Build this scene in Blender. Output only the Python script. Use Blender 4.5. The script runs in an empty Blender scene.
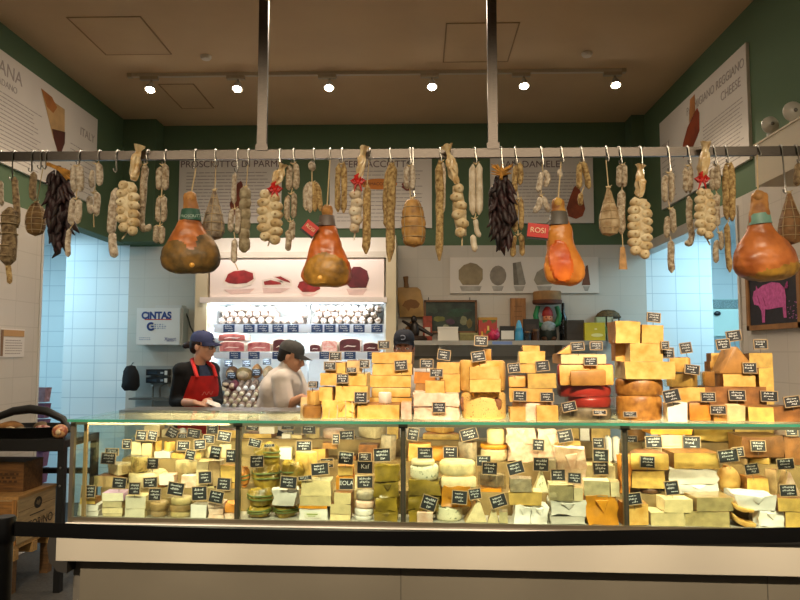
import bpy, bmesh, math, random
from mathutils import Vector, Matrix, Euler, noise
random.seed(7); noise.seed_set(11)
SC = bpy.context.scene
COL = SC.collection
PI = math.pi
# ------------------------------------------------------------------ camera
F = 700.0
CAMLOC = Vector((0, 0, 1.6))
ROT = Euler((math.radians(90 + 4.24), 0, math.radians(1.47)))
RM = ROT.to_matrix()
cd = bpy.data.cameras.new('camera'); cam = bpy.data.objects.new('camera', cd)
COL.objects.link(cam); cam.location = CAMLOC; cam.rotation_euler = ROT
cd.sensor_width = 36; cd.lens = 36 * F / 800; cd.clip_start = .05
SC.camera = cam
def ray(px, py):
    return RM @ Vector(((px - 400) / F, (300 - py) / F, -1))
def PY(px, py, Y):
    d = ray(px, py); return CAMLOC + d * (Y / d.y)
def PX(px, py, X):
    d = ray(px, py); return CAMLOC + d * (X / d.x)
def PZ(px, py, Z):
    d = ray(px, py); return CAMLOC + d * ((Z - 1.6) / d.z)
# counter frame: u along the counter, v away from the customer, turned a little
CA = math.radians(2.5)
CO = Vector((0, 3.45, 0)); CUX = Vector((math.cos(CA), -math.sin(CA), 0)); CVX = Vector((math.sin(CA), math.cos(CA), 0))
def CU(px, py, v):
    d = ray(px, py); t = (v - (CAMLOC - CO).dot(CVX)) / d.dot(CVX)
    p = CAMLOC + d * t - CO
    return p.dot(CUX), p.z
def CW(u, v, z):
    p = CO + CUX * u + CVX * v; return Vector((p.x, p.y, z))
# ------------------------------------------------------------------ materials
def lin(c):
    return c / 12.92 if c <= .04045 else ((c + .055) / 1.055) ** 2.4
def hx(s, k=1.0):
    return tuple(min(1, lin(int(s[i:i + 2], 16) / 255) * k) for i in (0, 2, 4)) + (1,)
MC = {}
def M(col, rough=.5, var=.15, sc=25, bump=0., metal=0., second=None, thr=None, spec=.5, stretch=None, detail=4, name=None, vary=.0):
    key = (col, rough, var, sc, bump, metal, second, thr, spec, stretch, detail, vary)
    if key in MC: return MC[key]
    m = bpy.data.materials.new(name or 'surface_' + col); m.use_nodes = True
    nt = m.node_tree; b = nt.nodes['Principled BSDF']
    b.inputs['Roughness'].default_value = rough; b.inputs['Metallic'].default_value = metal
    b.inputs['Specular IOR Level'].default_value = spec
    c1 = hx(col)
    SC.cycles.transparent_max_bounces = 40
    if var or second or bump:
        tc = nt.nodes.new('ShaderNodeTexCoord'); src = tc.outputs['Object']
        oi = nt.nodes.new('ShaderNodeObjectInfo')
        ad = nt.nodes.new('ShaderNodeVectorMath'); ad.operation = 'ADD'
        mu = nt.nodes.new('ShaderNodeMath'); mu.operation = 'MULTIPLY'; mu.inputs[1].default_value = 50
        nt.links.new(oi.outputs['Random'], mu.inputs[0])
        nt.links.new(src, ad.inputs[0]); nt.links.new(mu.outputs[0], ad.inputs[1])
        mp = nt.nodes.new('ShaderNodeMapping'); nt.links.new(ad.outputs[0], mp.inputs[0])
        if stretch: mp.inputs['Scale'].default_value = stretch
        nz = nt.nodes.new('ShaderNodeTexNoise'); nz.inputs['Scale'].default_value = sc; nz.inputs['Detail'].default_value = detail
        nt.links.new(mp.outputs[0], nz.inputs['Vector'])
        rp = nt.nodes.new('ShaderNodeValToRGB'); nt.links.new(nz.outputs['Fac'], rp.inputs[0])
        c2 = hx(second) if second else tuple(x * (1 - var) ** 2 for x in c1[:3]) + (1,)
        t = thr if thr is not None else .5; wd = .05 if thr is not None else .17
        rp.color_ramp.elements[0].position = t - wd; rp.color_ramp.elements[0].color = c1
        rp.color_ramp.elements[1].position = t + wd; rp.color_ramp.elements[1].color = c2
        hv = nt.nodes.new('ShaderNodeHueSaturation'); mr = nt.nodes.new('ShaderNodeMapRange'); mr.inputs['To Min'].default_value = 1 - vary; mr.inputs['To Max'].default_value = 1 + vary * .6
        nt.links.new(oi.outputs['Random'], mr.inputs[0]); nt.links.new(mr.outputs[0], hv.inputs['Value']); nt.links.new(rp.outputs[0], hv.inputs['Color'])
        nt.links.new(hv.outputs[0], b.inputs['Base Color'])
        if bump:
            bp = nt.nodes.new('ShaderNodeBump'); bp.inputs['Strength'].default_value = bump; bp.inputs['Distance'].default_value = .01
            nt.links.new(nz.outputs['Fac'], bp.inputs['Height']); nt.links.new(bp.outputs[0], b.inputs['Normal'])
    else:
        b.inputs['Base Color'].default_value = c1
    MC[key] = m; return m
def EM(col, s, name='glow'):
    key = ('e', col, s)
    if key in MC: return MC[key]
    m = bpy.data.materials.new(name); m.use_nodes = True; b = m.node_tree.nodes['Principled BSDF']
    b.inputs['Base Color'].default_value = hx(col); b.inputs['Emission Color'].default_value = hx(col); b.inputs['Emission Strength'].default_value = s
    MC[key] = m; return m
def glass(name, tint, gl=.08, rough=.02, fres=1.3):
    m = bpy.data.materials.new(name); m.use_nodes = True; nt = m.node_tree
    for n in list(nt.nodes):
        if n.type != 'OUTPUT_MATERIAL': nt.nodes.remove(n)
    out = nt.nodes['Material Output']
    t = nt.nodes.new('ShaderNodeBsdfTransparent'); t.inputs[0].default_value = hx(tint)
    g = nt.nodes.new('ShaderNodeBsdfGlossy'); g.inputs['Roughness'].default_value = rough
    l0 = nt.nodes.new('ShaderNodeLayerWeight'); l0.inputs[0].default_value = .5
    pw = nt.nodes.new('ShaderNodeMath'); pw.operation = 'POWER'; pw.inputs[1].default_value = 4; nt.links.new(l0.outputs['Facing'], pw.inputs[0])
    lw = nt.nodes.new('ShaderNodeMath'); lw.operation = 'MULTIPLY_ADD'; lw.inputs[1].default_value = (fres - 1) * 1.6; lw.inputs[2].default_value = (fres - 1) ** 2 * .35; nt.links.new(pw.outputs[0], lw.inputs[0])
    mx = nt.nodes.new('ShaderNodeMixShader')
    nt.links.new(lw.outputs[0], mx.inputs[0]); nt.links.new(t.outputs[0], mx.inputs[1]); nt.links.new(g.outputs[0], mx.inputs[2])
    nt.links.new(mx.outputs[0], out.inputs[0]); return m
GLASS = glass('clear_glass', 'f4fbf8', fres=1.28)
GLASSTOP = glass('clear_top_glass', 'eef8f4', fres=1.22)
FILM = glass('plastic_film', 'f6f4ee', rough=.18, fres=1.45)
STEEL = M('b9b6ae', .32, .1, 40, 0, 1.0, stretch=(1, 20, 20))
STEELD = M('625b55', .4, .15, 30, 0, 1.0, stretch=(1, 20, 20))
WIRE = M('8f8b84', .3, 0, metal=1.0)
BLACK = M('0b0b0d', .5, 0)
WOODF = M('c9a877', .6, .2, 30)
# ------------------------------------------------------------------ mesh helpers
def xf(vs, mat):
    if mat is not None:
        for v in vs: v.co = mat @ v.co
    return vs
def box(bm, x0, x1, y0, y1, z0, z1, mat=None):
    vs = [bm.verts.new((x, y, z)) for z in (z0, z1) for y in (y0, y1) for x in (x0, x1)]
    for f in ((0, 2, 3, 1), (4, 5, 7, 6), (0, 1, 5, 4), (2, 6, 7, 3), (0, 4, 6, 2), (1, 3, 7, 5)):
        bm.faces.new([vs[i] for i in f])
    return xf(vs, mat)
def bevel(bm, r, seg=2, ang=.5):
    es = [e for e in bm.edges if len(e.link_faces) == 2 and e.calc_face_angle(0) > ang]
    if es and r > 0: bmesh.ops.bevel(bm, geom=es, offset=r, segments=seg, affect='EDGES', clamp_overlap=True, profile=.5)
def lathe(bm, prof, n=24, sx=1, sy=1, c=(0, 0, 0), mat=None):
    rings = []; al = []
    for r, z in prof:
        if r <= 1e-6:
            v = bm.verts.new((c[0], c[1], c[2] + z)); rings.append([v]); al.append(v)
        else:
            rg = [bm.verts.new((c[0] + r * sx * math.cos(2 * PI * i / n), c[1] + r * sy * math.sin(2 * PI * i / n), c[2] + z)) for i in range(n)]
            rings.append(rg); al += rg
    for a, b in zip(rings, rings[1:]):
        for i in range(n):
            j = (i + 1) % n
            if len(a) == 1 and len(b) == 1: continue
            if len(a) == 1: bm.faces.new((a[0], b[j], b[i]))
            elif len(b) == 1: bm.faces.new((a[i], a[j], b[0]))
            else: bm.faces.new((a[i], a[j], b[j], b[i]))
    for rg, flip in ((rings[0], True), (rings[-1], False)):
        if len(rg) > 2: bm.faces.new(list(reversed(rg)) if flip else rg)
    return xf(al, mat)
def prism(bm, pts, a, b, axis='z', mat=None):
    mk = {'z': lambda p, t: (p[0], p[1], t), 'y': lambda p, t: (p[0], t, p[1]), 'x': lambda p, t: (t, p[0], p[1])}[axis]
    A = [bm.verts.new(mk(p, a)) for p in pts]; B = [bm.verts.new(mk(p, b)) for p in pts]
    n = len(pts)
    fs = [bm.faces.new(A), bm.faces.new(B)] + [bm.faces.new((A[i], A[(i + 1) % n], B[(i + 1) % n], B[i])) for i in range(n)]
    bmesh.ops.recalc_face_normals(bm, faces=fs)
    return xf(A + B, mat)
def tube(bm, pts, rs, n=8):
    pts = [Vector(p) for p in pts]
    if not isinstance(rs, (list, tuple)): rs = [rs] * len(pts)
    rings = []; up = None
    for i, p in enumerate(pts):
        t = (pts[min(i + 1, len(pts) - 1)] - pts[max(i - 1, 0)]).normalized()
        if up is None:
            up = t.cross(Vector((0, 1, 0)))
            if up.length < .2: up = t.cross(Vector((1, 0, 0)))
        up = (up - t * up.dot(t))
        if up.length < 1e-5: up = t.orthogonal()
        up.normalize(); s = t.cross(up)
        rings.append([bm.verts.new(p + (up * math.cos(2 * PI * k / n) + s * math.sin(2 * PI * k / n)) * rs[i]) for k in range(n)])
    fs = []
    for a, b in zip(rings, rings[1:]):
        for k in range(n):
            fs.append(bm.faces.new((a[k], a[(k + 1) % n], b[(k + 1) % n], b[k])))
    fs.append(bm.faces.new(rings[0])); fs.append(bm.faces.new(rings[-1]))
    bmesh.ops.recalc_face_normals(bm, faces=fs)
    return [v for r in rings for v in r]
def ell(bm, c, r, sub=3, mat=None):
    g = bmesh.ops.create_icosphere(bm, subdivisions=sub, radius=1)
    for v in g['verts']:
        v.co = Vector((v.co.x * r[0], v.co.y * r[1], v.co.z * r[2]))
        if mat is not None: v.co = mat @ v.co
        v.co += Vector(c)
    return g['verts']
def caps(bm, p0, p1, r0, r1, n=12):
    p0 = Vector(p0); p1 = Vector(p1); d = p1 - p0; L = d.length
    q = d.to_track_quat('Z', 'Y').to_matrix().to_4x4()
    pr = [(r0 * math.sin(a), -r0 * math.cos(a)) for a in [PI / 2 * k / 4 for k in range(5)]]
    pr += [(r1 * math.cos(a), L + r1 * math.sin(a)) for a in [PI / 2 * k / 4 for k in range(5)]]
    pr[0] = (0, -r0); pr[-1] = (0, L + r1)
    return lathe(bm, pr, n, mat=Matrix.Translation(p0) @ q)
def crumple(bm, amp, sc, seed=0, dirs=(1, 1, 1)):
    o = Vector((seed * 3.1, seed * 1.7, seed * .9))
    for v in bm.verts:
        q = v.co * sc + o; d = Vector((noise.noise(q), noise.noise(q + Vector((17.3, 5.1, 9.7))), noise.noise(q + Vector((3.9, 41.2, 23.6)))))
        v.co += Vector((d.x * dirs[0], d.y * dirs[1], d.z * dirs[2])) * amp
def subdiv(bm, cuts=2):
    bmesh.ops.subdivide_edges(bm, edges=list(bm.edges), cuts=cuts, use_grid_fill=True)
def clean(s): return s
def mk(name, bm, mat, parent=None, loc=None, rz=None, smooth=True, ang=40):
    me = bpy.data.meshes.new(name); bm.normal_update(); bm.to_mesh(me); bm.free()
    me.materials.append(mat)
    if smooth:
        me.shade_smooth(); me.set_sharp_from_angle(angle=math.radians(ang))
    o = bpy.data.objects.new(name, me); COL.objects.link(o)
    if parent is not None: o.parent = parent
    if loc is not None: o.location = loc
    if rz is not None: o.rotation_euler = (0, 0, rz)
    return o
def BM(): return bmesh.new()
def boxo(name, x0, x1, y0, y1, z0, z1, mat, parent=None, bev=0, loc=None, rz=None):
    bm = BM(); box(bm, x0, x1, y0, y1, z0, z1)
    if bev: bevel(bm, bev)
    return mk(name, bm, mat, parent, loc, rz)
def empty(name, loc, rz=0, rot=None):
    o = bpy.data.objects.new(name, None); COL.objects.link(o); o.location = loc
    o.rotation_euler = rot or (0, 0, rz); o.empty_display_size = .05; return o
LABELS = {}
def tag(o, label, cat, group=None):
    o['label'] = label; o['category'] = cat
    if group: o['group'] = group
    LABELS.setdefault(label, []).append(o.name)
    return o
def thing(name, label, cat, loc=(0, 0, 0), rz=0, group=None, rot=None):
    return tag(empty(name, loc, rz, rot), label, cat, group)
def struct(o):
    o['kind'] = 'structure'; return o
def text(name, s, size, mat, parent, loc, rot=(PI / 2, 0, 0), align='CENTER', sx=1, ext=.0008, bold=0):
    c = bpy.data.curves.new(name, 'FONT'); c.body = s; c.size = size; c.align_x = align; c.align_y = 'CENTER'; c.extrude = ext; c.offset = bold
    c.materials.append(mat)
    o = bpy.data.objects.new(name, c); COL.objects.link(o); o.parent = parent; o.location = loc; o.rotation_euler = rot; o.scale = (sx, 1, 1)
    return o
SPOT_E, SPOT_T, PASS_L, PASS_R, WORLD_E, STAFF_FILL_E, EXPO, SPOT_Y, CASE_A, CASE_B, CASE_FILL = 150, 450, 40, 50, .175, 60, 0.0, .6, 9, 5, 8
# ------------------------------------------------------------------ room shell
XL, XR, YB, ZC, ZG = -3.153, 2.385, 7.5, 4.089, 2.745
def wallmat(name, ax, tile, grout, green=None, zg=ZG, size=.2, tint=None):
    m = bpy.data.materials.new(name); m.use_nodes = True; nt = m.node_tree; b = nt.nodes['Principled BSDF']
    b.inputs['Roughness'].default_value = .28
    tc = nt.nodes.new('ShaderNodeTexCoord'); sp = nt.nodes.new('ShaderNodeSeparateXYZ'); nt.links.new(tc.outputs['Object'], sp.inputs[0])
    cb = nt.nodes.new('ShaderNodeCombineXYZ'); nt.links.new(sp.outputs[ax], cb.inputs[0]); nt.links.new(sp.outputs[2], cb.inputs[1])
    br = nt.nodes.new('ShaderNodeTexBrick'); nt.links.new(cb.outputs[0], br.inputs[0])
    br.offset = 0; br.inputs['Scale'].default_value = 1; br.inputs['Brick Width'].default_value = size * 1.35; br.inputs['Row Height'].default_value = size
    br.inputs['Mortar Size'].default_value = .0035
    br.inputs['Color1'].default_value = hx(tile); br.inputs['Color2'].default_value = hx(tile, .96); br.inputs['Mortar'].default_value = hx(grout)
    col = br.outputs['Color']
    if green:
        gt = nt.nodes.new('ShaderNodeMath'); gt.operation = 'GREATER_THAN'; gt.inputs[1].default_value = zg; nt.links.new(sp.outputs[2], gt.inputs[0])
        mx = nt.nodes.new('ShaderNodeMix'); mx.data_type = 'RGBA'
        nt.links.new(gt.outputs[0], mx.inputs['Factor']); nt.links.new(col, mx.inputs['A']); mx.inputs['B'].default_value = hx(green); col = mx.outputs['Result']
        rr = nt.nodes.new('ShaderNodeMapRange'); rr.inputs['To Min'].default_value = .3; rr.inputs['To Max'].default_value = .75
        nt.links.new(gt.outputs[0], rr.inputs[0]); nt.links.new(rr.outputs[0], b.inputs['Roughness'])
    nt.links.new(col, b.inputs['Base Color']); return m
GREEN = '526748'
WB = wallmat('back_wall_tile', 0, 'c6bdb0', 'bbb2a5', GREEN)
WS = wallmat('side_wall_tile', 1, 'c6bcb0', 'b6ac9f', GREEN)
WP = wallmat('passage_tile', 0, 'e4ecee', 'b9c6cd', None, size=.185)
WPS = wallmat('passage_side_tile', 1, 'e4ecee', 'b4c2c8', None, size=.185)
def walls(name, boxes, mat):
    bm = BM()
    for b in boxes: box(bm, *b)
    return struct(mk(name, bm, mat, smooth=False))
walls('floor', [(-6, 6, -1, 9, -.1, 0)], M('3a3630', .75, .45, 60, .15, second='232120'))
walls('ceiling', [(XL - .2, XR + .2, -1, YB + .2, ZC, ZC + .1)], M('c6a67e', .85, .06, 1.2))
walls('wall_back', [(XL + .01, XR + .05, YB, YB + .15, 0, ZC)], WB)
HL, HR = 2.76, 2.65
walls('wall_left', [(XL - .14, XL, -1, 5.765, 0, ZC), (XL - .14, XL, 5.765, YB, HL, ZC)], WS)
walls('wall_right', [(XR, XR + .14, -1, 5.24, 0, ZC), (XR, XR + .14, 5.24, YB, HR, ZC)], WS)
walls('pillar_left', [(XL, -2.80, 7.27, YB, ZG + .02, ZC)], WB)
walls('pillar_right', [(2.25, XR, 7.27, YB, ZG + .02, ZC)], WB)
# passages either side
walls('wall_passage_left', [(-3.84, XL + .01, 7.5, 7.62, 0, 2.9), (-3.84, -3.78, 7.62, 8.4, 0, 2.9), (-5.6, -3.84, 8.4, 8.5, 0, 2.9)], WP)
walls('wall_passage_outer_left', [(-5.7, -5.6, 5.6, 8.5, 0, 2.9), (-5.6, XL - .14, 5.55, 5.65, 0, 2.9)], WPS)
walls('ceiling_passage_left', [(-5.7, XL - .14, 5.55, 8.5, 2.9, 3.0)], M('dfe4e6', .8, 0))
walls('wall_passage_right', [(XR + .05, 3.13, 7.5, 7.62, 0, 2.9), (3.07, 3.13, 7.62, 8.4, 0, 2.9), (3.07, 4.8, 8.4, 8.5, 0, 2.9)], WP)
walls('wall_passage_outer_right', [(4.8, 4.9, 5.1, 8.5, 0, 2.9), (XR + .14, 4.8, 5.05, 5.15, 0, 2.9)], WPS)
walls('ceiling_passage_right', [(XR + .14, 4.9, 5.05, 8.5, 2.9, 3.0)], M('dfe4e6', .8, 0))
def trimbox(name, b, mat): return struct(boxo(name, *b, mat))
trimbox('trim_1', (XL - .15, XL + .008, 5.735, 5.765, 0, HL + .04), M('c9c4bb', .5, 0))
trimbox('trim_2', (XR - .012, XR + .15, 5.21, 5.24, 0, HR + .04), M('c9c4bb', .5, 0))
# access hatches in the ceiling (thin frames)
def hatch(pts, label):
    ps = [PZ(x, y, ZC) for x, y in pts]
    x0, x1 = min(p.x for p in ps), max(p.x for p in ps); y0, y1 = min(p.y for p in ps), max(p.y for p in ps)
    t = thing('access_hatch', label, 'hatch', ((x0 + x1) / 2, (y0 + y1) / 2, ZC))
    a, b = (x1 - x0) / 2, (y1 - y0) / 2
    bm = BM(); box(bm, -a + .012, a - .012, -b + .012, b - .012, -.004, 0); mk('panel', bm, M('c2a27a', .85, .05, 2), t, smooth=False)
    bm = BM()
    for q in ((-a, a, -b, -b + .01), (-a, a, b - .01, b), (-a, -a + .01, -b, b), (a - .01, a, -b, b)): box(bm, *q, -.005, 0)
    mk('frame', bm, M('8d7048', .8, 0), t, smooth=False)
hatch([(66, 17), (141, 17), (172, 54)], 'biggest flush square access hatch in the ceiling before the first two spotlights')
hatch([(158, 84), (194, 84), (213, 108)], 'flush access hatch in the ceiling just behind the first two track spotlights')
hatch([(446, 23), (520, 23), (446, 62)], 'flush square access hatch in the ceiling beside the steel post near the middle')
# ------------------------------------------------------------------ ceiling track and spots
ty = PZ(330, 72, ZC).y
p0, p1 = PZ(128, 72, ZC), PZ(622, 71, ZC)
SPOTX = [150, 237, 329, 432, 524, 616]
tr = thing('light_track', 'long pale lighting track running across the tan ceiling', 'track', ((p0.x + p1.x) / 2, ty, ZC))
hw = (p1.x - p0.x) / 2
boxo('rail', -hw, hw, -.018, .018, -.03, 0, M('b7a88f', .5, 0), tr, .003)
for s in (-1, 1): boxo('end_cap', s * hw - .02, s * hw + .02, -.022, .022, -.034, 0, M('a39479', .5, 0), tr, .003)
ORD = ['first', 'second', 'third', 'fourth', 'fifth', 'sixth']
for i, x in enumerate(SPOTX):
    p = PY(x, 84, ty - .03)
    t = thing('track_spotlight', f'small lit track spotlight, {ORD[i]} of six counting from the dark-rind wedge panel', 'spotlight', (p.x, ty, ZC - .03), 0, 'track spotlights')
    boxo('adapter', -.1, .06, -.02, .02, -.03, 0, M('a3947c', .5, 0), t, .004)
    bm = BM(); tube(bm, [(0, 0, -.03), (0, 0, -.07)], .009); mk('stem', bm, M('8c806c', .4, 0), t)
    bm = BM(); lathe(bm, [(.0, .06), (.02, .06), (.026, .045), (.045, 0), (.047, -.012), (.04, -.012), (.036, -.004), (0, -.004)], 20)
    h = mk('lamp_head', bm, M('9c9384', .4, 0), t, (0, -.02, -.115)); h.rotation_euler = (-.35, 0, 0)
    bm = BM(); ell(bm, (0, 0, -.012), (.036, .036, .02), 2); mk('bulb', bm, EM('fff2dc', 60), h)
    l = bpy.data.lights.new('track_light', 'SPOT'); l.energy = 60; l.color = (1, .82, .6); l.spot_size = 1.5; l.spot_blend = .6; l.shadow_soft_size = .04
    lo = bpy.data.objects.new('track_light', l); COL.objects.link(lo); lo.location = (p.x, ty - .06, ZC - .2); lo.rotation_euler = (-.5, 0, 0)
for x, y, lb in ((206, 56, 'small round white ceiling disc in front of the second track spotlight'), (587, 53, 'small round white ceiling disc in front of the last track spotlight')):
    p = PZ(x, y, ZC); bm = BM(); lathe(bm, [(0, -.03), (.035, -.03), (.045, -.015), (.045, 0), (0, 0)], 24)
    tag(mk('sprinkler_cover', bm, M('cfc4b2', .5, 0), loc=(p.x, p.y, ZC)), lb, 'ceiling disc')
# ------------------------------------------------------------------ hanging rail and its posts
RY = 3.75
rz0, rz1 = PY(400, 158.3, RY).z, PY(400, 149.5, RY).z
rl = thing('hanging_rail', 'long flat brushed steel rail with hooks above the cheese counter', 'rail', (0, RY, rz0))
bm = BM(); box(bm, XL + .0, XR, -.012, .012, 0, rz1 - rz0); bevel(bm, .002); mk('bar', bm, STEELD, rl)
for sx in (XL + .005, XR - .005): boxo('wall_bracket', sx - .005, sx + .005, -.03, .03, -.02, rz1 - rz0 + .02, STEEL, rl)
for x, lb in ((262, 'square steel post hanging the rail from the ceiling above the first red-bowed garlic braid'), (493, 'square steel post hanging the rail from the ceiling directly above the second dried pepper bunch')):
    p = PY(x, 150, RY); t = thing('steel_post', lb, 'post', (p.x, RY, rz1))
    boxo('shaft', -.026, .026, -.012, .018, 0, ZC - rz1, STEELD, t, .002)
    boxo('ceiling_plate', -.06, .06, -.05, .05, ZC - rz1 - .008, ZC - rz1, STEEL, t)
    boxo('clamp_plate', -.034, .034, -.0165, -.0125, -.004, .03, STEELD, t, .001)
# ------------------------------------------------------------------ posters
PAPER = M('dcd2c6', .6, .03, 3); INK = M('9a8c84', .7, 0); INKD = M('6a5250', .7, 0); INKF = M('a3958c', .7, 0)
def lines(bm, x0, x1, z0, z1, n, th, y=-.013, rag=.12):
    rnd = random.Random(int(x0 * 1000 + z0 * 77))
    for i in range(n):
        z = z1 - (z1 - z0) * (i + .5) / n
        xx = x0
        end = x1 - (x1 - x0) * rag * rnd.random()
        while xx < end:
            w = min(rnd.uniform(.02, .07) * (x1 - x0) / .5, end - xx)
            box(bm, xx, xx + w, y, y + .002, z - th / 2, z + th / 2); xx += w + th * 1.1
def flat(name, pts, mat, parent, y=-.014, th=.0015):
    bm = BM(); prism(bm, pts, y, y + th, 'y'); return mk(name, bm, mat, parent, smooth=False)
def disc(cx, cz, rx, rz, n=20, wob=0, seed=1):
    r = random.Random(seed)
    return [(cx + rx * math.cos(2 * PI * i / n) * (1 + wob * r.uniform(-1, 1)), cz + rz * math.sin(2 * PI * i / n) * (1 + wob * r.uniform(-1, 1))) for i in range(n)]
def poster(name, label, loc, w, h, rz=0):
    t = thing(name, label, 'poster', loc, rz)
    boxo('panel', -w / 2, w / 2, -.012, .012, -h / 2, h / 2, PAPER, t, .002)
    return t
def backposter(x0, x1, y0, y1, label):
    a, b = PY(x0, y0, YB - .02), PY(x1, y1, YB - .02)
    t = poster('wall_poster', label, ((a.x + b.x) / 2, YB - .0135, (a.z + b.z) / 2), b.x - a.x, a.z - b.z)
    return t, b.x - a.x, a.z - b.z
t, w, h = backposter(180, 281, 150, 223, 'white printed wall panel behind the braid with tan cellophane and red bow')
text('title', 'PROSCIUTTO DI PARMA', .105, INKD, t, (.02, -.0135, h / 2 - .165))
bm = BM(); lines(bm, -w / 2 + .08, w / 2 - .08, -h / 2 + .06, h / 2 - .24, 14, .008); mk('body_text', bm, INK, t, smooth=False)
g = flat('printed_ham', [(.02, -.3), (.0, -.2), (.03, -.1), (.08, .03), (.12, .06), (.14, .02), (.15, -.1), (.17, -.22), (.14, -.31), (.08, -.33)], M('8a3d26', .6, .3, 8), t, -.0155)
t, w, h = backposter(330, 432, 150, 228, 'white printed wall panel with an orange oval badge on the green back wall')
text('title', 'FERMACCOTTO', .105, INKD, t, (-.02, -.0135, h / 2 - .165))
bm = BM(); lines(bm, -w / 2 + .08, w / 2 - .08, -h / 2 + .06, h / 2 - .22, 14, .007); mk('body_text', bm, INK, t, smooth=False)
bd = flat('badge', disc(-.02, .05, .2, .06), M('d07a22', .6, 0), t, -.0155)
text('badge_lettering', 'FERMACCOTTO', .045, M('5a1d12', .6, 0), t, (-.02, -.0165, .05))
flat('printed_ham', disc(.3, .03, .07, .06, wob=.15), M('8a2f22', .6, .3, 8), t, -.0155)
sq = flat('printed_square', [(.02, -.23), (.16, -.23), (.16, -.1), (.02, -.1)], M('6a2a22', .6, 0), t, -.0155)
text('square_lettering', 'ROSI', .05, M('e2d4c4', .6, 0), t, (.09, -.0165, -.165))
t, w, h = backposter(490, 594, 150, 223, 'white wall panel with a whole orange ham pictured in its corner')
text('title', 'SAN DANIELE', .105, INKD, t, (-.12, -.0135, h / 2 - .165))
bm = BM(); lines(bm, -w / 2 + .3, w / 2 - .1, -h / 2 + .06, h / 2 - .24, 14, .007); mk('body_text', bm, INK, t, smooth=False)
flat('printed_ham', [(.28, -.33), (.26, -.24), (.3, -.12), (.34, -.02), (.37, .01), (.4, -.03), (.44, -.14), (.46, -.25), (.43, -.33), (.36, -.36)], M('a8502a', .6, .3, 8), t, -.0155)
# side posters (local x runs along the wall)
def sideposter(label, X, y0, y1, z0, z1, left):
    w, h = y1 - y0, z1 - z0
    return poster('wall_poster', label, (X, (y0 + y1) / 2, (z0 + z1) / 2), w, h, PI / 2 if left else -PI / 2), w, h
t, w, h = sideposter('white wall panel picturing a pale wedge with dark brown rind, on the green side wall', XL + .0135, 4.36, 6.62, 3.02, 3.865, True)
# on the wall at XL the local +x runs away from the camera
text('title', 'GRANA', .15, INKF, t, (-.43, -.0135, h / 2 - .13)); text('subtitle', 'PADANO', .07, INKF, t, (-.38, -.0135, h / 2 - .24))
bm = BM(); lines(bm, -w / 2 + .1, .14, -h / 2 + .04, h / 2 - .3, 16, .007); mk('body_text', bm, INKF, t, smooth=False)
text('side_title', 'ITALY', .11, INKF, t, (.93, -.0135, .2))
bm = BM(); lines(bm, .62, 1.08, -h / 2 + .05, .06, 9, .007); mk('side_text', bm, INKF, t, smooth=False)
wd = flat('printed_wedge', [(.1, .34), (.27, .3), (.49, .3), (.51, .0), (.43, -.15), (.3, .02)], M('c9a06a', .6, .2, 6), t, -.0155)
flat('wedge_rind', [(.29, .06), (.51, .1), (.51, .0), (.43, -.15), (.33, -.02)], M('5a2a1c', .6, .2, 6), wd, -.017)
flat('wedge_top', [(.1, .34), (.27, .33), (.36, .27), (.3, .2), (.2, .22)], M('b06a2c', .6, .2, 6), wd, -.017)
t, w, h = sideposter('white wall panel picturing a reddish orange cheese wedge, on the green side wall', XR - .0135, 4.95, 6.75, 2.97, 3.82, False)
text('title', 'PARMIGIANO REGGIANO', .1, INKF, t, (.33, -.0135, h / 2 - .13), sx=.95); text('subtitle', 'CHEESE', .1, INKF, t, (.64, -.0135, h / 2 - .25))
bm = BM(); lines(bm, .12, w / 2 - .06, -h / 2 + .04, h / 2 - .36, 15, .007); mk('body_text', bm, INKF, t, smooth=False)
text('side_title', 'ITALY', .08, INKF, t, (-.75, -.0135, .16))
bm = BM(); lines(bm, -w / 2 + .05, -.5, -h / 2 + .04, .1, 9, .007); mk('side_text', bm, INKF, t, smooth=False)
wd = flat('printed_wedge', [(-.34, .0), (-.3, .06), (-.2, .16), (.02, .26), (.06, .2), (.05, .05), (-.1, -.05), (-.32, -.08)], M('a8461c', .6, .3, 5), t, -.0155)
flat('wedge_tip', [(-.16, .19), (-.12, .38), (-.02, .39), (-.02, .24)], M('c9854a', .6, .2, 6), wd, -.017)
# notice on the left wall
a = PX(12, 343, XL); t = thing('wall_notice', 'small white notice with a tan heading strip taped on the white tiled wall', 'notice', (XL + .004, a.y, a.z), PI / 2)
boxo('sheet', -.16, .16, -.003, .003, -.11, .11, M('d8d0c8', .7, 0), t)
boxo('heading_strip', -.13, .15, -.006, -.0035, .05, .1, M('b48a5a', .7, 0), t)
boxo('side_strip', -.16, -.13, -.006, -.0035, -.1, .1, M('7a5c40', .7, 0), t)
bm = BM(); lines(bm, -.1, .13, -.09, .03, 6, .006, -.005); mk('printed_text', bm, INK, t, smooth=False)
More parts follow.
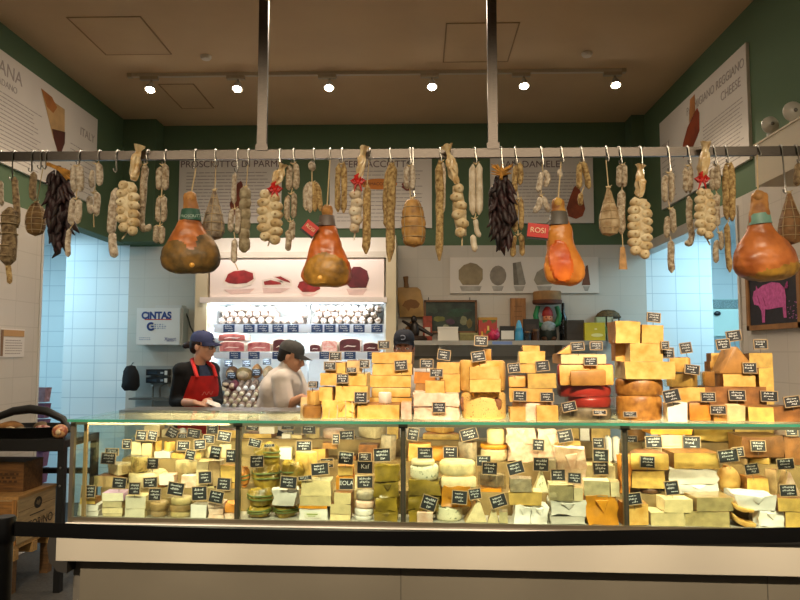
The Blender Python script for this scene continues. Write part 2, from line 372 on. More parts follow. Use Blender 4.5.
# pig chalkboard on the right wall
t = thing('pig_chalkboard', 'wood-framed chalkboard with a pink chalk pig on the white tiled wall', 'chalkboard', (XR - .012, 4.72, 1.95), -PI / 2)
boxo('board', -.33, .33, -.008, .01, -.18, .18, M('15131a', .7, .3, 20, second='221c26'), t)
bm = BM()
for q in ((-.355, .355, -.2, -.165), (-.355, .355, .165, .2), (-.355, -.32, -.2, .2), (.32, .355, -.2, .2)): box(bm, q[0], q[1], -.02, .012, q[2], q[3])
mk('frame', bm, M('9a6a3a', .6, .2, 10), t, smooth=False)
PK = M('c85a9a', .8, .25, 40, second='a8447e')
pg = flat('chalk_pig', [(-.27, .03), (-.25, .075), (-.22, .08), (-.215, .11), (-.19, .085), (-.12, .105), (0, .115), (.1, .1), (.16, .06), (.175, .0), (.17, -.05), (.175, -.13), (.14, -.13), (.13, -.06), (.08, -.06), (-.06, -.065), (-.1, -.06), (-.11, -.15), (-.145, -.15), (-.15, -.07), (-.19, -.03), (-.25, -.02)], PK, t, -.0105)
bm = BM(); tube(bm, [(.17, -.0105, .06), (.19, -.0105, .09), (.205, -.0105, .07), (.195, -.0105, .055), (.2, -.0105, .1)], .004, 5); mk('chalk_tail', bm, PK, pg)
for (x, z) in ((-.2, .04), (-.12, .02)):
    bm = BM(); tube(bm, [(x, -.012, z), (x + .02, -.012, z - .03), (x + .03, -.012, z - .06)], .003, 5); mk('chalk_line', bm, M('8a3468', .8, 0), pg)
bm = BM(); rr = random.Random(4)
for i in range(26):
    x, z = rr.uniform(.18, .31), rr.uniform(-.15, -.02); box(bm, x, x + .012, -.0105, -.009, z, z + .005)
mk('chalk_writing', bm, M('9a5a8a', .8, 0), t, smooth=False)
# beige bulkhead box with two lamps
t = thing('wall_bulkhead_box', 'beige box fixed high on the green wall beside the orange cheese wedge panel', 'box', (2.22, 3.95, 2.62))
boxo('casing', -.125, .125, -.2, .38, 0, .255, M('b9ab92', .6, .05, 3), t, .006)
boxo('lid', -.13, .125, -.205, .385, .255, .265, M('c4b69c', .6, 0), t, .003)
for yy, xx, r, lb in ((4.2, 2.13, .052, 'smaller round glass lamp on the beige wall box, nearer the orange cheese wedge panel'), (3.98, 2.15, .058, 'bigger round glass lamp on top of the beige wall box')):
    l = thing('round_lamp', lb, 'lamp', (xx, yy, 2.885))
    bm = BM(); lathe(bm, [(0, 0), (.02, 0), (.02, .03), (0, .03)], 16); mk('base', bm, M('b8b2a6', .4, 0), l)
    bm = BM(); lathe(bm, [(0, .035), (r * .6, .03), (r, .01), (r, 0), (r * .9, -.005), (0, -.005)], 24, mat=Matrix.Translation((0, 0, .03 + r)) @ Matrix.Rotation(PI / 2, 4, 'X')); mk('housing', bm, M('bdb7ab', .35, 0), l)
    bm = BM(); ell(bm, (0, -.01, .03 + r), (r * .86, .022, r * .86), 3); mk('lens', bm, M('d8d6ce', .1, 0), l)
    bm = BM(); ell(bm, (0, -.034, .03 + r), (.012, .008, .012), 2); mk('bulb', bm, M('6a665c', .3, 0), l)
# ------------------------------------------------------------------ chilled display case on the back wall
FY = 6.85
CREAM = M('c9bb9c', .5, .04, 3); WHITE = M('e6e6e2', .4, 0)
def fz(y, Y=FY): return PY(290, y, Y).z
def fx(x, Y=FY): return PY(x, 330, Y).x
fr = thing('chilled_display_case', 'tall bright chilled display case of salami and hams behind the two counter staff', 'display case', (fx(291), FY, 0))
ox = fx(291)
def fb(name, x0, x1, y0, y1, z0, z1, mat, parent=None, bev=.003): return boxo(name, fx(x0) - ox, fx(x1) - ox, y0, y1, z0, z1, mat, parent or fr, bev)
zl = fz(300.5)
fb('side_panel', 207, 214, .02, .63, .3, zl, M('dfe6e8', .4, 0)); fb('side_panel', 384, 386, .02, .63, .3, zl, M('dfe6e8', .4, 0))
fb('pilaster', 195, 207, -.02, .63, 0, ZG, CREAM); fb('pilaster', 386, 396, -.02, .63, 0, ZG, CREAM)
fb('back_panel', 207, 386, .6, .63, .3, zl, WHITE)
fb('centre_divider', 307, 308, .05, .08, fz(410), zl, M('c8ced0', .4, 0))
fb('base_cabinet', 207, 386, .0, .63, 0, fz(418), CREAM)
fb('canopy_panel', 207, 386, .1, .63, zl, ZG, M('cfc8bc', .5, 0))
sgn = fb('header_sign', 209, 384, .0, .1, fz(297), fz(258), M('efe0d8', .4, .03, 1))
fb('ledge', 201, 387, -.06, .1, fz(303), fz(297.5), M('e8ddd8', .35, 0))
fb('header_rail', 207, 386, -.02, .1, fz(258), fz(252), M('bdb3a2', .5, 0))
def printed(name, pts, mat, dy=0): 
    return flat(name, [((fx(x) - ox), fz(y)) for x, y in pts], mat, sgn, -.0035 - dy)
MEAT = M('a8282a', .6, .35, 12); FAT = M('eedfd2', .6, .1, 10); DKM = M('6a1a22', .6, .3, 10)
printed('printed_ham_slice', [(222, 283), (224, 275), (231, 270), (243, 269), (254, 272), (255, 279), (250, 285), (238, 288), (228, 287)], FAT)
printed('printed_lean', [(224, 281), (227, 274), (233, 271), (243, 270), (252, 273), (253, 279), (246, 283), (235, 284), (228, 283)], MEAT, .0015)
for q in ([(261, 280), (270, 278), (282, 281), (284, 286), (262, 287)], [(272, 276), (280, 275), (291, 280), (292, 287), (284, 284), (274, 279)]): printed('printed_slice', q, FAT)
for q in ([(263, 281.5), (270, 280), (280, 282.5), (281, 284.5), (264, 285)], [(274, 277), (280, 276.3), (289, 281), (290, 283), (283, 281)]): printed('printed_lean', q, MEAT, .0015)
printed('printed_salami', [(297, 287), (299, 282), (306, 280), (318, 283), (320, 289), (314, 292), (302, 292)], MEAT)
printed('printed_bresaola', [(345, 283), (348, 274), (353, 267), (360, 267), (367, 271), (369, 279), (366, 288), (350, 288)], DKM)
for i, q in enumerate((((223, 289.5), (254, 288.5), (249, 293), (230, 294)), ((262, 288), (290, 288), (280, 293), (263, 293)), ((299, 293), (318, 293), (313, 296), (303, 296)), ((346, 289), (367, 289), (363, 295), (349, 295)))):
    printed('printed_reflection', q, M('dfc0b8', .6, .1, 10))
def shelf(ys, yl, d0=0):
    s = fb('shelf', 214, 384, .0, .6, fz(ys) - .012, fz(ys), M('dde3e6', .35, 0))
    z1, z0 = fz(ys) - .012, fz(yl)
    st = fb('price_strip', 214, 384, -.012, 0, z0, fz(ys) - .001, M('d2e0f2', .4, 0)); return fz(ys)
z1 = shelf(324, 333); z2 = shelf(352.5, 358.5); zb = fz(412)
# tilted bottom deck
bm = BM(); prism(bm, [(-.02, zb - .07), (.6, zb + .26), (.6, zb + .24), (-.02, zb - .1)], fx(214) - ox, fx(384) - ox, 'x'); mk('bottom_deck', bm, M('c8cacc', .4, 0), fr)
for ki_, zz in enumerate((zl - .02, z1 - .03, z2 - .03)):
    bm = BM(); tube(bm, [(fx(216) - ox, .05, zz), (fx(383) - ox, .05, zz)], .008, 10); mk('light_tube', bm, EM('dff2ff', 6), fr)
    l = bpy.data.lights.new('case_light', 'AREA'); l.energy = {0: 15, 1: 8, 2: 5}[ki_]; l.color = (.84, .94, 1); l.shape = 'RECTANGLE'; l.size = 1.6; l.size_y = .04
    lo = bpy.data.objects.new('case_light', l); COL.objects.link(lo); lo.location = (ox, FY + .014, zz - .012); lo.rotation_euler = (.75, 0, 0)
l = bpy.data.lights.new('case_light', 'AREA'); l.energy = CASE_FILL; l.color = (.86, .95, 1); l.shape = 'RECTANGLE'; l.size = 1.6; l.size_y = .04  # extra unseen fill added under the ledge to brighten the salami ends
lo = bpy.data.objects.new('case_light', l); COL.objects.link(lo); lo.location = (ox, FY - .05, fz(303) - .01); lo.rotation_euler = (.85, 0, 0)
# unseen lamp added in front, standing in for the lightbox sign's own glow
l = bpy.data.lights.new('sign_fill_light', 'AREA'); l.energy = 6; l.color = (1, .88, .82); l.shape = 'RECTANGLE'; l.size = 1.7; l.size_y = .04
lo = bpy.data.objects.new('sign_fill_light', l); COL.objects.link(lo); lo.location = (ox, FY - .28, ZG - .02); lo.rotation_euler = (-.9 + PI * 0, 0, 0)
lo.rotation_euler = (.75, 0, 0)
# salami ends on the top shelf
rnd = random.Random(3)
SAL = M('e6ddd4', .7, .2, 30, .2, second='b89a8c'); CUTS = M('c89088', .6, .3, 60, second='efe2da')
proto = None
def salami_log(x, z, r, L, label, group, dark=False):
    bm = BM(); lathe(bm, [(0, 0), (r * .35, .004), (r * .7, .014), (r * .95, .04), (r, .08), (r, L - .05), (r * .6, L), (0, L)], 14, mat=Matrix.Rotation(-PI / 2, 4, 'X')); crumple(bm, r * .08, 30, rnd.random() * 9)
    t = tag(mk('salami', bm, M('5d4a42', .7, .4, 40, second='cfc0b0') if dark else SAL, loc=(x, FY + .02, z)), label, 'salami', group)
    bm = BM(); caps(bm, (0, 0, 0), (0, -.012, 0), .006, .003, 6); mk('tied_end', bm, M('b9a58c', .7, 0), t); return t
x = 217.; cols = []
ROWS = [(320.3, 3.75), (314.3, 3.75), (307.8, 3.75)]
for k, (yy, rp) in enumerate(ROWS):
    x = 220.5 + (k % 2) * 3.5
    while x < 381:
        gap = 268 < x < 302 and k == 2 or (276 < x < 300 and k == 1)
        r = rp * rnd.uniform(.9, 1.05); 
        if not gap and not (303 < x < 311):
            dark = x > 362
            p = PY(x, yy, FY)
            R = r * FY / F * .97
            if dark: lb, g = 'dark mottled salami lying end-on at the pilaster end of the case, top shelf', 'dark salami ends'
            elif x < 300: lb, g = 'white-moulded salami lying end-on in the heap above the woman, top shelf', 'white salami ends above the woman'
            else: lb, g = 'white-moulded salami lying end-on beyond the divider, top shelf of the case', 'white salami ends beyond the divider'
            salami_log(p.x, z1 + R * 1.1 + k * R * 1.64, R, .3, lb, g, dark)
        x += 2 * rp + .35
# hams and cut meats on the middle shelf
def cutmeat(name, x0, x1, y0, y1, lean, label, fatside='under', base=None, dome=.5, Y=FY + .03, dd=.22):
    a, b = PY(x0, y1, Y), PY(x1, y0, Y); w, h = b.x - a.x, b.z - (base if base is not None else z2)
    n = 18
    pts = [(-w / 2, .0), (w / 2, 0)] + [(w / 2 * math.cos(PI * i / n) , h * (.55 + .45 * math.sin(PI * i / n) ** dome) if 0 < i < n else h * .45) for i in range(0, n + 1)]
    bm = BM(); prism(bm, pts, 0, dd, 'y'); bevel(bm, .008, 2); crumple(bm, .006, 14, x0)
    for v in bm.verts: v.co.z = max(v.co.z, .0)
    t = tag(mk(name, bm, M('d9c4b0', .6, .2, 20), loc=((a.x + b.x) / 2, Y, (base if base is not None else z2) + .007)), label, 'cured meat')
    q = [(px * .93, h * .06 + pz * .86) for px, pz in pts]
    bm = BM(); prism(bm, q, -.006, .01, 'y'); mk('lean_face', bm, lean, t)
    bm = BM(); 
    prism(bm, [(-w * .3, h * .3), (-w * .1, h * .38), (w * .2, h * .34), (w * .3, h * .42), (w * .1, h * .42), (-w * .12, h * .47)], -.008, 0, 'y'); mk('fat_streak', bm, FAT, t); return h
LEAN1 = M('8c2f33', .5, .4, 16, second='c87f78'); LEAN2 = M('5f2028', .5, .3, 14); PINK = M('d98478', .5, .4, 30, second='f0d0c4')
h = cutmeat('cured_ham', 219, 245, 341.5, 352.5, LEAN1, 'cut ham with thick white fat on the middle shelf above the woman\'s shoulder')
cutmeat('speck_slab', 218, 246, 333.6, 342, M('97483c', .5, .3, 14), 'reddish speck slab lying on top of the cut ham with thick white fat', base=z2 + h * .98, Y=FY + .04)
cutmeat('cured_ham', 247, 271, 342, 352.5, LEAN1, 'wide cut ham with red face and pale rim, next to the man\'s grey cap')
cutmeat('coppa_piece', 272.5, 289, 339, 352.5, LEAN2, 'tall dark red coppa piece right behind the man\'s grey cap')
cutmeat('bresaola_piece', 309.5, 320.5, 345, 352.5, LEAN2, 'low dark bresaola piece in front of the man\'s cap peak, middle shelf')
cutmeat('pancetta_slices', 321.5, 337.5, 340, 352.5, PINK, 'pale pink pancetta slices piled on the middle shelf')
cutmeat('bresaola_piece', 339, 361, 338.3, 352.5, LEAN2, 'big rounded half of dark bresaola on the middle shelf')
cutmeat('speck_block', 363, 379, 343, 352.5, LEAN2, 'flat dark speck block at the pilaster end of the middle shelf')
# price tags of the case
FLAREBLUE = M('1d3f70', .5, 0); CHALK = M('cfd8e2', .8, 0)  # black tag boards, the case's blue flare put into their colour
def scribble(seed, w, h, rows=3, th=.12):
    bm = BM(); r = random.Random(seed)
    for k in range(rows):
        zc = h * (.5 - (k + .6) / (rows + .2)); x = -w * r.uniform(.36, .42); end = w * r.uniform(.2, .42)
        if k == rows - 1: x = -w * .1
        hh = h * .11
        while x < end:
            s = w * r.uniform(.05, .1)
            box(bm, x, x + s * .55, -.0006, 0, zc - hh * r.uniform(.3, 1), zc + hh * r.uniform(.2, 1.3)) if r.random() < .65 else box(bm, x, x + s, -.0006, 0, zc - hh * .4, zc + hh * .2)
            x += s * r.uniform(.75, 1.4)
    me = bpy.data.meshes.new('chalk_lettering'); bm.to_mesh(me); bm.free(); return me
def shared(name, me, mat, parent, loc=(0, 0, 0), rot=None):
    if not me.materials: me.materials.append(mat)
    o = bpy.data.objects.new(name, me); COL.objects.link(o); o.parent = parent; o.location = loc
    if rot: o.rotation_euler = rot
    return o
SCB = [scribble(50 + i, .085, .055, 3) for i in range(5)]
def casetag(x, yc, label, w=.11, h=.075, Y=FY - .02, mat=None):
    p = PY(x, yc, Y); t = thing('price_tag', label, 'price tag', tuple(p), 0, 'price tags of the chilled case')
    boxo('board', -w / 2, w / 2, -.003, .003, -h / 2, h / 2, mat or FLAREBLUE, t, .001)
    shared('lettering', SCB[int(x) % 5], CHALK, t, (0, -.0035, 0), (0, 0, 0)).scale = (w / .085 * .9, 1, h / .055 * .9)
T1 = [229, 249, 263, 278, 293, 317, 330, 344, 359, 377]
for i, x in enumerate(T1): casetag(x, 328.5, f'blue-black price tag on the strip under the salami heap, {["first", "second", "third", "fourth", "fifth", "sixth", "seventh", "eighth", "ninth", "last"][i]} from the woman\'s end', Y=FY - .02)
for x, lb in ((235, 'blue-black price tag under the cut ham with thick white fat'), (254, 'blue-black price tag under the wide cut ham beside the grey cap'), (278, 'blue-black price tag half behind the man\'s grey cap'), (325, 'blue-black price tag under the pink pancetta slices'), (350, 'blue-black price tag under the rounded bresaola half'), (373, 'blue-black price tag under the flat speck block')):
    casetag(x, 355.5, lb, h=.07)
# bottom deck goods
def deck_z(Y): return zb + .3 * (Y - FY + .02) / .62
def roundloaf(name, x0, x1, y0, y1, Y, mat, label, cat, tilt=0):
    a, b = PY(x0, y1, Y), PY(x1, y0, Y); w = b.x - a.x; h = b.z - a.z; a.x += max(0, fx(215) + .012 - a.x) * 2
    bm = BM(); ell(bm, (0, 0, 0), (w / 2, .09, h / 2), 3); crumple(bm, .012, 12, x0)
    t = tag(mk(name, bm, mat, loc=((a.x + b.x) / 2, Y, (a.z + b.z) / 2)), label, cat); 
    bm = BM(); ell(bm, (0, -.055, 0), (w * .36, .04, h * .3), 2); mk('cut_face', bm, M('d8b890', .6, .3, 20), t); return t
roundloaf('smoked_ham', 220, 233, 366, 381, 7.22, M('8a5a34', .6, .3, 15), 'small brown smoked ham on the bottom deck beside the woman\'s shoulder', 'cured meat')
roundloaf('cured_ham', 236, 253, 367, 382, 7.22, M('c09a60', .6, .3, 15), 'tan rounded ham with pale cut stripes on the bottom deck between the staff', 'cured meat')
roundloaf('caciotta_cheese', 252, 262, 364, 378, 7.2, M('c88a4a', .6, .2, 15), 'orange round cheese with a tag, bottom deck beside the man\'s back', 'cheese')
roundloaf('caciotta_cheese', 263, 273, 366, 380, 7.2, M('caa070', .6, .2, 15), 'pale tan round cheese partly hidden by the man\'s back', 'cheese')
roundloaf('caciotta_cheese', 292, 303, 371, 381, 7.1, M('dcc390', .6, .2, 15), 'creamy round cheese on the bottom deck in front of the man\'s chin', 'cheese')
roundloaf('smoked_ham', 218, 229, 379, 389, 7.1, M('5a4438', .6, .3, 15), 'dark small ham on the bottom deck at the woman\'s arm', 'cured meat')
roundloaf('coppa_piece', 229, 240, 380, 392, 7.08, M('6f2a30', .6, .3, 15), 'wine-red coppa on the bottom deck between the two staff', 'cured meat')
for x, y, lb in ((228.5, 363.5, 'dark price tag above the small brown smoked ham, bottom deck'), (246.5, 363.5, 'dark price tag above the tan rounded ham, bottom deck'), (267, 361.5, 'pale-edged price tag above the two round cheeses, bottom deck'), (231.5, 375.5, 'dark price tag on the small brown smoked ham, bottom deck'), (256.5, 372.5, 'dark price tag on the orange round cheese, bottom deck'), (293.5, 385.5, 'blue price tag in front of the man\'s chest, bottom deck'), (314, 384.5, 'blue price tag beside the twine-wrapped loaf, on the bottom deck')):
    casetag(x, y, lb, w=.085, h=.065, Y=6.98, mat=M('22262c', .5, 0))
x = 0; rr = random.Random(12)
k = 0
for yy in (389, 395, 401, 407):
    xx = 224 + (k % 2) * 3
    while xx < 266:
        Y = 7.03 - k * .04; p = PY(xx, yy + rr.uniform(-1, 1), Y); R = 3.4 * Y / F * rr.uniform(.85, 1.1)
        salami = k < 2
        bm = BM(); lathe(bm, [(0, -.004), (R * .5, 0), (R * .9, .015), (R, .05), (R * .9, .16), (0, .17)], 12, mat=Matrix.Rotation(-1.2, 4, 'X') @ Matrix.Rotation(rr.uniform(-.3, .3), 4, 'Z')); crumple(bm, .005, 25, xx)
        t = tag(mk('small_salami', bm, M('5e4438', .7, .4, 30, second='a58a70'), loc=p), 'little salami with a pale cut end in the heap between the woman and the man', 'salami', 'little salami heaped on the bottom deck')
        bm = BM(); ell(bm, (0, -.002, .004), (R * .72, .008, R * .72), 2); mk('cut_end', bm, M('e4d8b4' if rr.random() < .6 else 'f2efe8', .6, .15, 30), t)
        xx += 7.2
    k += 1
# ------------------------------------------------------------------ back wall shelf
SY = 7.1
def sz(y, Y=SY): return PY(540, y, Y).z
sa, sb = PY(399, 341, SY - .05), PY(606, 341, SY - .05)
zs = sz(340.5, SY - .05)
sh = thing('wall_shelf', 'long steel-edged shelf with ornaments and boxes on the white back wall', 'shelf', ((sa.x + sb.x) / 2, SY, zs))
hw = (sb.x - sa.x) / 2
boxo('board', -hw, hw, -.05, .4, -.03, 0, STEEL, sh, .003); boxo('front_edge', -hw, hw, -.056, -.05, -.045, 0, M('a8a8a4', .3, 0, metal=.8), sh, .001)
for q in (-.6, .6): boxo('bracket', q * hw - .012, q * hw + .012, 0, .4, -.16, -.03, STEEL, sh)
boxo('blue_strip', -.1, .1, -.059, -.0565, -.04, -.008, M('6f86b8', .5, 0), sh)
boxo('back_splash', -hw, hw, .385, .4, -1.0, -.16, M('958a7a', .5, .05, 3), sh)
bc = thing('back_counter', 'grey-beige low counter cabinet under the ornament shelf', 'counter', ((sa.x + sb.x) / 2, 7.15, 0))
boxo('worktop', -hw, hw, -.12, .33, 1.0, 1.04, STEEL, bc, .004); boxo('cabinet', -hw + .02, hw - .02, -.08, .33, 0, 1.0, M('8d857a', .6, .05, 3), bc, .004)
for q in range(4): boxo('door', -hw + .04 + q * hw * .49, -hw + q * hw * .49 + hw * .47, -.1, -.08, .1, .95, M('9a9184', .6, .03, 3), bc, .004)
def onshelf(x0, x1, y0, Y=SY + .05):
    a, b = PY(x0, 340, Y), PY(x1, y0, Y); return (a.x + b.x) / 2, b.x - a.x, b.z - zs
def shelfbox(name, x0, x1, y0, mat, label, cat, d=.12, Y=SY + .05, z=None, bev=.006, y1=None):
    cx, w, h = onshelf(x0, x1, y0, Y); z = zs if z is None else z; h = h - (z - zs)
    o = boxo(name, -w / 2, w / 2, 0, d, 0, h, mat, None, bev, (cx, Y, z)); tag(o, label, cat); return o, w, h
# cutting board leaning
cx, w, h = onshelf(398, 424, 275, 7.38)
a, b = PY(397, 317, 7.4), PY(424, 287, 7.4); hw2 = (b.x - a.x) / 2
t = thing('cutting_board', 'wooden paddle cutting board with a burnt pig mark propped above the shelf', 'cutting board', ((a.x + b.x) / 2, 7.42, a.z))
hh = b.z - a.z
bm = BM(); prism(bm, [(-hw2 * .8, 0), (hw2, 0), (hw2 * .95, hh * .5), (hw2 * .75, hh * .9), (hw2 * .5, hh), (-hw2 * .9, hh), (-hw2, hh * .9)], 0, .025, 'y'); bevel(bm, .005); mk('board', bm, M('b48a4e', .6, .2, 6), t)
bm = BM(); tube(bm, [(-hw2 * .3, .012, hh), (-hw2 * .33, .012, hh * 1.15), (-hw2 * .36, .012, hh * 1.36)], [.03, .022, .03], 12); mk('handle', bm, M('8a5f30', .6, .2, 6), t)
flat('burnt_mark', [(-.09, .12), (-.06, .17), (0, .19), (.06, .18), (.1, .14), (.08, .1), (.04, .09), (.0, .1), (-.02, .06), (-.05, .1)], M('86592a', .7, .1, 8), t, -.002)
# dark carved figure below the cutting board
t = thing('carved_figure', 'dark brown carved figure on the shelf below the cutting board', 'ornament', (PY(411, 330, 7.2).x + .04, 7.2, zs))
bm = BM(); lathe(bm, [(0, 0), (.12, 0), (.13, .02), (.1, .05), (0, .05)], 20); mk('base', bm, M('3a2618', .5, .2, 10), t)
bm = BM(); ell(bm, (0, 0, .11), (.05, .045, .09), 3); ell(bm, (-.01, -.01, .22), (.032, .03, .04), 3); caps(bm, (.02, 0, .15), (.17, -.02, .06), .025, .016); caps(bm, (-.02, 0, .14), (-.12, -.03, .2), .02, .014); mk('figure', bm, M('24160e', .45, .3, 12), t)
bm = BM(); caps(bm, (-.14, .03, .03), (-.03, .05, .19), .03, .02); mk('branch', bm, M('8a5a2a', .5, .2, 12), t)
# landscape painting
a, b = PY(424, 333, 7.44), PY(477, 300, 7.44); w, h = b.x - a.x, b.z - a.z
t = thing('framed_painting', 'dark green still-life painting in a thin wooden frame behind the white tub', 'painting', ((a.x + b.x) / 2, 7.45, a.z))
boxo('canvas', -w / 2 + .01, w / 2 - .01, 0, .02, .01, h - .01, M('232c26', .6, .5, 9, second='3f4a3c'), t)
bm = BM()
for q in ((-w / 2, w / 2, 0, .02), (-w / 2, w / 2, h - .02, h), (-w / 2, -w / 2 + .02, 0, h), (w / 2 - .02, w / 2, 0, h)): box(bm, q[0], q[1], -.012, .025, q[2], q[3])
mk('frame', bm, M('7a4f2a', .5, .2, 12), t, smooth=False)
for cx_, cz_, rx, rz, c in ((-.12, .15, .06, .03, '7a7a3a'), (.0, .12, .05, .03, '5a3f52'), (.14, .13, .04, .05, '8a8a66'), (.05, .2, .09, .03, '2f4a34'), (-.05, .06, .04, .03, '9a9a80'), (.2, .1, .03, .05, '7a6a3a'), (.1, .24, .12, .02, '33503c'), (-.18, .24, .05, .03, '40503f')):
    flat('painted_shape', disc(cx_, cz_, rx, rz, 14, .15, int(rx * 999)), M(c, .6, .2, 15), t, -.003 - abs(cx_) * .004)
boxo('hanger', -w * .42, -w * .42 + .008, 0, .01, h, h + .03, BLACK, t); boxo('hanger', w * .36, w * .36 + .008, 0, .01, h, h + .03, BLACK, t)
o, w, h = shelfbox('plastic_tub', 438, 458, 327, M('d6d0c2', .4, .03, 5), 'white rectangular plastic tub in front of the green painting', 'tub', .14, SY)
boxo('lid', -w / 2 - .004, w / 2 + .004, -.004, .144, h - .012, h + .002, M('dcd7ca', .4, 0), o, .003)
o, w, h = shelfbox('red_carton', 423, 432, 316, M('a8442c', .6, .3, 20), 'small red and white carton against the painting\'s near frame', 'carton', .07, 7.36); boxo('label', -w * .3, w * .3, -.002, 0, h * .2, h * .55, M('d0c0b0', .6, 0), o)
o, w, h = shelfbox('olive_carton', 460, 478, 333, M('7d7440', .6, .2, 20), 'low olive carton on the shelf under the painting', 'carton', .14, SY); boxo('lid', -w / 2 - .003, w / 2 + .003, -.003, .143, h - .015, h + .002, M('8d8450', .6, 0), o)
o, w, h = shelfbox('printed_tin', 479, 497, 317.5, M('a8322a', .4, .3, 14, second='4a6a2a', thr=.55), 'red and green printed tin beside the painting', 'tin', .14, SY + .05)
for q in range(5): boxo('printed_fruit', -w * .38 + q * w * .17, -w * .38 + q * w * .17 + w * .1, -.002, 0, h * (.2 + .12 * (q % 3)), h * (.4 + .12 * (q % 3)), M(['d0a030', 'c84a2a', 'd8c060'][q % 3], .5, 0), o)
boxo('lid', -w / 2 - .003, w / 2 + .003, -.003, .143, h - .025, h + .002, M('b0822a', .4, .1, 9), o, .003)
cx, w, h = onshelf(489, 500, 329, SY)
t = thing('pink_piggy_bank', 'bright pink rounded ornament on the shelf next to the printed tin', 'ornament', (cx, SY, zs)); bm = BM(); ell(bm, (0, 0, h * .5), (w * .5, .06, h * .47), 3); ell(bm, (-.0, -.055, h * .5), (.018, .02, .016), 2); mk('body', bm, M('c8325a', .4, .1, 10), t)
bm = BM(); caps(bm, (w * .2, -.02, h * .85), (w * .28, -.02, h * 1.08), .014, .004, 8); mk('ear', bm, M('c8325a', .4, .1, 10), t); bm = BM(); caps(bm, (-w * .2, -.02, h * .85), (-w * .28, -.02, h * 1.08), .014, .004, 8); mk('ear', bm, M('c8325a', .4, .1, 10), t)
o, w, h = shelfbox('black_card_holder', 500, 515, 326, M('121214', .5, 0), 'black card holder with a white card next to the pink ornament', 'card holder', .03, SY - .02, bev=.002); boxo('card', -w * .42, w * .42, -.003, 0, h * .08, h * .68, M('d6d2c8', .7, 0), o)
cx, w, h = onshelf(514, 524, 320, SY)
t = thing('blue_bottle', 'bright blue cone-topped bottle on the shelf beside the black card holder', 'bottle', (cx, SY, zs))
bm = BM(); lathe(bm, [(0, 0), (w * .45, 0), (w * .48, .01), (w * .46, h * .35), (w * .36, h * .5), (w * .4, h * .55), (w * .3, h * .62), (0, h * .62)], 20); mk('body', bm, M('3a8fb8', .35, .1, 10), t)
bm = BM(); lathe(bm, [(0, h * .62), (w * .3, h * .62), (w * .25, h * .78), (w * .1, h * .98), (0, h)], 20); mk('cap', bm, M('4aa4cc', .35, 0), t)
cx, w, h = onshelf(511, 526, 298, 7.4)
t = thing('carved_board', 'narrow upright wooden board leaning on the wall beside the gnome', 'board', (cx, 7.42, zs)); bm = BM(); box(bm, -w / 2, w / 2, 0, .03, 0, h); bevel(bm, .012, 3); mk('board', bm, M('a8713a', .5, .3, 5, stretch=(6, 6, 1)), t)
for i in range(3): boxo('carved_line', -w * .25, w * .25, -.002, 0, h * (.8 - .12 * i), h * (.8 - .12 * i) + .008, M('7a4c22', .6, 0), t)
o, w, h = shelfbox('black_box', 524, 539, 319, M('18130f', .5, .2, 10), 'black box on the shelf directly beside the gnome\'s green sleeve', 'box', .06, SY + .04); boxo('print', -w * .35, w * .3, -.002, 0, h * .5, h * .75, M('3a2a22', .5, .2, 20), o)
for x0, x1, y0, c, lb in ((523, 532, 331, '2a2c30', 'dark little jar with a pale base in front of the black box'), (531.5, 540, 329, '4a2a18', 'brown little jar at the gnome\'s feet')):
    cx, w, h = onshelf(x0, x1, y0, SY - .01); t = thing('small_jar', lb, 'jar', (cx, SY - .01, zs)); bm = BM(); lathe(bm, [(0, 0), (w * .45, 0), (w * .48, h * .1), (w * .46, h * .7), (w * .3, h * .8), (0, h * .8)], 18); mk('body', bm, M(c, .2, .3, 20), t); bm = BM(); lathe(bm, [(0, h * .8), (w * .34, h * .8), (w * .34, h), (0, h)], 18); mk('lid', bm, M('6a4a2a', .4, 0), t)
# garden gnome holding a wheel of cheese overhead
cx, w, h = onshelf(532, 563, 304, SY + .24)
t = thing('garden_gnome', 'bearded garden gnome in red hat and green shirt holding a cheese overhead', 'gnome', (cx, SY + .24, zs)); k = h / .36
def S(*a): return tuple(q * k for q in a)
bm = BM(); lathe(bm, [(0, 0), S(.075, 0), S(.09, .03), S(.085, .1), S(.07, .15), S(.03, .19), (0, .19 * k)], 20); mk('body', bm, M('1e2a22', .6, .2, 10), t)
bm = BM(); ell(bm, S(0, -.01, .215), S(.05, .05, .055), 3); ell(bm, S(0, -.06, .205), S(.014, .014, .014), 2); mk('face', bm, M('c87a52', .5, .1, 10), t)
bm = BM(); lathe(bm, [S(.052, .24), S(.055, .25), S(.048, .29), S(.02, .335), (0, .34 * k)], 20); mk('hat', bm, M('9c2018', .6, .1, 10), t)
bm = BM(); ell(bm, S(0, -.045, .13), S(.07, .045, .065), 3); crumple(bm, .008, 30); mk('beard', bm, M('9aa4a4', .7, .2, 30), t)
for s in (-1, 1):
    bm = BM(); tube(bm, [S(s * .06, 0, .15), S(s * .1, 0, .17), S(s * .115, 0, .25), S(s * .09, 0, .34)], [.03 * k, .03 * k, .026 * k, .022 * k], 12); mk('arm', bm, M('1f7a44', .6, .15, 10), t)
    bm = BM(); ell(bm, S(s * .045, -.06, .02), S(.03, .05, .025), 2); mk('boot', bm, M('5a3a22', .5, .2, 10), t)
    bm = BM(); ell(bm, S(s * .022, -.053, .228), S(.007, .005, .007), 2); mk('eye', bm, M('1a1410', .3, 0), t)
a, b = PY(532.5, 304, SY + .24), PY(561.5, 291.5, SY + .24)
t = thing('round_cheese', 'tan cheese wheel with a darker rim held above the gnome\'s head', 'cheese', (cx, SY + .24, zs + h)); R = (b.x - a.x) / 2; hh = b.z - (zs + h)
bm = BM(); lathe(bm, [(0, 0), (R * .97, 0), (R, .01), (R, hh * .3), (0, hh * .3)], 28); mk('lower_rim', bm, M('6a3a20', .6, .2, 12), t)
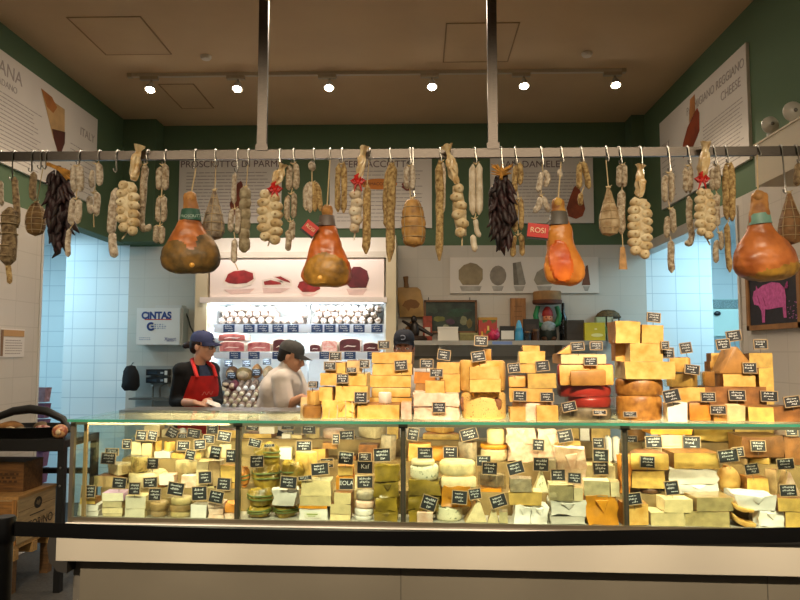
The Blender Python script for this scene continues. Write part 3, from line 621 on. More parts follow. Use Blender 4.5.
bm = BM(); lathe(bm, [(0, hh * .3), (R * .93, hh * .3), (R * .96, hh * .4), (R * .95, hh * .95), (R * .9, hh), (0, hh)], 28); mk('paste', bm, M('a87c48', .6, .2, 12), t)
cx, w, h = onshelf(560, 569, 302, SY + .2)
t = thing('dark_bottle', 'tall black wine bottle with a speckled label behind the gnome\'s arm', 'bottle', (cx + .015, SY + .34, zs)); bm = BM(); lathe(bm, [(0, 0), (.04, 0), (.042, .01), (.042, h * .6), (.016, h * .76), (.015, h), (0, h)], 20); mk('glass', bm, M('0e0f12', .15, 0), t); bm = BM(); lathe(bm, [(.0425, h * .2), (.0428, h * .21), (.0428, h * .5), (.0425, h * .51)], 20); mk('label', bm, M('16181c', .6, .5, 60, second='9aa0a4', thr=.6), t)
zz = zs
for y0, lb in ((331, 'lower of two dark brown boxes stacked between the gnome and the yellow box'), (320, 'upper of two dark brown boxes stacked between the gnome and the yellow box')):
    cx, w, h = onshelf(567, 584, y0, SY + .05); h2 = zs + h - zz
    o = tag(boxo('dark_box', -w / 2, w / 2, 0, .13, 0, h2, M('33291f', .5, .15, 8), None, .004, (cx, SY + .05, zz)), lb, 'box'); boxo('lid_seam', -w / 2 - .001, w / 2 + .001, -.002, .131, h2 * .72, h2 * .76, M('1c1610', .5, 0), o); zz = zs + h
o, w, h = shelfbox('yellow_box', 585, 605, 322.5, M('c9b41e', .5, .08, 5), 'bright yellow box on the shelf beside the two dark boxes', 'box', .1, SY); flat('printed_oval', disc(w * .1, h * .3, w * .3, h * .1), M('e0d68a', .5, 0), o, -.002)
boxo('tag_cap', -w * .02, w * .1, -.002, 0, h * .6, h * .68, M('e8dc9a', .5, 0), o)
for i, (x0, x1, y0, c, lb) in enumerate(((597, 607, 317, 'a8b48a', 'pale green packet behind the yellow box'), (606, 613, 317, 'b8bca0', 'off-white packet with green print beside the yellow box'), (612, 618, 319, 'c8ccc4', 'white packet at the end of the ornament shelf'))):
    o, w, h = shelfbox('food_packet', x0, x1, y0, M(c, .6, .2, 15), lb, 'packet', .1, SY + .15); boxo('print', -w * .4, w * .4, -.002, 0, h * .3, h * .6, M('5f8a4a', .6, .2, 20), o)
a, b = PY(599, 317, SY + .2), PY(624, 309.5, SY + .2)
t = thing('wicker_basket', 'dark domed wicker basket on the packets at the shelf end', 'basket', ((a.x + b.x) / 2, SY + .33, a.z)); R = (b.x - a.x) / 2
bm = BM(); lathe(bm, [(0, zs - a.z), (R * .72, zs - a.z), (R * .95, -.002), (0, -.002)], 24, sy=.42); crumple(bm, .004, 40); mk('bowl', bm, M('4f3d1e', .7, .4, 40, .5), t)
bm = BM(); lathe(bm, [(0, .0), (R, 0), (R * 1.02, .01), (R * .9, .045), (R * .5, .075), (0, .085)], 24, sy=.45); crumple(bm, .006, 40); mk('lid', bm, M('6a5228', .7, .4, 40, .5), t); bm = BM(); tube(bm, [(R * math.cos(q), R * .45 * math.sin(q), .004) for q in [2 * PI * i / 20 for i in range(21)]], .008, 6); mk('rim', bm, M('3f3016', .7, .2, 40), t)
# cheese picture
t, w, h = backposter(450, 599, 257.5, 293, 'long white wall panel picturing pale cheeses above the ornament shelf')
PX0 = PY(524.5, 275, YB - .02)
def pic(name, pts, c, dy=0): return flat(name, [(PY(x, y, YB - .02).x - PX0.x, PY(x, y, YB - .02).z - PX0.z) for x, y in pts], M(c, .7, .15, 14), t, -.0145 - dy)
pic('printed_cheese', [(459, 270), (464, 265), (471, 262.5), (477, 264), (483, 269), (483, 279), (479, 285), (463, 285), (459, 279)], '9a8868')
pic('printed_cheese', [(490 + 8.3 * math.cos(i * .4) + 8.3, 275.5 + 10 * math.sin(i * .4)) for i in range(16)], '948878')
pic('printed_cheese', [(513, 263), (521, 261.5), (526, 283), (525, 285), (514, 285)], '9a9284'); pic('printed_cheese_side', [(513, 263), (516, 262.5), (519, 285), (514, 285)], '7a7264', .0015)
pic('printed_cheese', [(534, 280), (537, 272), (545, 267), (552, 270), (552, 284), (537, 285)], '988c78')
pic('printed_cheese', [(582, 285), (586, 266), (588, 265), (590.5, 285)], '7a4f38')
for x0, x1 in ((460, 482), (492, 504), (514, 525), (537, 552), (583, 590)): pic('printed_reflection', [(x0, 286), (x1, 286), (x1 - 2, 291), (x0 + 2, 291)], 'b4aca0')
# ------------------------------------------------------------------ first aid cabinet, hand wash unit, hanging coat
Y = 7.3
a, b = PY(136, 345, Y), PY(181, 308, Y); w, h = b.x - a.x, b.z - a.z
t = thing('supply_cabinet', 'white metal cabinet with blue lettering underlined in red on the tiled back wall', 'cabinet', ((a.x + b.x) / 2, Y, a.z))
boxo('body', -w / 2, w / 2, .0, .19, 0, h, M('cfcac4', .45, .02, 3), t, .004); boxo('door', -w / 2 + .004, w / 2 - .004, -.012, 0, .004, h - .004, M('d8d4ce', .4, .02, 3), t, .004)
boxo('side_flange', w / 2, w / 2 + .02, .02, .19, 0, h, M('b8b4ae', .45, 0), t); boxo('top_lip', -w * .1, w * .5, .02, .16, h, h + .03, M('c4bfb8', .45, 0), t, .004)
NB = M('1d3a7a', .5, 0)
text('logo_lettering', 'CiNTAS', .1, NB, t, (-.02, -.013, h * .79), sx=.92, bold=.005); boxo('logo_underline', -w * .31, w * .3, -.0135, -.0122, h * .675, h * .7, M('b8382e', .5, 0), t)
bm = BM(); tube(bm, [(-w * .16 + .035 * math.cos(q), -.0135, h * .5 + .035 * math.sin(q)) for q in [.9 + i * .3 for i in range(17)]], .011, 6); mk('round_emblem', bm, NB, t)
boxo('emblem_bar', -w * .16, -w * .1, -.0145, -.0125, h * .48, h * .52, NB, t)
bm = BM(); lines(bm, -w * .08, w * .2, h * .42, h * .58, 3, .012, -.0135, .3); lines(bm, -w * .42, -w * .15, h * .12, h * .22, 2, .008, -.0135, .1); mk('small_print', bm, M('7a86a0', .6, 0), t, smooth=False)
text('corner_lettering', 'Xpect', .05, NB, t, (w * .28, -.0135, h * .16)); boxo('corner_underline', w * .2, w * .36, -.0135, -.0122, h * .1, h * .112, NB, t)
pts = [PY(x, y, 7.42) for x, y in ((179, 306), (184, 309), (188, 318), (190, 326), (194, 334))]
bm = BM(); tube(bm, pts, .008, 6); tag(mk('black_cable', bm, M('2a2826', .5, 0)), 'thin dark cable running from the white metal cabinet down behind the cap', 'cable')
Y = 7.38
a, b = PY(132, 413, Y), PY(173.5, 366, Y); w, h = b.x - a.x, b.z - a.z
t = thing('hand_wash_station', 'steel hand wash unit with two dark dispensers and a curved tap', 'sink', ((a.x + b.x) / 2, Y, a.z))
boxo('back_plate', -w / 2, w / 2, .08, .1, 0, h, M('a5a39c', .4, .05, 5, metal=.6), t, .003)
for z0, z1 in ((.64, .76), (.80, .93)):
    d = boxo('dispenser', -w * .16, w * .38, -.02, .08, h * z0, h * z1, M('15181c', .35, 0), t, .006); boxo('dial', w * .2, w * .27, -.026, -.0205, h * (z0 + .035), h * (z0 + .075), M('8a929a', .3, 0), d); boxo('window', -w * .12, w * .12, -.024, -.0205, h * (z0 + .03), h * (z0 + .08), M('2f3c48', .2, .2, 30), d)
    boxo('label_strip', w * .3, w * .37, -.023, -.0205, h * (z0 + .01), h * (z0 + .1), M('c9c7c0', .4, 0), d)
boxo('shelf', -w / 2, w * .48, -.1, .08, h * .29, h * .33, M('6b6a64', .4, .05, 9, metal=.6), t, .003)
bm = BM(); tube(bm, [(-.0, 0, h * .1), (-.0, 0, h * .55), (-.0, -.03, h * .58)], .012, 8); mk('soap_pump', bm, WIRE, t)
bm = BM(); tube(bm, [(w * .15, .04, h * .33), (w * .15, .03, h * .5)] + [(w * .15 + .06 - .06 * math.cos(q), .02, h * .5 + .06 * math.sin(q)) for q in (.4, .8, 1.2, 1.57, 2, 2.5, 3.1)] + [(w * .15 + .12, .02, h * .42)], .011, 8); mk('tap', bm, WIRE, t)
boxo('basin', -w * .4, w * .45, -.16, .08, 0, h * .12, M('b5b3ac', .3, .03, 5, metal=.7), t, .01)
a, b = PY(124, 391, 7.2), PY(137, 366, 7.2)
t = thing('hanging_apron', 'bundle of black cloth hanging beside the hand wash dispensers', 'cloth', ((a.x + b.x) / 2, 7.2, a.z)); h = b.z - a.z
bm = BM(); lathe(bm, [(0, 0), (.07, .005), (.09, .05), (.085, h * .5), (.075, h * .8), (.045, h * .97), (0, h)], 20, sy=.7); subdiv(bm, 1); crumple(bm, .02, 12, 3); mk('cloth', bm, M('0f0f12', .85, .2, 20), t)
bm = BM(); tube(bm, [(0, 0, h), (0, .04, h + .03), (0, .065, h + .03)], .006, 6); mk('peg', bm, WIRE, t)
# ------------------------------------------------------------------ passage fittings
a, b = PY(712.5, 420, 8.0), PY(738, 299, 8.0); w, h = b.x - a.x, b.z
t = thing('steel_refrigerator', 'pale steel refrigerator with a vent grille standing in the passage beside the pig chalkboard', 'refrigerator', ((a.x + b.x) / 2 + .04, 7.95, 0)); w += .08
boxo('body', -w / 2, w / 2, .02, .44, 0, h, M('b9cfca', .4, .03, 3), t, .004); zt = PY(725, 308, 7.95).z
boxo('grille', -w / 2 + .02, w * .36, .005, .02, zt, h - .01, M('8aa0a0', .4, .4, 90, second='5a6c6e'), t); zd = PY(725, 336, 7.95).z
boxo('upper_door', -w / 2, w / 2, 0, .02, zd, zt - .01, M('c4dcd4', .35, .02, 3), t, .004); boxo('lower_door', -w / 2, w / 2, 0, .02, .1, zd - .02, M('8aa0a4', .35, .05, 3), t, .004)
p = PY(717, 313.5, 7.95); bm = BM(); ell(bm, (p.x - t.location.x, -.012, p.z), (.04, .02, .028), 2); mk('handle', bm, M('20262a', .3, 0), t)
p = PY(723, 376, 7.95); boxo('window', -w / 2 + .05, w * .3, -.004, 0, p.z - .2, p.z + .2, M('54686c', .2, .2, 8), t)
a, b = PY(36, 412, 6.3), PY(48, 386, 6.3); z = 0
t = thing('purple_crate_stack', 'stack of pinkish purple plastic trays in the left passage doorway', 'crate stack', ((a.x + b.x) / 2, 6.3, 0)); n = 9; H = b.z / n
for i in range(n):
    bm = BM(); lathe(bm, [(0, 0), (.065, 0), (.08, H * .85), (.084, H * .9), (.075, H * .9), (.06, H * .3), (0, H * .3)], 4, mat=Matrix.Translation((0, 0, i * H)) @ Matrix.Rotation(PI / 4, 4, 'Z')); mk('tray', bm, M('8a5a7a' if i < n - 1 else 'b08a94', .6, .2, 20), t, smooth=False)
a, b = PY(60, 260, 8.38), PY(80, 300, 8.38)
# ------------------------------------------------------------------ hanging meats (pixel data at the rail's distance)
HY = 3.72
def HP(x, y, dy=0): return PY(x, y, HY + dy)
PXM = HY / F
SAUS = M('cdbfa6', .85, .35, 62, 1.0, second='806a4e', detail=6, vary=.12); SAUSP = M('d8ccb8', .85, .25, 62, 1.0, second='96826a', detail=6, vary=.12); SAUSD = M('a8906a', .85, .4, 50, 1.0, second='5e4830', detail=6, vary=.1)
SAUSY = M('c8ac74', .85, .4, 64, 1.0, second='7a5a2e', detail=6, vary=.12); TWINE = M('cdb58a', .8, .1, 30); NET = M('b8a078', .8, .2, 60)
CELLO = M('c09a60', .3, .3, 30, .4, second='e2cfa6', spec=.8); GAR = M('e0d2ae', .6, .25, 20, .3, second='b89a68'); REDB = M('c8221a', .5, .15, 20); STRAW = M('c98f3a', .7, .3, 30)
HOOKN = [0]
def hook(x, y1, desc, dy=0):
    p = PY(x, 150, RY); zt = rz1 + .004; yf = -.02
    zb_ = PY(x, y1, HY).z
    t = thing('steel_hook', f'steel S hook on the rail holding {desc}', 'hook', (p.x, RY, zt))
    L = max(.05, zt - zb_)
    pts = [(0, .02, -.035), (0, .022, -.01), (0, .012, .003), (0, -.004, .004), (0, -.019, -.006), (0, -.021, -.03), (.004, -.024, -L * .6), (.008, -.026, -L + .012), (.003, -.028, -L), (-.006, -.03, -L + .006), (-.009, -.032, -L + .02)]
    bm = BM(); tube(bm, pts, .0042, 6); mk('wire', bm, WIRE, t)
    return t
def sausage_bm(pts, r, seed, taper=.45, amp=.1, n=10, rag=0):
    # pts local points; resample along
    P = []
    for a, b in zip(pts, pts[1:]):
        for k in range(5): P.append(a.lerp(b, k / 5))
    P.append(pts[-1]); m = len(P) - 1
    for _ in range(2):
        P = [P[0]] + [(P[i - 1] + P[i] * 2 + P[i + 1]) / 4 for i in range(1, m)] + [P[-1]]
    rs = []
    L = sum((b - a).length for a, b in zip(P, P[1:])); s = 0
    for i in range(m + 1):
        if i: s += (P[i] - P[i - 1]).length
        e = min(s, L - s); q = min(1, e / (r * 1.3)); rs.append(r * (.25 + .75 * math.sqrt(max(0, 1 - (1 - q) ** 2))))
    bm = BM(); tube(bm, P, rs, n); crumple(bm, r * amp * 2.2, .5 / r * .7, seed); return bm
class Hang:
    def __init__(s, name, label, cat, x, y, dy=0, group=None):
        s.o = HP(x, y, dy); s.dy = dy; s.t = thing(name, label, cat, tuple(s.o), 0, group); s.seed = x * .37 + y
    def L(s, x, y, d=0): return HP(x, y, s.dy + d) - s.o
    def saus(s, pts, rpx, mat=None, d=0, amp=.1, name='sausage'):
        s.seed += 1.7
        q = [s.L(p[0], p[1], d + (p[2] if len(p) > 2 else 0)) for p in pts]
        return mk(name, sausage_bm(q, rpx * PXM, s.seed, amp=amp), mat or SAUS, s.t)
    def string(s, pts, r=.003, mat=None, d=0, name='string'):
        bm = BM(); tube(bm, [s.L(p[0], p[1], d) for p in pts], r, 6); return mk(name, bm, mat or TWINE, s.t)
    def knot(s, x, y, r=.008, d=-.01, mat=None):
        bm = BM(); ell(bm, s.L(x, y, d), (r, r, r * .8), 2); c = s.L(x, y, d); 
        tube(bm, [c, c + Vector((.018, -.004, .012))], .0025, 5); tube(bm, [c, c + Vector((-.016, -.004, .006))], .0025, 5)
        return mk('knot', bm, mat or TWINE, s.t)
def pairs(desc, x, ytop, rows, hookx=None, mat=None, dy=0, tail=None, hooky=None, word='salami'):
    """rows: list of lists of (x0,y0,x1,y1,r)"""
    h = Hang('salami_string', desc, 'salami', x, ytop, dy)
    prev = None
    for row in rows:
        tops = [(r[0], r[1]) for r in row]; mx = sum(t[0] for t in tops) / len(tops); my = min(t[1] for t in tops)
        if prev: h.string([prev, (mx, my + 1)])
        for i, r in enumerate(row):
            mid = ((r[0] + r[2]) / 2 + (.8 if i else -.8), (r[1] + r[3]) / 2)
            h.saus([(r[0], r[1]), mid, (r[2], r[3])] if len(r) < 6 else r[5], r[4], mat, d=-.012 * (i % 2))
        if len(row) > 1: h.knot(mx, my + 1)
        prev = (sum(r[2] for r in row) / len(row), max(r[3] for r in row) - 2)
    if tail: h.string([prev, tail])
    hook(hookx if hookx is not None else x, hooky or ytop + 2, 'the ' + word, dy)
    return h
# left to right
pairs('string of pale speckled sausage cut by the frame edge at the rail\'s start', 1, 180, [[(1, 181, 2, 206, 2.6)]], hookx=0, word='pale sausage at the rail\'s very start')
h = Hang('cured_salami', 'long tan bound salami with a thick neck, nearest the cracked white side wall', 'cured meat', 13, 177)
h.saus([(15, 177), (16, 195), (18, 228)], 3.2, SAUSD); h.saus([(10, 208), (9, 235), (7, 266)], 7.6, SAUSD, d=-.02, amp=.12); h.saus([(8, 264), (9, 275), (10, 284)], 2.6, SAUSY, d=-.02)
for y, w in ((216, 8), (224, 8.4), (234, 8.4), (246, 8.2), (256, 8)): 
    c = h.L(10 - (y - 208) * .05, y, -.02); bm = BM(); tube(bm, [c + Vector((w * PXM * math.cos(q), w * PXM * math.sin(q), 0)) for q in [2 * PI * i / 16 for i in range(17)]], .003, 5); mk('binding', bm, NET, h.t)
hook(15, 180, 'the long tan bound salami')
pairs('single short grey-tan salami hanging in front of the side-wall text panel', 34, 170, [[(34, 172, 33, 200, 3.6)]], mat=SAUSD, word='single short grey-tan salami')
def netted(desc, x0, x1, y0, y1, stry, mat, shape='pear', dy=0, hookx=None, name='netted_salami', holds=None, nv=6, nh=6, tilt=0):
    h = Hang(name, desc, 'cured meat', (x0 + x1) / 2, y0, dy)
    cx = (x0 + x1) / 2; R = (x1 - x0) / 2 * PXM; H = (y1 - y0) * PXM
    if shape == 'pear': pr = [(0, 0), (.16, .0), (.2, .06), (.32, .16), (.55, .32), (.82, .5), (1, .7), (.96, .84), (.7, .96), (.3, 1.0), (0, 1.0)]
    elif shape == 'round': pr = [(0, 0), (.2, .01), (.45, .08), (.75, .22), (.95, .42), (1, .6), (.92, .78), (.68, .92), (.3, .99), (0, 1)]
    else: pr = [(0, 0), (.3, 0), (.5, .05), (.75, .15), (.9, .3), (1, .5), (1, .75), (.9, .9), (.6, .98), (0, 1)]
    def rad(t):
        for (r0, a), (r1, b) in zip(pr, pr[1:]):
            if a <= t <= b and b > a: return r0 + (r1 - r0) * (t - a) / (b - a)
        return .1
    fine = [(0, 0)] + [(rad(t), t) for t in [i / 22 for i in range(1, 22)]] + [(0, 1)]
    base = h.L(cx, y0)
    bm = BM(); lathe(bm, [(r * R, -t * H) for r, t in fine], 24, sy=.8); 
    for v in bm.verts:
        a = math.atan2(v.co.y, v.co.x); t = -v.co.z / H
        k = 1 - .07 * abs(math.cos(a * nv)) ** 8 - .06 * abs(math.cos(t * PI * nh)) ** 8
        v.co.x = v.co.x * k + tilt * R * t; v.co.y *= k; v.co += base
    crumple(bm, R * .08, 1.6 / R, x0); bmesh.ops.recalc_face_normals(bm, faces=bm.faces); mk('meat', bm, mat, h.t)
    bm = BM()
    for i in range(nv):
        a = PI * 2 * (i + .5) / nv
        tube(bm, [base + Vector((rad(t) * R * 1.0 * math.cos(a) + tilt * R * t, rad(t) * R * .8 * math.sin(a), -t * H)) for t in [k / 12 for k in range(1, 12)]], .0022, 4)
    for j in range(1, nh):
        t = j / nh; tube(bm, [base + Vector((rad(t) * R * 1.0 * math.cos(q) + tilt * R * t, rad(t) * R * .8 * math.sin(q), -t * H)) for q in [2 * PI * i / 16 for i in range(17)]], .0022, 4)
    mk('netting', bm, NET, h.t)
    if stry: h.string([(hookx or cx, stry), (cx, y0 + 2)])
    h.knot(cx, y0 + .5, .012, 0)
    hook(hookx or cx, (stry or y0) + 1, holds, dy); return h
netted('squat brown netted salami hanging behind the first dried pepper bunch', 26, 47, 202, 238, 168, M('8a6a3a', .75, .4, 26, .5, second='5a3f22'), 'round', dy=.07, hookx=43, holds='the squat brown netted salami')
# dried pepper bunches
PEP = M('1e1012', .6, .5, 30, .4, second='3a1a1a'); PEP2 = M('2e1614', .6, .4, 30, .4, second='140a0c')
def pepper_mesh(seed):
    r = random.Random(seed); L = .1; pts = [Vector((0, 0, 0)), Vector((r.uniform(-.006, .006), -.004, -.03)), Vector((r.uniform(-.01, .01), -.012, -.07)), Vector((r.uniform(-.02, .02), -.03, -L))]
    bm = BM(); tube(bm, pts, [.006, .017, .013, .002], 8); crumple(bm, .006, 50, seed); 
    me = bpy.data.meshes.new('dried_pepper'); bm.to_mesh(me); bm.free(); me.shade_smooth(); return me
PM = [pepper_mesh(i) for i in range(5)]
for i, m_ in enumerate(PM): m_.materials.append(PEP if i % 2 else PEP2)
def peppers(desc, cx, y0, y1, wpx, n, straw, dy, seed, holds, lean=0, point=False):
    h = Hang('dried_pepper_bunch', desc, 'dried peppers', cx, y0, dy); r = random.Random(seed); H = (y1 - y0) * PXM
    bm = BM(); tube(bm, [h.L(cx, y0 - 6), h.L(cx + lean * .5, (y0 + y1) / 2), h.L(cx + lean, y1 - 10)], [.012, .035, .012], 8); mk('core', bm, PEP, h.t)
    for i in range(n):
        t = (i + .5) / n; a = i * 2.4 + r.uniform(-.4, .4)
        prof = min(1, .55 + t * 2.2) if not point else min(1, .5 + t * 2.2)
        if t > .72: prof *= 1 - (t - .72) * 1.6
        R = wpx / 2 * PXM * .78 * prof
        p = h.L(cx + lean * t, y0 + (y1 - y0 - 13) * t) + Vector((R * math.cos(a), R * .75 * math.sin(a), .02))
        o = shared('dried_pepper', PM[i % 5], PEP, h.t, p); tilt = .35 * (1 - t * .6)
        o.rotation_euler = (r.uniform(-.25, .25), -tilt * math.cos(a) * r.uniform(.2, 1.3), r.uniform(0, 6.28)); s = r.uniform(.75, 1.1); o.scale = (s, s, s)
    bm = BM(); sp = 11 if point else 3
    for k in range(34):
        a, b = straw[0], straw[1]; f = r.uniform(-1, 1)
        tube(bm, [h.L(a[0] + r.uniform(-1.5, 1.5), a[1] + r.uniform(-1.5, 1.5), -.03 + r.uniform(-.02, .02)), h.L((a[0] + b[0]) / 2 + f, (a[1] + b[1]) / 2 - 1 + f * 2, -.035), h.L(b[0] + r.uniform(-sp, sp), b[1] + f * 5, -.02 + r.uniform(-.03, .02))], [.003, .007, .003], 5)
    mk('straw_tie', bm, STRAW, h.t)
    hook(straw[0][0] if not point else cx, y0 - 3, holds, dy); return h
peppers('big bunch of dark dried peppers with a straw tie, nearer the white side wall', 59, 172, 256, 25, 84, ((48, 164), (70, 176)), 0, 5, 'the bigger dried pepper bunch', 0)
pairs('three-tier string of pale floury salami beside the big pepper bunch', 77, 163, [[(74, 165, 74, 192, 3.4), (80, 165, 80, 192, 3.5)], [(73, 198, 71, 225, 2.9), (79, 199, 77, 224, 3.3)], [(69, 229, 68, 257, 2.6)]], mat=SAUSP, hookx=81, dy=-.1, word='three-tier floury salami string beside the peppers')
pairs('two-tier string of small floury salami with a loose tail, fourth along from the wall', 96, 162, [[(93, 170, 92, 188, 3), (99, 163, 99, 186, 3.4)], [(90, 196, 91, 214, 3.2), (97, 192, 96, 216, 3.2)]], mat=SAUSP, tail=(94, 227), hookx=100, word='two-tier small floury salami string with a tail')
pairs('stout pale salami over a shorter blunt one, beside the bow-less knobbly garlic braid', 114, 183, [[(116, 188, 111, 236, 4.6)], [(112, 232, 115, 258, 4.4)]], mat=SAUSP, hookx=118, hooky=172, word='stout pale salami pair')
def braid(desc, cx, y0, ytop, y1, wpx, cello, bow=None, dy=0, tail=None, cols=2, pale=False, lean=0, holds='', small=False):
    h = Hang('garlic_braid', desc, 'garlic braid', cx, y0, dy); mat = M('e6dcc4', .6, .25, 20, .3, second='c0a888') if pale else GAR
    W = wpx * PXM
    bm = BM(); tube(bm, [h.L(cx, ytop), h.L(cx + lean * .5, (ytop + y1) / 2), h.L(cx + lean, y1 - 2)], [W * .3, W * .47, W * .3], 12); mk('core', bm, mat, h.t)
    rows = max(4, int((y1 - ytop) / 7.5)); k = 0
    for j in range(rows):
        t = (j + .5) / rows; yc = ytop + (y1 - ytop) * t; wf = 1 if .12 < t < .85 else .8
        xs = [-.27, .27] if cols == 2 else [-.12 if j % 2 else .12]
        for q, xq in enumerate(xs):
            r = W * (.31 if cols == 2 else .45) * wf; yy = yc + (2 if q else -1.6)
            c = h.L(cx + lean * t + xq * wpx * wf, yy, -W * .26)
            bm = BM(); ell(bm, c, (r, r * .8, min(r, 5.2 * PXM)), 2); crumple(bm, .004, 40, k); bu = mk('bulb', bm, mat, h.t)
            bm = BM(); ell(bm, c + Vector((0, -r * .78, 0)), (r * .2, .004, r * .18), 1); mk('root_scar', bm, M('b89a6a', .8, .2, 40), bu); k += 1
    (a, b) = cello
    bm = BM(); P = [h.L(a[0] + (b[0] - a[0]) * t, a[1] + (b[1] - a[1]) * t, -.01) for t in (0, .12, .22, .4, .65, .88, 1)]
    wc = (5.0 if not small else 4.2) * PXM
    P = [P[0].lerp(P[-1], t) for t in [i / 16 for i in range(17)]]; rr_ = [1.0, .8, .55, .42, .5, .7, .85, .95, 1, 1, .98, .94, .88, .8, .7, .55, .4]
    tube(bm, P, [wc * q for q in rr_], 24); ax = (P[-1] - P[0]).normalized()
    for v in bm.verts:
        d_ = v.co - P[0]; c_ = P[0] + ax * d_.dot(ax); e_ = v.co - c_; an = math.atan2(e_.y, e_.x); v.co = c_ + e_ * (1 + .16 * math.sin(an * 5 + d_.length * 40) + .1 * math.sin(an * 9 + 1))
    crumple(bm, .012, 30, cx); mk('cellophane_neck', bm, CELLO, h.t)
    if bow:
        c = h.L(bow[0], bow[1], -.045); bm = BM()
        for s in (-1, 1):
            tube(bm, [c, c + Vector((s * .018, -.01, .018)), c + Vector((s * .032, 0, .008)), c + Vector((s * .02, -.005, -.008)), c], [.006, .01, .012, .01, .005], 8)
            tube(bm, [c, c + Vector((s * .012, -.005, -.02)), c + Vector((s * .02, 0, -.05))], [.005, .006, .002], 6)
        tube(bm, [c, c + Vector((-.01, -.01, .03)), c + Vector((.004, 0, .045))], [.008, .012, .004], 6)
        ell(bm, c, (.014, .014, .014), 2); mk('red_bow', bm, REDB, h.t)
    if tail: h.string([(cx + lean, y1 - 2), tail], .004, mat)
    hook(a[0] + (b[0] - a[0]) * .3, a[1] + (b[1] - a[1]) * .35 if a[1] > 152 else 158, holds, dy); return h
braid('fat knobbly garlic braid without a bow, its cellophane neck standing above the rail', 128, 181, 183, 233, 21, ((139, 145), (133, 181)), dy=-.02, tail=(122, 239), holds='the fat bow-less garlic braid')
h = Hang('cured_salami', 'slim long salami curling up at its lower end like a cane', 'salami', 144, 164); h.saus([(145, 164), (144, 185), (142, 210), (141, 224), (143, 229), (149, 228), (150, 224)], 3.6, SAUS); h.knot(145, 165); hook(148, 164, 'the slim cane-shaped salami')
pairs('three-tier string of stubby salami just before the ham with the green band', 163, 163, [[(160, 167, 159, 190, 3.3), (165, 164, 165, 190, 3.5)], [(159, 197, 158, 222, 2.6), (164, 196, 163, 222, 3.2)], [(157, 225, 156, 243, 2.9), (162, 226, 161, 244, 3)]], mat=SAUS, hookx=166, word='three-tier stubby salami string before the green-banded ham')
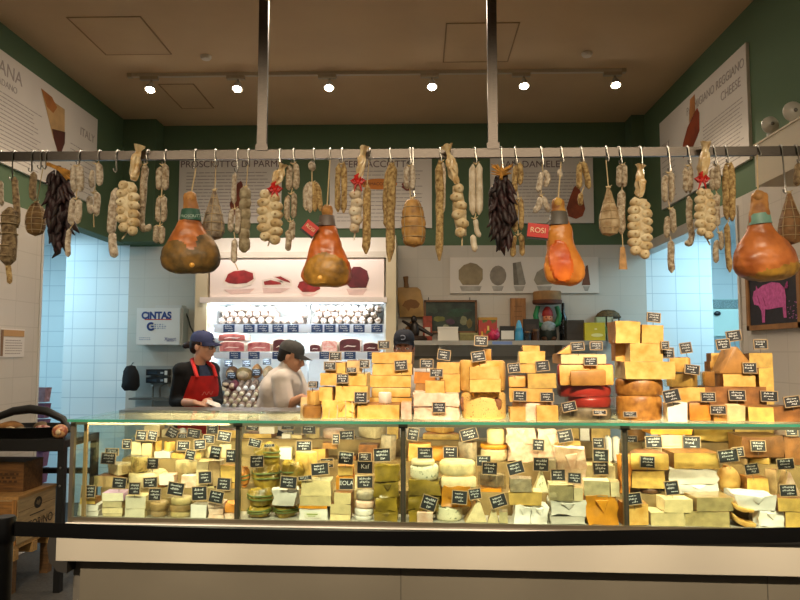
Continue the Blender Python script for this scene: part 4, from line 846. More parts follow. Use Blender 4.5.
# hams
def ham(desc, cx, y0, y1, x0, x1, skin, cut, band, bandy, neckw, cutface, tail_y, hookx=None, dy=0, tilt=0, cutfn=None, knob='c08a4a', holds='', rag=None, sunk=False):
    h = Hang('prosciutto_ham', desc, 'ham', cx, y0, dy)
    H = (y1 - y0) * PXM; R = (x1 - x0) / 2 * PXM; nw = neckw / 2 * PXM / R; bt0 = (bandy[0] - y0) / (y1 - y0); off = ((x0 + x1) / 2 - cx) * PXM
    pr = [(0, 0), (nw * .5, .012), (nw * .68, .06), (nw * .7, .12), (nw * .84, bt0), (nw * 1.0, bt0 + .12), (nw * 1.32, bt0 + .2), (.76, .58), (.93, .7), (1, .8), (.96, .88), (.8, .95), (.48, .988), (0, 1)]
    m_ = [0] * len(pr)
    for i in range(1, len(pr) - 1): m_[i] = (pr[i + 1][0] - pr[i - 1][0]) / (pr[i + 1][1] - pr[i - 1][1])
    m_[0] = 12; m_[-1] = -14; m_[1] = 4; m_[-2] = -11
    def rad(t):
        for i in range(len(pr) - 1):
            (r0, a), (r1, b) = pr[i], pr[i + 1]
            if a <= t <= b and b > a:
                s = (t - a) / (b - a); d_ = b - a; s2, s3 = s * s, s * s * s
                return max(.01, (2 * s3 - 3 * s2 + 1) * r0 + (s3 - 2 * s2 + s) * d_ * m_[i] + (3 * s2 - 2 * s3) * r1 + (s3 - s2) * d_ * m_[i + 1])
        return .1
    N = 64
    bm = BM(); lathe(bm, [(0, 0)] + [(rad(i / N) * R, -i / N * H) for i in range(1, N)] + [(0, -H)], 72, sy=.72)
    for v in bm.verts:
        t = -v.co.z / H
        v.co.x += off * (max(0, t - .15) / .85) ** 1.2
        if v.co.y < 0: v.co.y *= 1 - .2 * max(0, min(1, (t - .35) / .3))
    crumple(bm, R * .1, 1.1 / R, cx); crumple(bm, R * .03, 5 / R, cx); bm.normal_update()
    bmesh.ops.recalc_face_normals(bm, faces=bm.faces)
    cutset = []
    for f in bm.faces:
        c = f.calc_center_median(); t = -c.z / H + .025 * noise.noise(c * 30) + .012 * noise.noise(c * 90); xx = (c.x - off * (max(0, t - .15) / .85) ** 1.2) / R
        if cutfn(xx, c.y / R, t): cutset.append(f)
    cs_ = set(cutset)
    if sunk:
        vs = {v for f in cutset for v in f.verts}; edge = {v for v in vs if any(f not in cs_ for f in v.link_faces)}
        for v in vs - edge: v.co.y = v.co.y * .5 - .03
    b2 = bm.copy(); idx = {f.index for f in cutset}; bm.faces.ensure_lookup_table(); bm.faces.index_update(); idx = {f.index for f in cutset}
    b2.faces.ensure_lookup_table()
    bmesh.ops.delete(b2, geom=[f for f in b2.faces if f.index not in idx], context='FACES'); bmesh.ops.delete(bm, geom=cutset, context='FACES')
    b3 = bm.copy(); b3.faces.ensure_lookup_table(); up_ = lambda f: -f.calc_center_median().z / H < bt0 + .03
    bmesh.ops.delete(b3, geom=[f for f in b3.faces if not up_(f)], context='FACES'); bmesh.ops.delete(bm, geom=[f for f in bm.faces if up_(f)], context='FACES')
    mk('skin', bm, skin, h.t); mk('cut_face', b2, cut, h.t); mk('shank', b3, M(knob, .6, .35, 14, .4, second='8a5424'), h.t)
    def ring(t, k=1.0): return rad(t) * R * k
    tb = (bandy[1] - y0) / (y1 - y0); offb = off * (max(0, bt0 - .15) / .85) ** 1.2
    bm = BM(); lathe(bm, [(ring(bt0, 1.04), -bt0 * H), (ring(bt0, 1.07), -bt0 * H - .001), (ring(tb, 1.06), -tb * H + .001), (ring(tb, 1.03), -tb * H)], 28, sy=.78); 
    for v in bm.verts: v.co.x += offb + tilt * v.co.z * .0; v.co.z += tilt * v.co.x
    mk('paper_band', bm, band, h.t)
    bm = BM(); ell(bm, (0, 0, -.03), (nw * R * .62, nw * R * .55, .035), 2); crumple(bm, .008, 40, cx); mk('shank_knob', bm, M(knob, .6, .3, 25, .3), h.t)
    h.string([(hookx or cx, tail_y), (cx, y0 + 3)], .004, d=-.01)
    hook(hookx or cx, tail_y + 1, holds, dy); return h
HSK = M('cc7a3a', .42, .4, 9, .35, second='84441c', detail=7); HCUT = M('8a6428', .6, .5, 14, .7, second='43381e', detail=7)
h = ham('whole cured ham with a dark green paper band and mouldy brown underside', 191, 192, 277, 162, 221, HSK, HCUT, M('2f5a48', .5, .1, 10), (210, 222), 20, None, 168, cutfn=lambda x, y, t: t > .66 + .13 * x + .03 * math.sin(x * 7) or (x > .35 and t > .42 + .2 * (1 - x)), hookx=196, holds='the ham with the dark green band')
bm = BM(); ell(bm, h.L(192, 265, -.155), (.014, .01, .013), 2); mk('bone_end', bm, M('c89030', .5, .2, 20), h.t)
text('band_lettering', 'PROSCIUTTO', .022, M('9ab0a0', .6, 0), h.t, h.L(192, 216, -.085))
netted('grey-white mottled pear-shaped salami hanging just behind the green-banded ham', 203, 226, 190, 243, 165, M('a89c88', .8, .45, 30, .5, second='5a4a3c'), 'pear', hookx=216, dy=.1, holds='the mottled pear-shaped salami')
pairs('three links of thin grey-white sausage hanging between mottled and ribbed salami', 234, 170, [[(235, 173, 234, 204, 2.8)], [(232, 209, 231, 232, 3), (238, 208, 237, 234, 3)], [(235, 239, 234, 263, 3.2)]], mat=SAUSP, hookx=238, dy=-.02, tail=(238, 270), word='three thin grey-white sausage links')
h = Hang('cured_salami', 'ribbed grey salami tied in bulging rings, before the first red-bowed garlic braid', 'salami', 245, 186)
for i in range(6): h.saus([(245.5 - i * .2, 186.5 + i * 10), (245 - i * .2, 202.5 + i * 10)], 6.2, M('a89c80', .8, .4, 36, .5, second='7a6848'), amp=.06, name='ring_segment')
h.string([(248, 165), (246, 188)]); h.knot(246, 187, .01); hook(249, 166, 'the ribbed grey salami')
braid('garlic braid with a red bow under broad tan cellophane, beside the ribbed grey salami', 270, 190, 192, 242, 23, ((283, 164), (274, 188)), bow=(275, 190), dy=-.03, tail=(268, 246), holds='the first red-bowed garlic braid')
pairs('three-tier string of slim grey salami beside the red-bowed braid with tan cellophane', 291, 162, [[(290, 166, 289, 190, 3.4), (296, 163, 296, 189, 3.3)], [(288, 195, 287, 220, 3), (294, 193, 293, 218, 3)], [(293, 221, 292, 240, 3.2), (288, 230, 288, 251, 3.3)]], mat=SAUS, hookx=294, word='three-tier slim grey salami string')
h = Hang('salami_bundle', 'short bundle of draped pale salami under one small link, above the ham with grey band', 'salami', 312, 160, .06)
h.saus([(311, 161), (313, 171)], 4, SAUSP); h.string([(312, 170), (312, 184)]); 
for a in ([(311, 182), (306, 190), (306, 211)], [(311, 182), (310, 195), (310, 213)], [(313, 182), (315, 195), (315, 212)], [(313, 182), (319, 190), (320, 211)]): h.saus(a, 3.1, SAUSY if a[0][0] > 312 else SAUSP, d=-.01)
h.knot(312, 183); hook(314, 162, 'the short bundle of draped salami')
pairs('pair of long straight pale salami hanging above the ham with grey band', 341, 161, [[(338.5, 164, 338, 212, 3), (344, 163, 343.5, 213, 3)]], mat=SAUSY, hookx=342, word='two long straight salami above the grey-banded ham')
HSK2 = M('d4722e', .35, .4, 9, .3, second='8e4216', detail=7); HCUT2 = M('b88632', .5, .5, 13, .6, second='62461c', detail=7)
h = ham('whole glossy orange ham with grey band and a red diamond tag on its string', 327, 205, 290, 303, 352, HSK2, HCUT2, M('6a5c54', .5, .1, 10), (216, 227), 17, None, 160, cutfn=lambda x, y, t: y < .25 and ((x / .92) ** 2 + ((t - .82) / .22) ** 2 < 1), hookx=330, holds='the glossy ham with the diamond tag')
bm = BM(); ell(bm, h.L(320, 278, -.15), (.014, .01, .014), 2); mk('bone_end', bm, M('d8a04a', .5, .2, 20), h.t)
def hamtag(h, cx, cy, w, hh, rot, label, link):
    e = empty('hang_tag', h.L(cx, cy, -.06), rot=(0, rot, 0)); e.parent = h.t
    boxo('card', -w / 2, w / 2, -.002, .002, -hh / 2, hh / 2, M('c8281c', .45, .05, 8), e); 
    boxo('card_back', -w / 2 - .004, w / 2 + .002, .002, .004, -hh / 2 - .012, hh / 2 - .004, M('14110f', .5, 0), e)
    text('lettering', label, w * .36, M('e8c8a0', .5, 0), e, (0, -.0032, 0))
    h.string([link[0], link[1]], .003, M('5a5650', .5, 0), d=-.055)
hamtag(h, 310.5, 228, .075, .06, math.radians(38), 'ROSI', ((316, 224), (322, 222)))
braid('thin very white garlic braid with a red bow, in front of the orange badge panel', 357, 181, 184, 234, 13, ((364, 146), (359, 180)), bow=(358, 182), dy=-.03, cols=1, pale=True, tail=(354, 240), lean=-2, holds='the thin white garlic braid with red bow', small=True)
h = Hang('cured_salami', 'long straight golden salami touching the thin white garlic braid', 'salami', 367, 160, .01); h.saus([(367, 184), (367, 218), (366, 254)], 4.1, SAUSY); h.string([(369, 160), (367, 186)]); hook(370, 160, 'the golden salami behind the white garlic')
h = Hang('cured_salami', 'longest rough golden salami beside a short one, between the orange badge and grey badge', 'salami', 390, 161); h.saus([(392, 163), (387, 178), (386, 205), (387, 228)], 3.4, SAUSY); h.saus([(393, 163), (391, 200), (390, 262)], 4.6, SAUSY, d=-.02, amp=.14); h.knot(392, 164); hook(390, 163, 'the longest rough golden salami')
pairs('two short pale links hanging over the bound golden ham in front of the badge panel', 410, 163, [[(407, 166, 407, 189, 3), (412, 165, 412, 190, 3)]], mat=SAUSP, hookx=410, tail=(411, 198), word='two short pale links over the bound ham')
netted('bound golden pear-shaped cured meat tied with twine rings, under two short links', 400, 425, 198, 248, None, M('c0924e', .6, .45, 20, .4, second='8a6230'), 'egg', name='bound_cured_meat', dy=-.02, hookx=413, holds='the bound golden cured meat', nv=4, nh=5, tilt=.12)
h = Hang('cured_salami', 'long golden-white double salami between the badge panel and the leaning garlic braid', 'salami', 440, 160); h.saus([(443, 162), (443, 190), (442, 215)], 2.9, SAUSP); h.saus([(439, 161), (440, 205), (439, 260)], 4.1, SAUSY, d=-.02, amp=.13); h.knot(441, 162); hook(440, 162, 'the long double salami before the leaning braid')
braid('leaning garlic braid whose long cellophane neck rises above the rail, no bow', 457, 184, 186, 238, 15, ((447, 145), (456, 184)), dy=-.03, tail=(462, 246), lean=5, cols=1, holds='the leaning bow-less garlic braid')
pairs('pair of thick smooth white salami with a small curled pair below', 476, 161, [[(473, 164, 473, 215, 3.6), (479, 163, 479, 215, 3.6)], [(474, 218, 478, 238, 2.6, [(475, 218), (477, 232), (480, 237)]), (475, 233, 474, 252, 3, [(473, 235), (474, 245), (475, 252)])]], mat=M('d8cdb8', .7, .2, 30, .4, second='b8a68a'), hookx=475, word='pair of thick smooth white salami')
peppers('slimmer bunch of dark dried peppers with golden straw on top, in mid-rail', 501, 176, 253, 22, 80, ((501, 179), (502, 169)), -.02, 9, 'the slimmer dried pepper bunch', 1, point=True)
pairs('three-tier string of pale salami partly hidden by the slimmer pepper bunch', 518, 162, [[(516, 165, 515, 193, 3), (520, 163, 520, 185, 2.8)], [(516, 199, 515, 232, 3.2), (521, 198, 521, 230, 2.6)], [(515, 236, 513, 257, 3), (521, 234, 522, 256, 3)]], mat=SAUSY, hookx=515, dy=.03, word='three-tier salami string beside the slimmer peppers')
h = Hang('salami_string', 'cluster of short knuckled white salami pieces above the red-tagged cut ham', 'salami', 541, 168); 
for a in ([(545, 170), (548, 178), (545, 187)], [(541, 172), (540, 182), (538, 192)], [(541, 197), (539, 206), (534, 213)], [(543, 197), (546, 205), (549, 212)]): h.saus(a, 3.1, SAUSP)
h.string([(541, 190), (541, 198)]); h.knot(541, 196); h.string([(542, 164), (543, 172)]); hook(541, 166, 'the cluster of short knuckled salami')
HSK3 = M('d48a3a', .4, .35, 9, .3, second='b0641e', detail=7); HCUT3 = M('dc7426', .35, .35, 10, .3, second='b8481a', detail=7)
h = ham('cut cured ham with bright orange open face, grey band and square red tag', 558, 198, 287, 545, 584, HSK3, HCUT3, M('5c564e', .5, .1, 10), (212, 226), 18, None, 162, cutfn=lambda x, y, t: y < .05 and ((x + .22) / .6) ** 2 + ((t - .74) / .24) ** 2 < 1, hookx=561, holds='the cut ham with the square red tag', knob='d8a84a', sunk=True)
hamtag(h, 538, 230.5, .11, .072, math.radians(6), 'ROSI', ((546, 224), (551, 220)))
h.saus([(559, 169), (561, 178)], 2.6, SAUSP, name='salami_scrap')
pairs('splayed pair of white salami with a short stub under it, beside the cut ham', 583, 161, [[(580, 163, 579.5, 189, 3), (583, 162, 589, 189, 3.2)], [(581, 193, 581, 206, 2.8)]], mat=SAUSY, hookx=581, word='splayed white salami pair')
netted('white mouldy pear-shaped salami with a long string neck, by the green corner', 598, 619, 187, 237, 160, M('c0ac8a', .8, .4, 24, .5, second='8a6e48'), 'pear', hookx=606, holds='the white mouldy pear-shaped salami')
pairs('two-tier string of stubby salami ending in a paper tassel', 622, 162, [[(620, 165, 620, 187, 3.2), (624, 164, 624, 187, 3)], [(622, 190, 622, 234, 4.2)]], mat=SAUS, hookx=619, tail=(623, 248), word='stubby salami string with a paper tassel')
bm = BM(); q = PY(622.5, 247, HY); prism(bm, [(-.01, 0), (.01, 0), (.02, -.12), (-.022, -.12)], -.006, .006, 'y'); crumple(bm, .003, 60)
for o_ in [o for o in COL.objects if o.get('label', '').startswith('two-tier string of stubby salami ending')]: mk('paper_tassel', bm, M('c0925a', .7, .3, 30), o_, q - o_.location)
braid('long regular garlic braid in two neat columns, hanging before the dark green corner', 640, 197, 200, 256, 22, ((640, 165), (640, 197)), dy=-.01, holds='the long neat two-column garlic braid')
pairs('three-tier string of small grey salami hanging over the bright blue passage', 668, 170, [[(665.5, 175, 665, 202, 3.3), (671, 172, 671, 202, 3)], [(668, 216, 667, 238, 3), (672, 208, 673, 233, 3)], [(671, 240, 672, 273, 3.5)]], mat=SAUS, hookx=667, word='three-tier grey salami string over the passage')
h = Hang('cured_salami', 'slim salami curled into a hook at its lower end, next to the last red-bowed braid', 'salami', 688, 163, .02); h.saus([(685.5, 167), (686, 193)], 3.2, SAUS); h.saus([(690.5, 165), (690, 193)], 3, SAUS); h.saus([(689, 196), (689, 220), (692, 237), (690, 244), (685, 242)], 3.1, SAUS, d=-.01); h.knot(688, 166); hook(687, 164, 'the slim hook-ended salami')
braid('garlic braid with a red bow hanging over the bright blue passage', 705, 186, 190, 237, 18, ((706, 142), (702, 180)), bow=(702, 180), dy=-.04, tail=(710, 245), holds='the red-bowed garlic braid over the blue passage')
pairs('three-tier string of salami directly beside the last red-bowed garlic braid', 715, 163, [[(713, 168, 713, 190, 3), (717, 164, 717, 190, 3)], [(717, 193, 717, 227, 3.2)], [(717, 240, 716, 263, 2.8), (721, 232, 721, 250, 2.6)]], mat=SAUS, hookx=713, dy=.03, word='three-tier string beside the last red-bowed braid')
pairs('pair of long smooth tan salami over one long link, next to the broadest ham', 728, 161, [[(726, 164, 727, 220, 3.4), (731, 163, 732, 221, 3.4)], [(727, 223, 730, 272, 2.9)]], mat=SAUSY, hookx=725, word='pair of long smooth tan salami')
HSK4 = M('c8783c', .4, .3, 8, .3, second='904a1e', detail=7); HCUT4 = M('b88a30', .5, .4, 12, .5, second='7a5a20', detail=7)
h = ham('broadest whole ham with a pale blue-green band, in front of the pig chalkboard', 758, 191, 281, 733, 796, HSK4, HCUT4, M('7aa898', .5, .15, 20), (214, 225), 22, None, 155, cutfn=lambda x, y, t: t > .885 - .1 * x, hookx=757, holds='the broadest ham', tilt=.1)
netted('brown wrinkled pear-shaped cured meat half hidden behind the broadest ham', 777, 801, 192, 246, None, M('8a6236', .7, .4, 18, .5, second='5a3c20'), 'pear', dy=.06, hookx=780, holds='the brown wrinkled cured meat')
pairs('short tan salami cut by the frame at the far end of the rail', 798, 161, [[(798, 163, 797, 186, 3.4)]], mat=SAUSD, hookx=795, word='short tan salami at the rail\'s far end')
# ------------------------------------------------------------------ the cheese counter
def cu(px, v=0, y=470): return CU(px, y, v)[0]
ZT = CU(400, 421, 0)[1]; ZD = CU(400, 525, .02)[1]
UL, UR = cu(71), 2.2
cc = thing('cheese_counter', 'long glass-fronted cheese counter with white bumper running across the shop', 'counter', tuple(CO), -CA)
DEPTH = .95
TW = .014
zb1 = CU(400, 540.5, -.06)[1]; zb0 = CU(400, 568, -.06)[1]; zs1 = CU(400, 527, -.02)[1]
WHT = M('bdb4a4', .45, .03, 2)
boxo('base_body', UL + .02, UR, .02, DEPTH, .28, ZD - .02, M('6b655c', .5, .05, 4), cc, .004)
boxo('display_deck', UL + .02, UR, .0, DEPTH, ZD - .02, ZD, M('b9b2a4', .35, .03, 6), cc, .002)
boxo('front_ledge', UL - .01, UR, -.05, .0, ZD - .05, ZD - .008, M('ddd4cc', .35, 0), cc, .004)
boxo('bumper_panel', UL - .03, UR, -.06, .02, zb0, zb1, WHT, cc, .004)
bm = BM(); tube(bm, [(UL - .03, -.045, zb1 + .022), (UR, -.045, zb1 + .022)], .026, 10); mk('bumper_rail', bm, M('1a1816', .5, 0), cc)
bm = BM(); prism(bm, [(UL - .03, zb1 + .02), (UL - .065, zb1), (UL - .075, (zb0 + zb1) / 2), (UL - .06, zb0 - .01), (UL - .02, zb0 - .05), (UL + .03, zb0 - .06), (UL + .03, zb0 - .002), (UL - .029, zb0), (UL - .029, zb1)], -.062, .3, 'y'); mk('bumper_end_cap', bm, M('3a3734', .45, .1, 8), cc)
boxo('plinth', cu(82, .0, 580), UR, -.02, DEPTH - .1, 0, zb0 + .01, M('70685a', .6, .05, 3), cc, .003)
for q in (402, 760): boxo('plinth_joint', cu(q, .06, 585) - .002, cu(q, .06, 585) + .002, -.022, -.0195, 0, zb0, M('4a453c', .6, 0), cc)
POSTU = [cu(237), cu(403), cu(626), cu(820)]
ends = [UL + .012] + POSTU + [UR]
for a, b in zip(ends, ends[1:]): boxo('front_glass', a + .004, b - .004, -.004, .004, ZD, ZT - .012, GLASS, cc)
boxo('end_glass', UL, UL + .008, .0, DEPTH - .1, ZD, ZT - .012, GLASS, cc)
PST = M('6f6656', .35, .1, 20, metal=.7)
for q in POSTU: boxo('glass_post', q - .012, q + .012, .006, .034, ZD, ZT - .01, PST, cc, .003); boxo('post_clamp', q - .022, q + .022, .0, .04, ZT - .035, ZT - .012, M('4a4438', .35, 0, metal=.7), cc, .002)
boxo('corner_post', UL - .006, UL + .014, -.006, .016, ZD - .02, ZT - .01, M('7a7264', .35, 0, metal=.7), cc, .003)
boxo('inner_post', UL + .05, UL + .066, .02, .036, ZD, ZT - .02, M('8a6f48', .4, 0), cc, .002)
boxo('glass_channel', UL, UR, -.008, .008, ZD, ZD + .018, M('6a6050', .35, 0, metal=.6), cc, .001)
boxo('top_channel', UL, UR, .004, .03, ZT - .03, ZT - .012, M('6e6452', .6, 0), cc, .001)
tops = [UL - .01] + POSTU[:3] + [UR]
for a, b in zip(tops, tops[1:]): boxo('top_glass', a + .002, b - .002, -.03, .52, ZT - .012, ZT, GLASSTOP, cc)
boxo('glass_edge', UL - .01, UR, -.033, -.03, ZT - .0125, ZT + .0005, M('3f8a70', .15, .1, 6), cc)
boxo('rear_worktop', UL - .01, UR, .52, .78, ZT - .03, ZT, M('5f5b53', .3, .05, 6, metal=.7), cc, .003)
boxo('top_back_rail', UL, UR, .5, .52, ZT - .05, ZT - .012, M('9a8c74', .35, 0, metal=.6), cc, .001)
STEPS = [(-.5, .25, ZD, 60), (.255, .465, ZD + .115, 92), (.47, .675, ZD + .235, 122), (.68, .95, ZD + .325, 132)]
for v0, v1, z, px in STEPS[1:]:
    boxo('display_step', max(UL + .03, cu(px, v0)), UR - .02, v0, DEPTH - .12, ZD if v0 < .3 else z - .12, z, M('9a7f4e', .7, .2, 12), cc, .004)
for a, b in zip(ends[:4], ends[1:4] + [UR]):
    bm = BM(); tube(bm, [(a + .04, .045, ZT - .03), (b - .04, .05, ZT - .024)], .006, 8); mk('lamp_tube', bm, EM('ffe2b0', .6), cc)
    L_ = b - a - .1
    for v_, e_, rx in ((.036, CASE_A, .55), (.3, CASE_B, .35)):
        l = bpy.data.lights.new('counter_light', 'AREA'); l.energy = e_ * L_; l.color = (1, .80, .53); l.shape = 'RECTANGLE'; l.size = L_; l.size_y = .03
        lo = bpy.data.objects.new('counter_light', l); COL.objects.link(lo); lo.location = CW((a + b) / 2, v_, ZT - (.018 if v_ < .1 else .03)); lo.rotation_euler = Euler((rx, 0, -CA))
# ------------------------------------------------------------------ cheeses
def two(m, s): return m
PAL = {
 'W': ('ece6da', dict(rough=.5, var=.06, sc=20)), 'C': ('e6d3a2', dict(var=.12, sc=30)), 'P': ('e6d096', dict(var=.12, sc=26)), 'Y': ('dcb45c', dict(var=.2, sc=24, bump=.2, detail=6)),
 'E': ('e2b868', dict(var=.16, sc=20, second='c8923e', bump=.25, detail=6)), 'A': ('b8823e', dict(var=.2, sc=18)), 'O': ('d98a30', dict(var=.2, sc=18)), 'B': ('8c5a2a', dict(var=.3, sc=22, bump=.3)), 'D': ('6a462a', dict(var=.3, sc=20, bump=.3)),
 'T': ('c6a570', dict(var=.2, sc=24, bump=.2)), 'G': ('b4a67a', dict(var=.2, sc=30, bump=.2)), 'K': ('e4cbb2', dict(var=.12, sc=26, bump=.3, second='cfa488')), 'R': ('b03428', dict(rough=.3, var=.15, sc=10)),
 'L': ('a88a2c', dict(rough=.35, var=.3, sc=12, bump=.5, second='6e5a18')), 'N': ('e09420', dict(rough=.45, var=.2, sc=12, bump=.3)), 'S': ('b8a888', dict(var=.25, sc=30, bump=.4)),
 'V': ('e2dcb8', dict(sc=60, second='6e7a5c', thr=.62)), 'F': ('c6ae6a', dict(sc=40, second='8a7a3a', thr=.58)), 'H': ('dcb468', dict(sc=130, second='8a5a2c', thr=.66, bump=.3, detail=2)), 'M': ('b07a34', dict(rough=.45, var=.3, sc=26, bump=.4, second='80501e')), 'U': ('d8c48c', dict(var=.2, sc=26, bump=.2)), 'X': ('ddd6c8', dict(rough=.45, var=.12, sc=14, bump=.4)), 'Z': ('8f7f62', dict(var=.3, sc=24, bump=.4)), 'Q': ('d2b25a', dict(rough=.25, var=.3, sc=10, bump=.4, metal=.5, second='9a7a28')), 'I': ('c8a4c0', dict(var=.15, sc=30)),
 'g': ('9a8f7c', dict(var=.25, sc=30, bump=.4)), 'w': ('fbf3e0', dict(var=.04, sc=20))}  # 'w' is creamy white; also paints spotlight burn-out on one cut cheese
def PM_(k): c, kw = PAL[k]; return M(c, vary=.18, **kw)
PAL['e'] = ('946022', dict(var=.3, sc=30, bump=.3)); PAL['i'] = ('f0e6c8', dict(var=.06, sc=20))
EDGE = {'E': 'e', 'i': 'U', 'Y': 'e', 'P': 'T', 'C': 'T', 'W': 'C', 'K': 'T', 'O': 'B', 'A': 'B', 'T': 'B', 'B': 'D', 'G': 'Z', 'S': 'Z', 'V': 'G', 'F': 'Z', 'U': 'T', 'N': 'O'}
RAFF = M('5e6a2a', .7, .2, 30)
ITEMS = []   # placed: dict(u0,u1,v0,v1,z0,z1,px box,label)
NAMES = {'blk': 'cheese_block', 'slab': 'cheese_slab', 'loaf': 'cheese_loaf', 'whl': 'whole_cheese', 'hlf': 'halved_cheese', 'wdg': 'cheese_wedge', 'tri': 'cheese_wedge', 'wrp': 'wrapped_cheese', 'leaf': 'leaf_wrapped_cheese', 'ball': 'round_cheese', 'log': 'cheese_log', 'cres': 'cheese_crescent', 'drum': 'cheese_drum', 'pear': 'pear_shaped_cheese'}
GAPS = []
def cheese(row, kind, x0, y0, x1, y1, p, r, fl, label):
    vs = {'0': .085, '1': .265, '2': .485, '3': .71, 'a': .07, 'b': .30, 'c': .50}
    v0 = vs[row[0]] + (float(row[1:]) if len(row) > 1 else 0)
    ua, zlo = CU(x0, y1, v0); ub, zhi = CU(x1, y0, v0)
    w = (ub - ua) * .985; u = (ua + ub) / 2
    d = min(max(w * (1.0 if kind in ('whl', 'leaf', 'drum') else .8), .07), .2)
    if row[0] == 'a': d = min(max(w * .9, .1), .22)
    if 'd' in fl: d = .06
    if kind == 'ball': d = min(w, .12)
    v1 = v0 + d
    top = row[0] in 'abc'
    base = ZT if top else [z for a, b, z, _ in STEPS if a <= v0 < b][0] if v0 < .95 else ZT
    if not top:
        for a, b, z, px in STEPS[1:]:
            if v1 > a - .012 and z > base and (ub > cu(px, a)): v1 = min(v1, a - .012)
        d = v1 - v0
    best = base
    for it in ITEMS:
        ou = min(it['u1'], u + w / 2) - max(it['u0'], u - w / 2); ov = min(it['v1'], v1) - max(it['v0'], v0)
        if ou > .22 * min(w, it['u1'] - it['u0']) and ov > .015 and it['z1'] < (zlo + zhi) / 2 and it['z1'] > best: best = it['z1']
    if abs(best - zlo) > .035: GAPS.append((round(best - zlo, 3), label))
    z0 = best + .0008; h = max(zhi - z0, .012)
    if h > (zhi - zlo) + .3: h = zhi - z0
    rnd = random.Random(hash((x0, y0)) % 1000 if False else int(x0 * 13 + y0 * 7)); sd = x0 * .73 + y0
    loc = CW(u, v0 + d / 2, z0); rz = -CA + (rnd.uniform(-.09, .09) if w < .3 and kind not in ('log', 'wrp') else 0)
    w *= .975
    if r == '-' and kind in ('blk', 'slab', 'hlf', 'wdg', 'tri', 'loaf', 'log') and 'd' not in fl: r = EDGE.get(p, '-')
    yaw = 0
    name = NAMES[kind]; mp = PM_(p); mr = PM_(r) if r != '-' else None
    o = None
    def split(bm, fn, rindname='rind'):
        for v in bm.verts: v.co.z = max(v.co.z, .0004)
        bm.normal_update(); bmesh.ops.recalc_face_normals(bm, faces=bm.faces); bm.faces.ensure_lookup_table(); bm.faces.index_update()
        sel = {f.index for f in bm.faces if fn(f)}
        if mr is None or not sel or len(sel) == len(bm.faces): return mk(name, bm, mp if not (mr and len(sel) == len(bm.faces)) else mr, None, loc, rz)
        b2 = bm.copy(); b2.faces.ensure_lookup_table()
        bmesh.ops.delete(b2, geom=[f for f in b2.faces if f.index not in sel], context='FACES')
        bmesh.ops.delete(bm, geom=[f for f in bm.faces if f.index in sel], context='FACES')
        a = mk(name, bm, mp, None, loc, rz); mk(rindname, b2, mr, a); return a
    rindfn = lambda f: f.normal.y > -.82
    bv = min(.014, h * .2, w * .12)
    if kind in ('blk', 'slab'):
        bm = BM(); box(bm, -w / 2, w / 2, -d / 2, d / 2, 0, h); bevel(bm, bv, 2); subdiv(bm, 1); crumple(bm, min(h, w, .1) * .09, 11, sd); crumple(bm, .0025, 45, sd)
        o = split(bm, rindfn)
    elif kind in ('loaf', 'log'):
        bm = BM(); box(bm, -w / 2, w / 2, -d / 2, d / 2, 0, h); bevel(bm, min(h * .36, w * .3), 4); crumple(bm, min(h, w) * .07, 8, sd)
        o = split(bm, lambda f: f.normal.y > -.3)
    elif kind in ('whl', 'drum', 'leaf'):
        b = .0 if kind == 'drum' else (.14 if kind == 'leaf' else .03); R = w / 2; c = min(h * .3, .02) if kind == 'leaf' else min(h * .2, .011)
        pr = [(0, 0), (R * .8, 0), (R - c * .7, 0), (R * (1 - b * .5), c), (R, h * .5), (R * (1 - b * .5), h - c), (R - c, h), (R * .6, h), (0, h * (1.03 if kind == 'leaf' else 1))]
        bm = BM(); lathe(bm, pr, 30, 1, d / w); subdiv(bm, 1); crumple(bm, (h * .2 if kind == 'leaf' else h * .04), 16 if kind == 'leaf' else 8, sd)
        if kind == 'leaf': crumple(bm, h * .1, 45, sd)
        o = split(bm, (lambda f: f.normal.z > .75) if kind == 'drum' else (lambda f: False))
        if kind == 'leaf':
            bm = BM()
            for q in (0, 1):
                tube(bm, [Vector((R * 1.0 * math.cos(a), d / 2 * 1.0 * math.sin(a), h * (.42 + .2 * q))) for a in [2 * PI * i / 24 for i in range(25)]], .005, 5)
            crumple(bm, .01, 10, sd); mk('raffia_tie', bm, RAFF, o)
    elif kind == 'hlf':
        n = 14; pts = [(w / 2, -d / 2)] + [(w / 2 * math.cos(PI * i / n), -d / 2 + d * math.sin(PI * i / n)) for i in range(1, n)] + [(-w / 2, -d / 2)]
        bm = BM(); prism(bm, pts, 0, h, 'z'); bevel(bm, bv, 2, .7); crumple(bm, h * .06, 8, sd); o = split(bm, rindfn)
    elif kind == 'wdg':
        s = -1 if 'm' in fl else 1; k = .15 * s
        pts = [(-w / 2, d * .3), (k * w, -d / 2), (w / 2, d * .2), (w * .3, d * .5), (-w * .25, d * .5)]
        bm = BM(); prism(bm, pts, 0, h, 'z'); bevel(bm, bv * .7, 2); crumple(bm, h * .06, 8, sd); o = split(bm, lambda f: f.normal.y > -.3)
    elif kind == 'tri':
        ap = .1 if 'm' in fl else -.1
        if 'l' in fl: ap = -.42
        if 'r' in fl: ap = .42
        bm = BM(); prism(bm, [(-w / 2, 0), (w / 2, 0), (w * ap + w * .05, h), (w * ap - w * .05, h)], -d / 2, d / 2, 'y'); bevel(bm, bv * .7, 2); crumple(bm, h * .03, 8, sd); o = split(bm, rindfn)
    elif kind == 'wrp':
        bm = BM(); box(bm, -w / 2, w / 2, -d / 2, d / 2, 0, h); bevel(bm, min(h, w) * .2, 2); subdiv(bm, 4); crumple(bm, min(h, .09) * .2, 16, sd); crumple(bm, min(h, .09) * .12, 40, sd + 5)
        for v in bm.verts: v.co.z = max(v.co.z, .0)
        o = mk(name, bm, mp, None, loc, rz)
